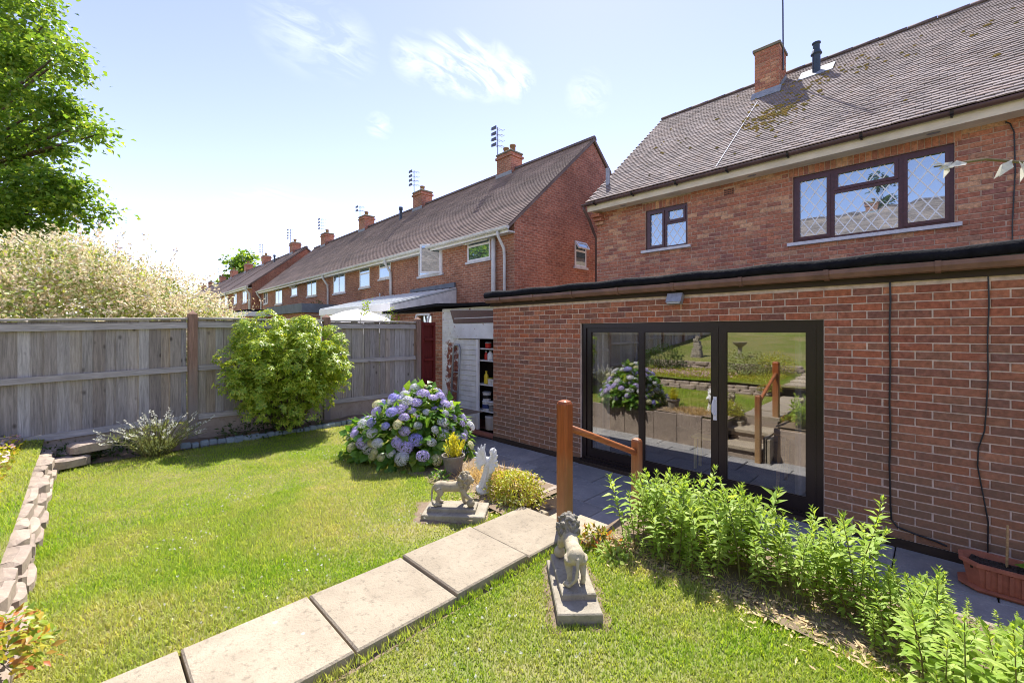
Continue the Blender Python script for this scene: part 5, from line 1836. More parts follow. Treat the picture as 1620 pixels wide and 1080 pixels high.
Pw, Nw = np.concatenate(Pw), np.concatenate(Nw)
keep = (Pw[:, 0] > -7.14) | (Pw[:, 2] > 2.24)
Pw, Nw = Pw[keep], Nw[keep]
P, D, U, L = [], [], [], []
for k in range(8):
    a = 2 * math.pi * k / 8 + g.uniform(0, 0.5, len(Pw))
    e1 = nrm(np.cross(Nw, np.array([0.31, 0.2, 0.93]) + 0 * Nw))
    e2 = np.cross(Nw, e1)
    d = e1 * np.cos(a)[:, None] + e2 * np.sin(a)[:, None] + Nw * g.uniform(-0.1, 0.6, (len(Pw), 1))
    P.append(Pw + 0.004 * g.normal(size=Pw.shape)); D.append(d); U.append(Nw); L.append(g.uniform(0.04, 0.062, len(Pw)))
P, D, U, L = map(np.concatenate, (P, D, U, L))
link('foliage', leaf_mesh('foliage', P, D, U, L, L * 0.34, MT['leaf_pieris'], 0.12, 0.22), sh)
twigs(34, (-6.7, 2.12), 2.15, (0.5, 0.85), LZ, 4, 0.016).build('stem', MT['bark'], sh)

# --- hydrangea
hy = thing('hydrangea', 'rounded hydrangea bush with blue, lilac and cream flower heads on the lawn edge', 'shrub', (-4.30, 2.78, LZ))
HC, HR = (-4.38, 2.76, LZ + 0.10), (0.60, 0.58, 0.66)
P, N = dome_points(1000, HC, HR, -0.12, 0.72, 0.13, 5)
HS = [((-4.72, 2.50, LZ + 0.06), (0.36, 0.36, 0.42)), ((-4.20, 3.0, LZ + 0.10), (0.30, 0.30, 0.52))]
for q, (c_, r_) in enumerate(HS):
    p_, n_h = dome_points(300, c_, r_, -0.12, 0.72, 0.1, 60 + q)
    P, N = np.concatenate([P, p_]), np.concatenate([N, n_h])
D = tangent_dirs(N, 0.45, 0.55)
U = nrm(N + np.array([0, 0, 0.8]) + 0.3 * rng.normal(size=N.shape))
L = rng.uniform(0.09, 0.15, len(P))
one = bpy.data.meshes.new('leaf')
lw = [(0, 0, 0), (0, 0.48, 0.0), (0, 1.0, -0.16), (-0.36, 0.42, 0.09), (0.36, 0.42, 0.09), (-0.27, 0.75, 0.02), (0.27, 0.75, 0.02), (0, 0.78, -0.07), (-0.22, 0.15, 0.05), (0.22, 0.15, 0.05)]
lf = [(0, 9, 4, 1), (0, 1, 3, 8), (1, 4, 6, 7), (1, 7, 5, 3), (7, 6, 2), (7, 2, 5)]
one.from_pydata(lw, [], lf)
one.materials.append(MT['leaf_hyd'])
order = np.argsort([-(n_v @ np.array([0.6, -0.75, 0.2])) for n_v in N])
for i in order[:260]:
    y = Vector(D[i]); z = Vector(U[i]); x = y.cross(z).normalized(); z = x.cross(y).normalized()
    o = link('leaf', one, hy, loc=P[i])
    o.rotation_euler = Matrix((x, y, z)).transposed().to_euler()
    o.scale = (L[i],) * 3
rest = order[260:]
rs = link('foliage', leaf_mesh('foliage', P[rest], D[rest], U[rest], L[rest], L[rest] * 0.7, MT['leaf_hyd'], 0.15, 0.2), hy)
rs['kind'] = 'stuff'
twigs(26, (-4.3, 2.8), 1.25, (0.5, 0.5), LZ, 6, 0.012).build('stem', MT['bark'], hy)


def flower_head(mat, seed, n=46):
    g = np.random.default_rng(seed)
    V, F = [], []
    gold = math.pi * (3 - math.sqrt(5))
    for i in range(n):
        zc = 1 - 1.35 * (i + 0.5) / n
        r = math.sqrt(max(0, 1 - zc * zc))
        d = Vector((r * math.cos(gold * i), r * math.sin(gold * i), zc)).normalized()
        c = d * (0.92 + 0.14 * g.random())
        c.z *= 0.78
        t = d.orthogonal().normalized()
        b = d.cross(t)
        a0 = g.random() * 6
        for q in range(4):
            a = a0 + q * math.pi / 2
            e = t * math.cos(a) + b * math.sin(a)
            f = t * math.cos(a + math.pi / 2) + b * math.sin(a + math.pi / 2)
            s = 0.27 * g.uniform(0.85, 1.15)
            k = len(V)
            V += [c, c + e * s * 0.75 + f * s * 0.45 + d * 0.03, c + e * s * 1.15 + d * 0.01, c + e * s * 0.75 - f * s * 0.45 + d * 0.05]
            F.append((k, k + 1, k + 2, k + 3))
    me = bpy.data.meshes.new('flower_head')
    me.from_pydata(V, [], F)
    me.materials.append(mat)
    return me


heads = {k: [flower_head(MT[k], s) for s in (1, 2)] for k in ('hyd_blue', 'hyd_lilac', 'hyd_pale', 'hyd_cream')}
g = np.random.default_rng(21)
got = []
tries = 0
while len(got) < 132 and tries < 6000:
    tries += 1
    d = nrm(g.normal(size=(1, 3)))[0]
    if d[2] < -0.25:
        continue
    lob_ = g.random()
    c_, r_ = (HC, HR) if lob_ < 0.66 else HS[0] if lob_ < 0.84 else HS[1]
    lum_ = 1 + 0.09 * (math.sin(5 * d[0] + 3 * d[2] + 5) + math.sin(6 * d[1] - 4 * d[2] + 10)) * (lob_ < 0.66)
    p = np.array(c_) + d * np.array(r_) * g.uniform(0.95, 1.08) * lum_
    if any((((p - np.array(cc)) / np.array(rr_)) ** 2).sum() < 0.75 for cc, rr_ in [(HC, HR)] + HS):
        continue
    if p[2] < LZ + 0.10 or any(np.linalg.norm(p - q) < 0.098 for q in got):
        continue
    got.append(p)
    left = -(d[0] * 0.71 + d[1] * 0.70)
    up = d[2]
    w = np.array([0.10 + 0.5 * max(0, left) + 0.12 * up, 0.34 + 0.3 * up, 0.55 - 0.25 * left, 0.40 - 0.25 * up])
    w = np.maximum(w, 0.04)
    key = ('hyd_blue', 'hyd_lilac', 'hyd_pale', 'hyd_cream')[g.choice(4, p=w / w.sum())]
    o = link('flower_head', heads[key][g.integers(2)], hy, loc=p)
    nd = Vector(d) + Vector((0, 0, 0.35))
    o.rotation_euler = nd.to_track_quat('Z', 'Y').to_euler()
    s = g.uniform(0.040, 0.074) * (0.78 if key == 'hyd_cream' else 1.0)
    o.scale = (s * g.uniform(0.9, 1.25), s, s * g.uniform(0.75, 1.0))


# --- dappled willow beyond the fence
wl_ = thing('dappled_willow', 'huge dappled willow bush with cream and pink shoots beyond the fence', 'shrub', (-11.4, 0.1, 0.46))
WC, WR = np.array((-11.45, -0.1, 0.75)), np.array((2.85, 2.95, 3.0))
g = np.random.default_rng(8)
n = 3000
d = nrm(g.normal(size=(n * 2, 3)))
d = d[d[:, 2] > -0.05][:n]
lum = 1 + 0.08 * np.sin(9 * d[:, 0] + 2) + 0.09 * np.sin(11 * d[:, 1] + 8 * d[:, 2]) + 0.05 * np.sin(17 * d[:, 2] + 9 * d[:, 1])
base = WC + d * WR * (0.84 * lum * g.uniform(0.75, 1.0, len(d)))[:, None]
axis = nrm(d * np.array((1, 1, 0.8)) + np.array((0, 0, 0.55)) + 0.35 * g.normal(size=d.shape))
P, D, U, S, pale = [], [], [], [], []
lns = g.uniform(0.4, 0.85, len(d)) + 0.55 * (g.random(len(d)) > 0.93)
per = 34
for k in range(per):
    f = k / per
    ln = lns
    bend = np.stack([0 * f * ln, 0 * ln, -0.18 * f * f + 0 * ln], 1)
    P.append(base + axis * (ln * f)[:, None] + bend + 0.02 * g.normal(size=base.shape))
    D.append(nrm(axis * 0.8 + 0.75 * g.normal(size=d.shape)))
    U.append(nrm(d + g.normal(size=d.shape) * 0.6))
    S.append(g.uniform(0.04, 0.068, len(d)))
    pale.append((f + 0.55 * g.random(len(d)) + 0.75 * d[:, 2]) > 0.86)
P, D, U, S, pale = map(np.concatenate, (P, D, U, S, pale))
low = P[:, 2] < 0.46
P, D, U, S, pale = P[~low], D[~low], U[~low], S[~low], pale[~low]
link('foliage', leaf_mesh('foliage', P[~pale], D[~pale], U[~pale], S[~pale], S[~pale] * 0.48, MT['leaf_willow'], 0.1, 0.1), wl_)
link('pale_shoots', leaf_mesh('pale_shoots', P[pale], D[pale], U[pale], S[pale] * 1.1, S[pale] * 0.5, MT['leaf_pink'], 0.1, 0.1), wl_)
Pi, Ni = dome_points(24000, WC, WR * 0.93, -0.05, 0.7, 0.06, 9)
link('inner_foliage', leaf_mesh('inner_foliage', Pi, rdir(len(Pi)), Ni, 0.08, 0.045, MT['leaf_willow'], 0.1, 0.1), wl_)
Pi, Ni = dome_points(13000, WC, WR * 0.99, 0.05, 0.82, 0.06, 19)
link('outer_foliage', leaf_mesh('outer_foliage', Pi, tangent_dirs(Ni, 0.0, 0.7), Ni, 0.075, 0.034, MT['leaf_pink'], 0.1, 0.1), wl_)
twigs(60, (-11.45, -0.1), 2.6, (2.5, 2.6), 0.46, 10, 0.03).build('stem', MT['bark'], wl_)


# --- trees
def tree(name, label, base, trunk_h, centers, leaf_n, leaf_s, mat, cat='tree', spread=0.5, seed=1, r0=0.3, group=None):
    """Tapered trunk, limbs reaching to every bough, leaf clumps round the boughs."""
    g = np.random.default_rng(seed)
    t = thing(name, label, cat, base, 0, group)
    b = Vector(base)
    mb = MB()
    top = b + Vector((0, 0, trunk_h))
    mb.tube([b, b + Vector((0.05, 0.02, trunk_h * 0.5)), top], [r0, r0 * 0.8, r0 * 0.6], 10)
    mb.build('trunk', MT['bark'], t)
    P, D, U, L = [], [], [], []
    mb = MB()
    for (c, r) in centers:
        c = Vector(c)
        mid = top.lerp(c, 0.5) + Vector((0, 0, 0.12 * (c - top).length))
        mb.tube([top - Vector((0, 0, 0.4)), mid, c], [r0 * 0.45, r0 * 0.2, r0 * 0.06], 6, False)
        k = int(leaf_n * (r ** 2))
        nb_ = max(4, int(r * r * 9))
        dd = nrm(g.normal(size=(nb_, 3)))
        bc = np.array(c) + dd * np.array((r, r, r * 0.75)) * (g.random((nb_, 1)) ** 0.45)
        for j in range(nb_):
            kk = max(6, k // nb_)
            q = g.normal(size=(kk, 3)) * np.array((1, 1, 0.55)) * spread * 0.5
            P.append(bc[j] + q)
            D.append(nrm(q * np.array((1, 1, 0.4)) + dd[j] * 0.3 + 0.4 * g.normal(size=(kk, 3)) + np.array((0, 0, -0.15))))
            U.append(nrm(np.array((0, 0, 1.0)) + 0.5 * g.normal(size=(kk, 3))))
            L.append(g.uniform(0.7, 1.2, kk) * leaf_s)
    mb.build('limbs', MT['bark'], t)
    P, D, U, L = map(np.concatenate, (P, D, U, L))
    link('crown', leaf_mesh('crown', P, D, U, L, L * 0.75, mat, 0.12, 0.15), t)
    return t


def wp(px, py, fw):
    """A point of the place, from a sight line and its own distance (used only to set out the far tree and shrubs)."""
    u, v = px - 810, 525 - py
    s, c = math.sin(TH), math.cos(TH)
    r = u / 675 * fw
    return (-s * fw + c * r, c * fw + s * r, EYE + v / 675 * fw)


cs = []
for (px, py, fw, r) in ((70, 40, 13.6, 0.95), (95, 95, 13.3, 0.7), (20, 110, 13.5, 1.2), (60, 175, 13.0, 0.9), (105, 185, 13.2, 0.75), (130, 200, 13.0, 0.5), (15, 215, 13, 1.1), (85, 235, 13.2, 0.7), (40, 275, 13.0, 1.0),
                        (95, 300, 13.0, 0.8), (130, 325, 13.2, 0.6), (60, 340, 13.0, 0.95), (5, 330, 13.0, 1.1), (115, 355, 13.5, 0.5), (-60, 30, 14, 1.6), (-90, 130, 14, 1.7), (-80, 240, 14, 1.7), (-100, 340, 14, 1.6), (20, -40, 14, 1.2), (30, 365, 13.2, 0.9), (80, 372, 13.4, 0.6), (-20, 385, 13.5, 1.2), (148, 345, 13.2, 0.42), (120, 290, 13.1, 0.45), (148, 215, 13, 0.38), (100, 80, 13.2, 0.45), (20, 160, 13, 0.8),
                        (-30, -110, 14.5, 1.8), (-170, -40, 16, 2.0), (-170, 120, 16, 2.2), (-170, 290, 16, 2.0), (-40, 60, 16, 1.8), (-30, 180, 16, 1.8), (-20, 300, 16, 1.7), (20, 20, 15, 1.0), (50, 110, 14.5, 0.8)):
    cs.append((wp(px, py, fw), r))
tree('sycamore_tree', 'tall broad leaved green tree rising above the pale willow bush', (-23.5, -4.2, 0.46), 4.2, cs, 1000, 0.16, MT['leaf_tree'], seed=4, spread=0.5, r0=0.35)
cs = [((-70 + dx, 16 + dy, 8.5 + dz), r) for dx, dy, dz, r in ((0, 0, 3.4, 1.9), (1.8, 0, 2.2, 1.6), (-1.8, 0.5, 1.5, 1.6), (0.5, -0.8, 0.2, 1.8), (2.6, 0.5, 0.2, 1.3), (-4, 0, -0.6, 1.5), (-6, 0.5, -2, 1.5), (-2.4, 0, -0.6, 1.6))]
tree('round_tree', 'round green tree showing above the roofs of the far houses', (-70, 16, 0.4), 6.0, cs, 220, 0.55, MT['leaf_tree'], seed=12, spread=1.0, r0=0.3)


def leafy(name, label, c, r, n, ls, mat, seed, cat='shrub', wr=0.45, stems=True, z0=None, droop=0.2, spread=0.8, group=None, lumps=0.15):
    t = thing(name, label, cat, (c[0], c[1], z0 if z0 is not None else c[2]), 0, group)
    P, N = dome_points(n, c, r, -0.25, 0.5, lumps, seed)
    D = tangent_dirs(N, droop, spread)
    g = np.random.default_rng(seed)
    U = nrm(N + np.array([0, 0, 0.9]) + 0.5 * g.normal(size=N.shape))
    L = g.uniform(0.7, 1.25, len(P)) * ls
    if z0 is not None:
        k = P[:, 2] > z0 + 0.01
        P, D, U, L = P[k], D[k], U[k], L[k]
    link('foliage', leaf_mesh('foliage', P, D, U, L, L * wr, mat, 0.14, 0.15), t)
    if stems:
        twigs(14, c[:2], c[2] + r[2] * 0.7, r[:2], z0 if z0 is not None else c[2] - r[2] * 0.3, seed, max(0.004, 0.02 * r[0])).build('stem', MT['bark'], t)
    return t


x, y, z = wp(330, 491, 13)
leafy('red_shrub', 'dark red leaved shrub at the right end of the willow', (x, y, 1.5), (0.55, 0.55, 1.25), 1600, 0.07, MT['leaf_red'], 31, z0=0.46)
x, y, z = wp(362, 497, 14)
leafy('green_shrub', 'bright yellow green shrub behind the fence before the far houses', (x, y, 1.45), (0.62, 0.62, 1.3), 2000, 0.08, MT['leaf_pieris'], 32, z0=0.46)
x, y, z = wp(500, 477, 20)
leafy('dark_shrub', 'dark green plant on the far extension roof edge', (x, y, 2.0), (0.45, 0.45, 1.5), 900, 0.10, MT['leaf_dark'], 33, z0=0.46)
x, y, z = wp(618, 493, 10.5)
leafy('climber', 'leafy green climber beside the parasol and the store', (x, y, 1.35), (0.42, 0.42, 1.15), 1500, 0.07, MT['leaf_pieris'], 34, z0=0.46)
# thin vine sprig poking above the fence before the parasol
vs_ = thing('vine_sprig', 'thin leafy vine sprig rising before the cream parasol', 'plant', (-8.3, 4.2, 0.46))
mb = MB()
a, b = wp(570, 508, 8.6), wp(582, 478, 8.6)
pts = [(a[0], a[1], 0.46), a, (a[0] + 0.03, a[1] + 0.02, (a[2] + b[2]) / 2), b]
mb.tube(pts, [0.008, 0.006, 0.005, 0.003], 6)
mb.build('stem', MT['stem'], vs_)
n = 60
f = rng.random(n)
P = np.array(a)[None] + (np.array(b) - np.array(a))[None] * (0.45 + 0.6 * f)[:, None] + 0.05 * rng.normal(size=(n, 3))
link('foliage', leaf_mesh('foliage', P, rdir(n), rdir(n), 0.06, 0.035, MT['leaf_mint'], 0.1, 0.2), vs_)

# --- lavender-like plant with white spikes by the fence post
lv = thing('lavender', 'silvery lavender with white flower spikes at the fence foot', 'plant', (-6.52, 0.62, LZ))
g = random.Random(9)
st_, fl_ = MB(), [[], [], [], []]
LP, LD, LU = [], [], []
for i in range(120):
    a = g.uniform(0, 2 * math.pi)
    lean = g.uniform(0.1, 1.0)
    h = g.uniform(0.26, 0.46) * (1.1 - 0.35 * lean)
    b = Vector((-6.50 + 0.10 * math.cos(a) * g.random(), 0.62 + 0.12 * math.sin(a) * g.random(), LZ + 0.02))
    e = b + Vector((0.40 * lean * math.cos(a), 0.46 * lean * math.sin(a), h))
    m = b.lerp(e, 0.55) + Vector((0, 0, 0.05))
    st_.tube([b, m, e], [0.003, 0.0025, 0.002], 4, False)
    for k in range(12):
        f = g.random() ** 0.7 * 0.8
        LP.append(b.lerp(m, f * 1.2) if f < 0.6 else m.lerp(e, f - 0.3)); LD.append(Vector((g.gauss(0, 1), g.gauss(0, 1), 0.7 + g.random()))); LU.append(Vector((g.gauss(0, 1), g.gauss(0, 1), 1)))
    dn = (e - m).normalized()
    if i % 3 != 2:
        for k in range(14):
            t = k / 13
            fl_[0].append(e + dn * (0.065 * t) + Vector((g.gauss(0, .006), g.gauss(0, .006), g.gauss(0, .004))))
            fl_[1].append(dn + Vector((g.gauss(0, .9), g.gauss(0, .9), g.gauss(0, .5))))
st_.build('stem', MT['stem'], lv)
link('foliage', leaf_mesh('foliage', np.array(LP), np.array(LD), np.array(LU), 0.055, 0.009, MT['leaf_lav'], 0.1, 0.1), lv)
link('flower_spikes', leaf_mesh('flower_spikes', np.array(fl_[0]), np.array(fl_[1]), rdir(len(fl_[0])), 0.018, 0.012, MT['flower_white'], 0.1, 0.1), lv)

# --- tall leafy plants along the right-hand bed
leaf1 = bpy.data.meshes.new('leaf')
lv1 = [(0, 0, 0), (0, 0.5, 0.02), (0, 1.0, -0.2), (-0.15, 0.32, 0.05), (0.15, 0.32, 0.05), (-0.12, 0.68, 0.0), (0.12, 0.68, 0.0), (0, 0.75, -0.06)]
leaf1.from_pydata(lv1, [], [(0, 4, 1), (0, 1, 3), (1, 4, 6, 7), (1, 7, 5, 3), (7, 6, 2), (7, 2, 5)])
leaf1.materials.append(MT['leaf_mint'])


def leaf_spots(h, g):
    """Opposite pairs up a stem: (position, direction, length)."""
    out = []
    z, k = 0.10 * h + 0.02, 0
    while z < h:
        f = z / h
        ln = (0.040 + 0.042 * math.sin(math.pi * min(1, 0.12 + 0.80 * f))) * g.uniform(0.85, 1.15)
        if f > 0.9:
            ln *= 0.7
        for s in (0, 1):
            a = k * R(90) + s * math.pi + g.uniform(-0.3, 0.3)
            el = 0.30 + 0.85 * f ** 4 + g.uniform(-0.15, 0.2) - 0.3 * (1 - f)
            out.append((Vector((0.003 * math.cos(a), 0.003 * math.sin(a), z)), Vector((math.cos(a) * math.cos(el), math.sin(a) * math.cos(el), math.sin(el))), ln))
        z += (0.036 - 0.018 * f) * g.uniform(0.8, 1.2)
        k += 1
    for s in range(4):
        a = s * R(90) + 0.4
        out.append((Vector((0, 0, h)), Vector((0.45 * math.cos(a), 0.45 * math.sin(a), 0.9)).normalized(), 0.03))
    return out


protos = []
for i in range(12):
    g = random.Random(50 + i)
    h = 0.44 + 0.013 * i
    sp = leaf_spots(h, g)
    bx_, by_, lf_ = g.uniform(-0.16, 0.16), g.uniform(-0.16, 0.16), g.uniform(0.85, 1.3)
    bow = lambda z: Vector((bx_ * z * z / h, by_ * z * z / h, 0))
    sp = [(p + bow(p.z), (d + 1.2 * bow(p.z) / max(h, .1) + Vector((g.gauss(0, .12), g.gauss(0, .12), g.gauss(0, .14)))).normalized(), ln * lf_ * g.uniform(0.75, 1.2)) for p, d, ln in sp if not (p.z < 0.35 * h and g.random() < 0.3)]
    mb = MB()
    mb.tube([(0, 0, -0.02), bow(h * .3) + Vector((0, 0, h * .3)), bow(h * .6) + Vector((0, 0, h * .6)), bow(h) + Vector((0, 0, h))], [0.0045, 0.004, 0.003, 0.0015], 6)
    sm = mb.mesh('stem', MT['stem'])
    P = np.array([s[0] for s in sp]); D = np.array([s[1] for s in sp]); L = np.array([s[2] for s in sp])
    U = nrm(np.array([0, 0, 1.0]) + 0.0 * D + 0.15 * np.random.default_rng(i).normal(size=D.shape))
    me = leaf_mesh('foliage', P, D, U, L * 1.2, L * 0.46, MT['leaf_mint'], 0.18, 0.20)
    protos.append((sm, me, sp, h))
spots = []
g = random.Random(77)
tries = 0
while len(spots) < 390 and tries < 20000:
    tries += 1
    x = g.uniform(-1.52, 1.15)
    y = g.uniform(1.98 if x > -0.05 else 2.52, 3.10)
    lo = 2.56 + 0.05 * math.sin(5 * x) - 0.60 * min(1.0, max(0.0, (x + 0.22) / 0.25))
    if x < -0.9:
        lo = 2.50
    if y < lo:
        continue
    if -0.85 < x < -0.25 and y < 2.68:
        continue
    if any((x - a) ** 2 + (y - b) ** 2 < 0.047 ** 2 for a, b, _ in spots):
        continue
    hs = g.uniform(0.55, 1.0)
    if x < -1.1:
        hs = min(hs, 0.88)
    if -0.75 < x < -0.35:
        hs *= 0.85
    if x > -0.25:
        hs = min(hs, max(0.26, (1.97 - (0.57 if x < 0.02 or y < 2.45 else 0.72) * (-0.7046 * x + 0.7096 * y) - LZ) / 0.52 * g.uniform(0.8, 1.05)))
    if y < lo + 0.09:
        hs *= g.uniform(0.4, 0.8)
    spots.append((x, y, hs))
dist = sorted(range(len(spots)), key=lambda i: (spots[i][0] ** 2 + spots[i][1] ** 2) if spots[i][0] < 0.45 else 99)
near = set(dist[:26])
tallest = max(range(len(spots)), key=lambda i: spots[i][2])
for i, (x, y, hs) in enumerate(spots):
    sm, me, sp, h = protos[g.randrange(12)]
    zone = 'beside the shorter wooden post' if x < -1.2 else 'before the middle door pane' if x < -0.85 else 'before the right door pane' if x < -0.3 else 'before the wall cables' if x < 0.05 else 'at the near end of the bed'
    row = 'front edge' if y < 2.72 else 'back'
    size = 'short' if hs < 0.62 else 'tall' if hs > 0.82 else 'middling'
    t = thing('leafy_plant', '%s leafy stem, %s of bed, %s' % (size, row, zone), 'plant', (x, y, LZ + 0.01), g.uniform(0, 6.28), 'tall leafy plants in the right hand bed')
    t.scale = (hs, hs, hs)
    t.rotation_euler = (g.gauss(0, 0.11), g.gauss(0, 0.11), g.uniform(0, 6.28))
    link('stem', sm, t, local=True)
    if i in near:
        for (p, d, ln) in sp:
            yv = d; zv = Vector((0, 0, 1)); xv = yv.cross(zv)
            xv = xv.normalized() if xv.length > 1e-3 else Vector((1, 0, 0))
            zv = xv.cross(yv).normalized()
            o = link('leaf', leaf1, t, local=True, loc=p)
            o.rotation_euler = Matrix((xv, yv, zv)).transposed().to_euler()
            o.scale = (ln * 1.45, ln * 1.2, ln * 1.2)
    else:
        link('foliage', me, t, local=True)

# --- smaller plants
leafy('azalea', 'low yellow green azalea bush beside the white angel', (-2.62, 2.68, LZ + 0.06), (0.25, 0.22, 0.19), 2400, 0.032, MT['leaf_azalea'], 41, z0=LZ)
pot = thing('plant_pot', 'round grey stone pot holding a yellow shrub by the hydrangea', 'pot', (-3.56, 2.72, LZ))
MB().lathe([(0.085, 0.0), (0.09, 0.01), (0.105, 0.15), (0.122, 0.155), (0.122, 0.185), (0.108, 0.185), (0.10, 0.15), (0.02, 0.148)], 20, (-3.56, 2.72, LZ + 0.01)).build('body', MT['pot'], pot, False)
MB().lathe([(0.099, 0), (0.06, 0.02), (0.01, 0.024)], 14, (-3.56, 2.72, LZ + 0.155)).build('soil', MT['soil_dark'], pot)
ys = thing('yellow_shrub', 'golden yellow dwarf shrub growing in the grey pot', 'shrub', (-3.56, 2.72, LZ + 0.16))
g = np.random.default_rng(43)
P, D, U = [], [], []
for k in range(26):
    a = g.uniform(0, 6.28); r = g.uniform(0.01, 0.13)
    b = np.array((-3.56 + r * 0.4 * math.cos(a), 2.72 + r * 0.4 * math.sin(a), LZ + 0.17))
    e = np.array((-3.56 + r * math.cos(a), 2.72 + r * math.sin(a), LZ + 0.17 + 0.24 - 0.8 * r + g.uniform(-.04, .03)))
    for q in range(34):
        f = g.random()
        P.append(b + (e - b) * f + 0.008 * g.normal(size=3)); D.append((e - b) / np.linalg.norm(e - b) + 0.7 * g.normal(size=3)); U.append(g.normal(size=3))
link('foliage', leaf_mesh('foliage', np.array(P), np.array(D), np.array(U), 0.028, 0.013, MT['leaf_yellow'], 0.1, 0.1), ys)
leafy('ground_plant', 'low red and green leafy plant in the near corner of the border', (-2.64, -0.30, 0.68), (0.24, 0.22, 0.17), 700, 0.045, MT['leaf_autumn'], 44, z0=0.62, stems=True)
leafy('ground_plant', 'small green clump at the foot of the grey pot', (-3.50, 2.50, LZ), (0.09, 0.09, 0.09), 90, 0.06, MT['leaf_hyd'], 45, z0=LZ, wr=0.3, stems=False)
leafy('ground_plant', 'small grey green rosette before the low edging slab', (-2.55, 2.50, LZ), (0.10, 0.10, 0.09), 110, 0.05, MT['leaf_lav'], 46, z0=LZ, stems=False)
leafy('ground_plant', 'small red tinged weed beside the steps below the post', (-1.66, 2.52, LZ), (0.16, 0.14, 0.10), 260, 0.045, MT['leaf_autumn'], 47, z0=LZ, stems=False)
leafy('ground_plant', 'small fresh green weed behind the right lion statue', (-1.48, 2.42, LZ), (0.12, 0.10, 0.08), 160, 0.045, MT['leaf_mint'], 48, z0=LZ, stems=False)
leafy('ground_plant', 'dark green weeds at the fence foot under the big shrub', (-6.78, 1.95, LZ), (0.28, 0.75, 0.30), 900, 0.05, MT['leaf_dark'], 49, z0=LZ, stems=False)
leafy('ground_plant', 'straggling dark weeds where the border meets the fence', (-6.85, -0.22, 0.58), (0.26, 0.55, 0.16), 700, 0.045, MT['leaf_dark'], 50, z0=0.5, stems=False)
leafy('ground_plant', 'dark weed at the fence foot left of the lavender', (-6.9, 0.28, 0.52), (0.2, 0.4, 0.16), 400, 0.05, MT['leaf_dark'], 53, z0=0.5, stems=False)
# low flowering carpet on the terrace behind the border
gc = thing('flower_carpet', 'low flowering ground cover with pink blooms behind the stone border', 'ground cover', (-5.5, -0.9, 0.74))
n = 9000
Px = rng.uniform(-7.1, -2.6, n); Py = rng.uniform(-1.9, -0.44, n)
Pz = back_z(Px, Py) + rng.random(n) ** 2 * 0.10
link('foliage', leaf_mesh('foliage', np.stack([Px, Py, Pz], 1), rdir(n) + np.array([0, 0, 0.5]), rdir(n) + np.array([0, 0, 1.0]), rng.uniform(0.03, 0.06, n), 0.022, MT['leaf_azalea'], 0.1, 0.1), gc)['kind'] = 'stuff'
n = 900
Px = rng.uniform(-7.0, -3.6, n); Py = rng.uniform(-1.3, -0.46, n)
Pz = back_z(Px, Py) + 0.06 + rng.random(n) * 0.06
link('blooms', leaf_mesh('blooms', np.stack([Px, Py, Pz], 1), rdir(n) + np.array([0, 0, 0.2]), rdir(n) + np.array([0, 0, 2.0]), 0.04, 0.035, MT['flower_pink'], 0.1, 0.1), gc)['kind'] = 'stuff'
# dry grasses between the pot and the angel
n = 1500
Px = rng.normal(-3.14, 0.17, n); Py = rng.normal(2.86, 0.12, n)
P = np.stack([Px, Py, np.full(n, LZ + 0.01)], 1)
D = nrm(rng.normal(size=(n, 3)) * np.array((0.9, 0.9, 0.4)) + np.array((0, 0, 0.55)))
dg = link('dry_grass', leaf_mesh('dry_grass', P, D, rdir(n), rng.uniform(0.06, 0.16, n), 0.006, MT['straw'], 0.05, 0.3))
tag(dg, 'bleached dry grass tussock between the pot and the angel', 'grass', kind='stuff')
n = 1300
Px = np.concatenate([rng.uniform(-1.7, 1.2, n), rng.normal(-2.75, 0.22, 400)]); Py = np.concatenate([rng.normal(2.55, 0.10, n), rng.normal(2.6, 0.2, 400)])
n = len(Px)
P = np.stack([Px, Py, np.full(n, LZ + 0.022)], 1)
D = nrm(rng.normal(size=(n, 3)) * np.array((1, 1, 0.12)))
lt_ = link('leaf_litter', leaf_mesh('leaf_litter', P, D, np.array([0, 0, 1.0]) + 0.3 * rng.normal(size=(n, 3)), rng.uniform(0.02, 0.06, n), 0.012, MT['straw'], 0.1, 0.0))
tag(lt_, 'dry leaf litter scattered along the bed edges', 'litter', kind='stuff')


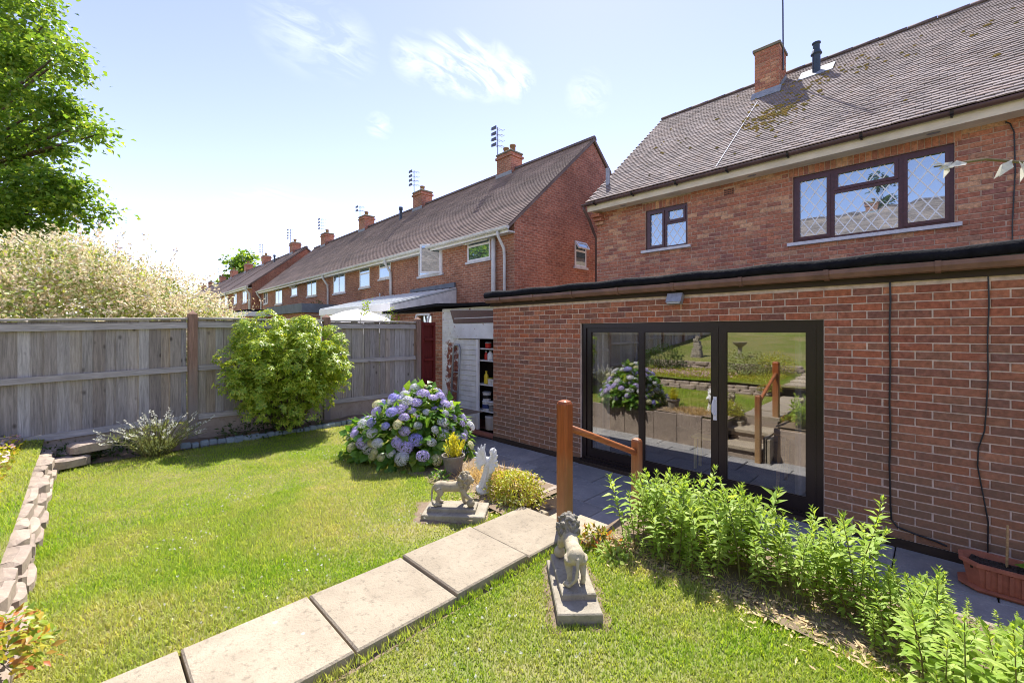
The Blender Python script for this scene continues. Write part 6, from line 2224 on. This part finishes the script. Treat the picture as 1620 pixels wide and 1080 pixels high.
# --- grass
def blades(name, rects, label, seed, excl=(), zf=lawn_z, hs=1.0):
    g = np.random.default_rng(seed)
    P = []
    for (x0, x1, y0, y1, dens) in rects:
        n = int((x1 - x0) * (y1 - y0) * dens * 1.4)
        P.append(np.stack([g.uniform(x0, x1, n), g.uniform(y0, y1, n)], 1))
    P = np.concatenate(P)
    for (cx, cy, hx, hy, an) in excl:
        dx, dy = P[:, 0] - cx, P[:, 1] - cy
        a = math.cos(an) * dx + math.sin(an) * dy
        b = -math.sin(an) * dx + math.cos(an) * dy
        P = P[~((abs(a) < hx) & (abs(b) < hy))]
    n = len(P)
    X, Y = P[:, 0], P[:, 1]
    patch = 0.5 + 0.5 * np.sin(1.7 * X + 0.8 * np.sin(2.3 * Y)) * np.sin(2.1 * Y + 1.1 * np.sin(1.9 * X))
    h = hs * (g.uniform(0.009, 0.027, n) + 0.02 * (g.random(n) > 0.97)) * (0.75 + 0.55 * patch)
    w = g.uniform(0.0015, 0.0033, n)
    a = g.uniform(0, 2 * math.pi, n)
    lean = g.uniform(0.15, 1.1, n)
    base = np.stack([X, Y, zf(X, Y) - 0.002], 1)
    d = np.stack([np.cos(a), np.sin(a), 0 * a], 1)
    s = np.stack([-np.sin(a), np.cos(a), 0 * a], 1)
    m = base + d * (h * lean * 0.35)[:, None] + np.array([0, 0, 1.0]) * (h * 0.6)[:, None]
    t = base + d * (h * lean)[:, None] + np.array([0, 0, 1.0]) * h[:, None]
    V = np.stack([base - s * w[:, None], base + s * w[:, None], m + s * (w * 0.8)[:, None], m - s * (w * 0.8)[:, None], t], 1).reshape(-1, 3)
    b = (np.arange(n) * 5)[:, None]
    T = np.concatenate([b + np.array([[0, 1, 2]]), b + np.array([[0, 2, 3]]), b + np.array([[3, 2, 4]])], 1).reshape(-1, 3)
    return tag(link(name, np_mesh(name, V, T, MT['grass'])), label, 'grass', kind='stuff')


ANG_L = math.atan2(0.70, 0.71)
ANG_R = math.atan2(0.71, -0.70)
LION_L, LION_R = (-2.77, 2.11), (-1.49, 1.99)
EXC = ((LION_L[0], LION_L[1], 0.29, 0.17, ANG_L), (LION_R[0] + 0.03, LION_R[1] - 0.04, 0.265, 0.125, ANG_R))
blades('grass', [(-4.3, -2.44, -0.2, 1.5, 13000), (-4.3, -2.44, 1.5, 2.42, 9000), (-5.4, -4.3, -0.2, 2.4, 6500), (-6.66, -5.4, -0.2, 3.1, 4500), (-5.4, -3.9, 2.4, 3.1, 4500), (-3.9, -2.6, 2.42, 2.6, 2500)], 'short sunlit lawn grass left of the slab path', 1, EXC)
blades('grass', [(-1.79, 0.35, 0.25, 2.5, 15000), (0.35, 1.2, 1.0, 2.5, 5000), (-1.78, 1.1, 2.46, 2.75, 3500)], 'short sunlit lawn grass right of the slab path', 2, EXC)
blades('grass', [(-7.0, -2.44, -0.30, -0.18, 6000), (-1.79, 4.4, -0.30, -0.1, 3000)], 'sparse grass against the stone border', 3)
blades('grass', [(-7.1, -2.5, -1.9, -0.30, 4500)], 'rough grass on the terrace behind the stone border', 4, zf=back_z, hs=1.3)
# lawn edge tufts overhanging the slabs
g = np.random.default_rng(70)
n = 2600
side = g.random(n) < 0.5
Px = np.where(side, -2.435 + 0.012 * g.normal(size=n), -1.800 + 0.014 * g.normal(size=n))
Py = g.uniform(-0.2, 2.5, n)
P = np.stack([Px, Py, np.full(n, LZ)], 1)
D = nrm(np.stack([np.where(side, 0.25, -0.25) + 0.4 * g.normal(size=n), 0.4 * g.normal(size=n), np.ones(n)], 1))
tag(link('edge_grass', leaf_mesh('edge_grass', P, D, rdir(n), g.uniform(0.025, 0.06, n), 0.006, MT['grass'], 0.05, 0.3)), 'longer grass tufts fringing the slab path', 'grass', kind='stuff')
# clover flowers and daisies in the lawn
n = 170
cx = [(-3.0, 1.75), (-2.75, 0.55), (-2.6, 1.0), (-1.5, 1.15), (-1.35, 1.45), (-4.4, 1.0), (-5.0, 2.0), (-3.6, 0.5)]
P = []
g = np.random.default_rng(71)
for k in range(n):
    c = cx[k % 8]
    P.append((c[0] + g.normal() * 0.22, c[1] + g.normal() * 0.18, LZ + 0.03 + 0.008 * g.random()))
P = np.array([p for p in P if not (-2.46 < p[0] < -1.78)])
PP = np.repeat(P, 6, 0)
DD = nrm(g.normal(size=PP.shape) + np.array((0, 0, 0.4)))
tag(link('clover_flowers', leaf_mesh('clover_flowers', PP, DD, rdir(len(PP)), 0.009, 0.008, MT['flower_white'], 0.1, 0.1)), 'tiny white clover flowers scattered in the lawn', 'flowers', kind='stuff')

# ================================================================== OBJECTS ON THE LAWN
def chamfer_post(x, y, z0, z1, h, label, mat):
    t = thing('wooden_post', label, 'post', (x, y, z0))
    c = h * 0.28
    ring = [(h - c, -h), (h, -h + c), (h, h - c), (h - c, h), (-h + c, h), (-h, h - c), (-h, -h + c), (-h + c, -h)]
    V, F = [], []
    lv = [(z0, 1.0), (z1 - h * 0.75, 1.0), (z1 - h * 0.55, 0.97), (z1 - h * 0.2, 0.78), (z1 - h * 0.04, 0.45), (z1, 0.12)]
    for z, s in lv:
        V += [(x + a * s, y + b * s, z) for a, b in ring]
    for i in range(len(lv) - 1):
        for k in range(8):
            F.append((i * 8 + k, i * 8 + (k + 1) % 8, (i + 1) * 8 + (k + 1) % 8, (i + 1) * 8 + k))
    F += [tuple(range(7, -1, -1)), tuple((len(lv) - 1) * 8 + k for k in range(8))]
    MB().add(V, F).build('shaft', mat, t)
    return t


p1 = chamfer_post(-1.905, 2.46, 0.40, 1.478, 0.047, 'tall orange stained wooden post at the top of the garden steps', MT['stain'])
p2 = chamfer_post(-1.90, 3.50, -0.01, 1.02, 0.040, 'shorter stained post at the foot of the garden steps', MT['stain'])
mb = MB()
mb.tube([(-1.90, 2.50, 1.272), (-1.90, 2.8, 1.16), (-1.90, 3.48, 0.895)], 0.026, 12)
tag(mb.build('handrail', MT['stain2'], None, True), 'sloping rounded wooden handrail between the two stained posts', 'handrail')


def lion(x, y, z, ang, side, label, scale, dark):
    t = thing('lion_statue', label, 'statue', (x, y, z), ang)
    m = MB()
    m.tube([(-.135, 0, .150), (-.09, 0, .158), (-.02, 0, .150), (.05, 0, .158), (.09, 0, .172)], [.036, .045, .040, .046, .050], 12)
    m.ell((-.118, 0, .150), (.046, .048, .046))
    m.ell((.088, 0, .160), (.052, .052, .062))
    m.ell((.135, 0, .222), (.036, .032, .036))
    m.ell((.163, 0, .208), (.024, .020, .017))
    m.ell((.160, 0, .190), (.016, .014, .010))
    m.ell((.181, 0, .216), (.007, .009, .006))
    for s in (-1, 1):
        m.ell((.152, .016 * s, .230), (.010, .008, .008))
        m.ell((.118, .030 * s, .252), (.010, .008, .014))
        m.tube([(-.118, .030 * s, .145), (-.095, .036 * s, .098), (-.128, .036 * s, .058), (-.122, .036 * s, .018)], [.036, .024, .014, .014], 10)
        m.ell((-.106, .036 * s, .013), (.026, .017, .013))
        if s == side:
            m.tube([(.090, .034 * s, .145), (.112, .042 * s, .098), (.150, .040 * s, .078)], [.030, .021, .016], 10)
            m.ell((.160, .040 * s, .072), (.022, .016, .012))
        else:
            m.tube([(.086, .034 * s, .145), (.080, .038 * s, .088), (.088, .038 * s, .020)], [.030, .020, .015], 10)
            m.ell((.102, .038 * s, .013), (.026, .017, .013))
    m.tube([(-.160, 0, .158), (-.178, .004, .115), (-.176, .014 * side, .055), (-.158, .045 * side, .018), (-.120, .062 * side, .014)], [.011, .009, .009, .010, .014], 8)
    b = m.build('body', MT['statue'], t, True, local=True)
    fuse(b, 0.0055, 3)
    g = random.Random(5 + side)
    m = MB()
    m.ell((.102, 0, .205), (.054, .056, .066))
    for k in range(120):
        d = Vector((g.gauss(0, 1), g.gauss(0, 1), g.gauss(0, 1))).normalized()
        if d.x > 0.62:
            continue
        p = Vector((.104, 0, .204)) + Vector((d.x * .056, d.y * .060, d.z * .074))
        m.ell(p, (.010, .010, .019), (g.uniform(-1, 1), g.uniform(-1, 1), 0), 6, 5)
    mn = m.build('mane', MT['statue_dark'] if dark else MT['statue_mane'], t, True, local=True)
    fuse(mn, 0.0038, 1)
    m = MB()
    m.ell((.160, .040 * side, .034), (.034, .034, .034), (0, 0, 0), 14, 10)
    m.build('ball', MT['statue'], t, True, local=True)
    MB().bevbox(-.198, .205, -.088, .088, -.032, 0.0, 0.005).build('plinth', MT['plinth'], t, local=True)
    t.scale = (scale,) * 3
    return t


lion(LION_L[0], LION_L[1], LZ + 0.075, ANG_L - 0.06, -1, 'stone lion statue standing side on with paw on a ball, left of path', 0.96, False)
lion(LION_R[0], LION_R[1] + 0.0, LZ + 0.085, ANG_R + 0.06, 1, 'stone lion statue with dark mane seen from behind, right of path', 1.04, True)
for (cx_, cy_, hx, hy, an, lab, dz) in ((LION_L[0] + 0.02, LION_L[1] + 0.02, 0.25, 0.145, ANG_L - 0.08, 'flat stone slab under the left lion statue', 0.045), (LION_R[0] + 0.035, LION_R[1] - 0.045, 0.26, 0.115, ANG_R + 0.03, 'flat stone slab under the right lion statue', 0.052)):
    t = tag(MB().bevbox(-hx, hx, -hy, hy, -0.05, dz, 0.006).build('base_slab', MT['plinth'], None), lab, 'slab')
    t.location = (cx_, cy_, LZ)
    t.rotation_euler = (0, 0, an)
# worn soil around the slabs
for (cx_, cy_, hx, hy, an) in ((LION_L[0] - 0.02, LION_L[1] + 0.03, 0.33, 0.21, ANG_L), (LION_R[0] + 0.03, LION_R[1] - 0.03, 0.31, 0.165, ANG_R)):
    V, F = [], []
    ca_, sa_ = math.cos(an), math.sin(an)
    K = 40
    jag = [random.uniform(0.84, 1.12) for _ in range(K)]
    for ring, (rr_, dz_) in enumerate(((0.35, 0.010), (0.8, 0.010), (0.95, 0.004), (1.08, -0.016))):
        for k in range(K):
            a = 2 * math.pi * k / K
            q = rr_ / max(abs(math.cos(a)) / hx, abs(math.sin(a)) / hy) * (jag[k] if ring > 1 else 1)
            lx, ly = q * math.cos(a), q * math.sin(a)
            X_, Y_ = cx_ + lx * ca_ - ly * sa_, cy_ + lx * sa_ + ly * ca_
            V.append((X_, Y_, float(lawn_z(X_, Y_)) + dz_ + random.uniform(-.002, .002)))
    for ring in range(3):
        for k in range(K):
            k2 = (k + 1) % K
            F.append((ring * K + k, ring * K + k2, (ring + 1) * K + k2, (ring + 1) * K + k))
    F.append(tuple(range(K)))
    struct(MB().add(V, F).build('bare_soil', MT['soil'], None, True))

# white angel
an_ = thing('angel_statue', 'white winged angel statue standing behind the left lion', 'statue', (-2.93, 2.58, LZ), R(12))
an_.rotation_euler = (Matrix.Rotation(R(11), 3, Vector((-0.704, 0.71, 0))) @ Matrix.Rotation(R(12), 3, 'Z')).to_euler()
m = MB()
m.ell((0, 0, .02), (.075, .07, .04))
m.ell((.03, .02, .03), (.04, .045, .03))
m.ell((-.04, -.01, .035), (.04, .04, .03))
m.tube([(0, 0, .03), (.004, 0, .10), (.0, .004, .17), (-.004, .008, .235), (0, .016, .285), (0, .018, .325)], [.060, .046, .040, .045, .052, .038], 14)
for k in range(9):                             # folds of the gown
    a = 2 * math.pi * k / 9
    m.tube([(.056 * math.cos(a), .054 * math.sin(a), .03), (.042 * math.cos(a + .2), .040 * math.sin(a + .2), .12), (.036 * math.cos(a + .3), .036 * math.sin(a + .3), .20)], [.012, .009, .006], 6)
m.ell((0, .034, .372), (.030, .033, .036), (R(-25), 0, 0))
m.ell((0, .026, .382), (.034, .032, .034))
m.tube([(0, .018, .325), (0, .028, .352)], [.022, .018], 8)
for s in (-1, 1):
    m.tube([(.042 * s, .018, .312), (.062 * s, .040, .262), (.030 * s, .085, .258), (.008 * s, .098, .285)], [.020, .016, .013, .010], 8)
b = m.build('body', MT['angel'], an_, True, local=True)
fuse(b, 0.0055, 2)
for s in (-1, 1):
    m = MB()
    for k in range(9):
        f = k / 8
        a = R(80) - f * R(150)                 # fan from upswept tip down to the hip
        ln = .165 - .055 * f + .02 * math.sin(f * 5)
        r0 = Vector((.022 * s, -.022, .285))
        e = r0 + Vector((s * math.cos(a) * ln * .62 + .012 * s, -.02 - .03 * math.cos(a), math.sin(a) * ln))
        mid = r0.lerp(e, .55) + Vector((.02 * s, -.012, .012))
        m.tube([r0, mid, e], [.016, .017, .006], 7)
    w = m.build('wing', MT['angel'], an_, True, local=True)
    fuse(w, 0.0045, 2)

# terracotta trough with cane
tr = thing('trough', 'terracotta trough planter with fluted sides standing against the brick wall', 'planter', (0.50, 4.93, 0))


def oct_ring(x0, x1, y0, y1, c, z):
    return [(x0 + c, y0, z), (x1 - c, y0, z), (x1, y0 + c, z), (x1, y1 - c, z), (x1 - c, y1, z), (x0 + c, y1, z), (x0, y1 - c, z), (x0, y0 + c, z)]


def rings(lst):
    V, F = [], []
    for r in lst:
        V += r
    for i in range(len(lst) - 1):
        for k in range(8):
            F.append((i * 8 + k, i * 8 + (k + 1) % 8, (i + 1) * 8 + (k + 1) % 8, (i + 1) * 8 + k))
    F += [tuple(range(7, -1, -1)), tuple((len(lst) - 1) * 8 + k for k in range(8))]
    return MB().add(V, F)


tx0, tx1, ty0, ty1 = 0.13, 0.88, 4.77, 5.08
rings([oct_ring(tx0 + .05, tx1 - .05, ty0 + .04, ty1 - .04, .07, 0.03), oct_ring(tx0 + .02, tx1 - .02, ty0 + .02, ty1 - .02, .08, .185), oct_ring(tx0, tx1, ty0, ty1, .09, .19), oct_ring(tx0, tx1, ty0, ty1, .09, .215),
       oct_ring(tx0 + .025, tx1 - .025, ty0 + .025, ty1 - .025, .08, .215), oct_ring(tx0 + .035, tx1 - .035, ty0 + .035, ty1 - .035, .08, .165)]).build('body', MT['terracotta'], tr)
rings([oct_ring(tx0 + .02, tx1 - .02, ty0 + .01, ty1 - .01, .08, 0.003), oct_ring(tx0 - .005, tx1 + .005, ty0 - .005, ty1 + .005, .09, .02), oct_ring(tx0 - .005, tx1 + .005, ty0 - .005, ty1 + .005, .09, .029)]).build('saucer', MT['terracotta'], tr)
for k in range(9):
    x = tx0 + .14 + k * 0.058
    MB().hexa([(x, ty0 + .030, .035), (x + .022, ty0 + .030, .035), (x + .022, ty0 + .05, .035), (x, ty0 + .05, .035), (x, ty0 + .012, .18), (x + .022, ty0 + .012, .18), (x + .022, ty0 + .04, .18), (x, ty0 + .04, .18)]).build('flute', MT['terracotta'], tr)
m = MB()
g = random.Random(3)
m.hexa([(tx0 + .06, ty0 + .05, .16), (tx1 - .06, ty0 + .05, .16), (tx1 - .06, ty1 - .05, .16), (tx0 + .06, ty1 - .05, .16), (tx0 + .06, ty0 + .05, .175), (tx1 - .06, ty0 + .05, .175), (tx1 - .06, ty1 - .05, .18), (tx0 + .06, ty1 - .05, .18)])
for k in range(120):
    m.ell((g.uniform(tx0 + .08, tx1 - .08), g.uniform(ty0 + .06, ty1 - .06), .18), (g.uniform(.008, .022),) * 2 + (g.uniform(.006, .02),), (0, 0, 0), 5, 4)
m.build('compost', MT['soil_dark'], tr)
m = MB()
m.tube([(0.385, 4.96, 0.17), (0.39, 4.965, 0.50)], [0.008, 0.007], 7)
tag(m.build('cane', MT['pine']), 'thin bamboo cane stuck upright in the terracotta trough', 'cane')
leafy('trough_plant', 'small green seedling at the right end of the terracotta trough', (0.62, 4.90, 0.22), (0.13, 0.09, 0.10), 60, 0.09, MT['leaf_hyd'], 61, z0=0.17, stems=False)

# willow twig reaching into the picture from a shrub right of the camera
wt_ = thing('variegated_willow', 'variegated willow twig with white tipped leaves reaching in beside the camera', 'shrub', (1.25, 1.45, LZ))
m = MB()
a, b = wp(1628, 258, 0.86), wp(1478, 264, 0.86)
a2 = wp(1560, 252, 0.86)
m.tube([(1.25, 1.45, LZ), (1.15, 1.45, 1.4), (0.75, 1.40, 2.15), (0.35, 1.33, 2.36), a, a2, b], [0.02, 0.016, 0.008, 0.005, 0.0032, 0.0028, 0.0016], 7)
m.tube([(1.25, 1.45, LZ), (1.30, 1.55, 1.5), (1.2, 1.6, 2.5)], [0.018, 0.012, 0.004], 7)
m.tube([(1.15, 1.45, 1.4), (1.5, 1.3, 1.9), (1.6, 1.25, 2.5)], [0.012, 0.008, 0.003], 7)
m.build('stem', MT['stem'], wt_)
g = np.random.default_rng(90)
P, D, L = [], [], []
camr = np.array((math.cos(TH), math.sin(TH), 0.0)); upv = np.array((0, 0, 1.0))
for (px, py, dx, dy, l) in ((1530, 258, -1, -0.15, .052), (1512, 262, -1, -0.2, .036), (1500, 262, -0.6, -0.8, .028), (1498, 262, -1, -0.1, .030), (1508, 256, -0.9, -.5, .03), (1602, 252, -0.75, -0.75, .045), (1600, 254, -0.5, -.9, .05), (1612, 255, 0.5, -0.9, .04), (1620, 256, -0.2, -1, .04)):
    P.append(wp(px, py, 0.855)); D.append(camr * dx + upv * dy + 0.15 * g.normal(size=3)); L.append(l)
ip = len(P)
link('pale_leaves', leaf_mesh('pale_leaves', np.array(P), np.array(D), np.tile(np.array((0.5, -0.6, 0.6)), (ip, 1)), np.array(L), np.array(L) * 0.36, MT['flower_white'], 0.15, 0.1), wt_)
P = np.concatenate([np.array((1.28, 1.55, 1.3)) + g.normal(size=(260, 3)) * np.array((0.16, 0.2, 0.5))])
P = P[P[:, 0] > 0.85]
link('foliage', leaf_mesh('foliage', P, rdir(len(P)), rdir(len(P)), 0.05, 0.018, MT['leaf_willow'], 0.1, 0.1), wt_)

# ================================================================== THE GARDEN BEHIND (seen in the glass)
leafy('rockery_shrub', 'grey green shrub on the upper terrace behind the lawn', (-3.6, -1.6, 1.0), (0.6, 0.5, 0.5), 1500, 0.06, MT['leaf_lav'], 71, z0=0.8)
leafy('rockery_shrub', 'yellow green shrub beside the upper garden path', (-2.95, -1.9, 1.0), (0.45, 0.45, 0.45), 1200, 0.05, MT['leaf_azalea'], 72, z0=0.8)
leafy('rockery_shrub', 'dark shrub at the left end of the upper terrace', (-5.9, -1.7, 1.0), (0.7, 0.5, 0.6), 1500, 0.07, MT['leaf_dark'], 73, z0=0.8)
leafy('rockery_shrub', 'green shrub right of the upper garden path', (-0.9, -1.8, 1.0), (0.7, 0.5, 0.6), 1500, 0.07, MT['leaf_hyd'], 74, z0=0.8)
cn = thing('stone_cairn', 'small cairn of stacked grey stones on the upper terrace', 'ornament', (-5.3, -2.9, 1.15))
for k in range(9):
    m = MB()
    stone(m, (-5.3 + random.uniform(-.03, .03), -2.9 + random.uniform(-.03, .03), 1.2 + 0.075 * k), (0.17 - 0.012 * k, 0.15 - 0.011 * k, 0.042), 600 + k)
    m.build('stone', MT['plinth'], cn)
cn = thing('stone_cairn', 'second stone ornament on the upper terrace behind the shrubs', 'ornament', (-4.1, -3.0, 1.15))
m = MB()
m.lathe([(0.14, 0), (0.14, 0.05), (0.07, 0.08), (0.06, 0.35), (0.18, 0.45), (0.2, 0.5), (0.05, 0.5)], 14, (-4.1, -3.0, 1.17))
m.build('bird_bath', MT['plinth'], cn)
hd = thing('hedge', 'tall clipped green hedge across the top of the garden', 'hedge', (-1, -15, 2.6))
n = 9000
P = np.stack([rng.uniform(-7.1, 4.5, n), -15 + rng.normal(0, 0.45, n), 2.5 + 2.0 * rng.random(n) ** 0.8], 1)
link('foliage', leaf_mesh('foliage', P, rdir(n), rdir(n), 0.12, 0.07, MT['leaf_dark'], 0.1, 0.1), hd)
MB().box(-7.1, 4.5, -15.3, -14.7, 2.0, 4.2).build('core', MT['leaf_dark'], hd)
# the houses up the hill behind the camera, mirrored in the leaded window
for i in range(6):
    terrace_house(-14 + 6.5 * i, -22.0 + 0, 6.5, 'brick terraced house up the hill behind the garden, ' + ('first', 'second', 'third', 'fourth', 'fifth', 'sixth')[i] + ' counted from the conifer end', [(-2.4, -1.2, 3.4, 4.4, 'two'), (-5.2, -4.0, 3.4, 4.4, 'two')], 3.4, False, False, chim=4.0, rot=math.pi, n=24, aerial=0)
cs = [((-4 + 0.6 * math.sin(k * 2.4) * (1 - k / 9), -41 + 0.6 * math.cos(k * 2.4) * (1 - k / 9), 8.5 + k * 1.2), 1.7 - 0.16 * k) for k in range(9)]
tree('conifer_tree', 'dark conifer rising behind the hillside houses', (-4, -41, 3.4), 5.5, cs, 200, 0.45, MT['leaf_dark'], seed=15, spread=0.7, r0=0.25)
print('objects', len(SC.objects))
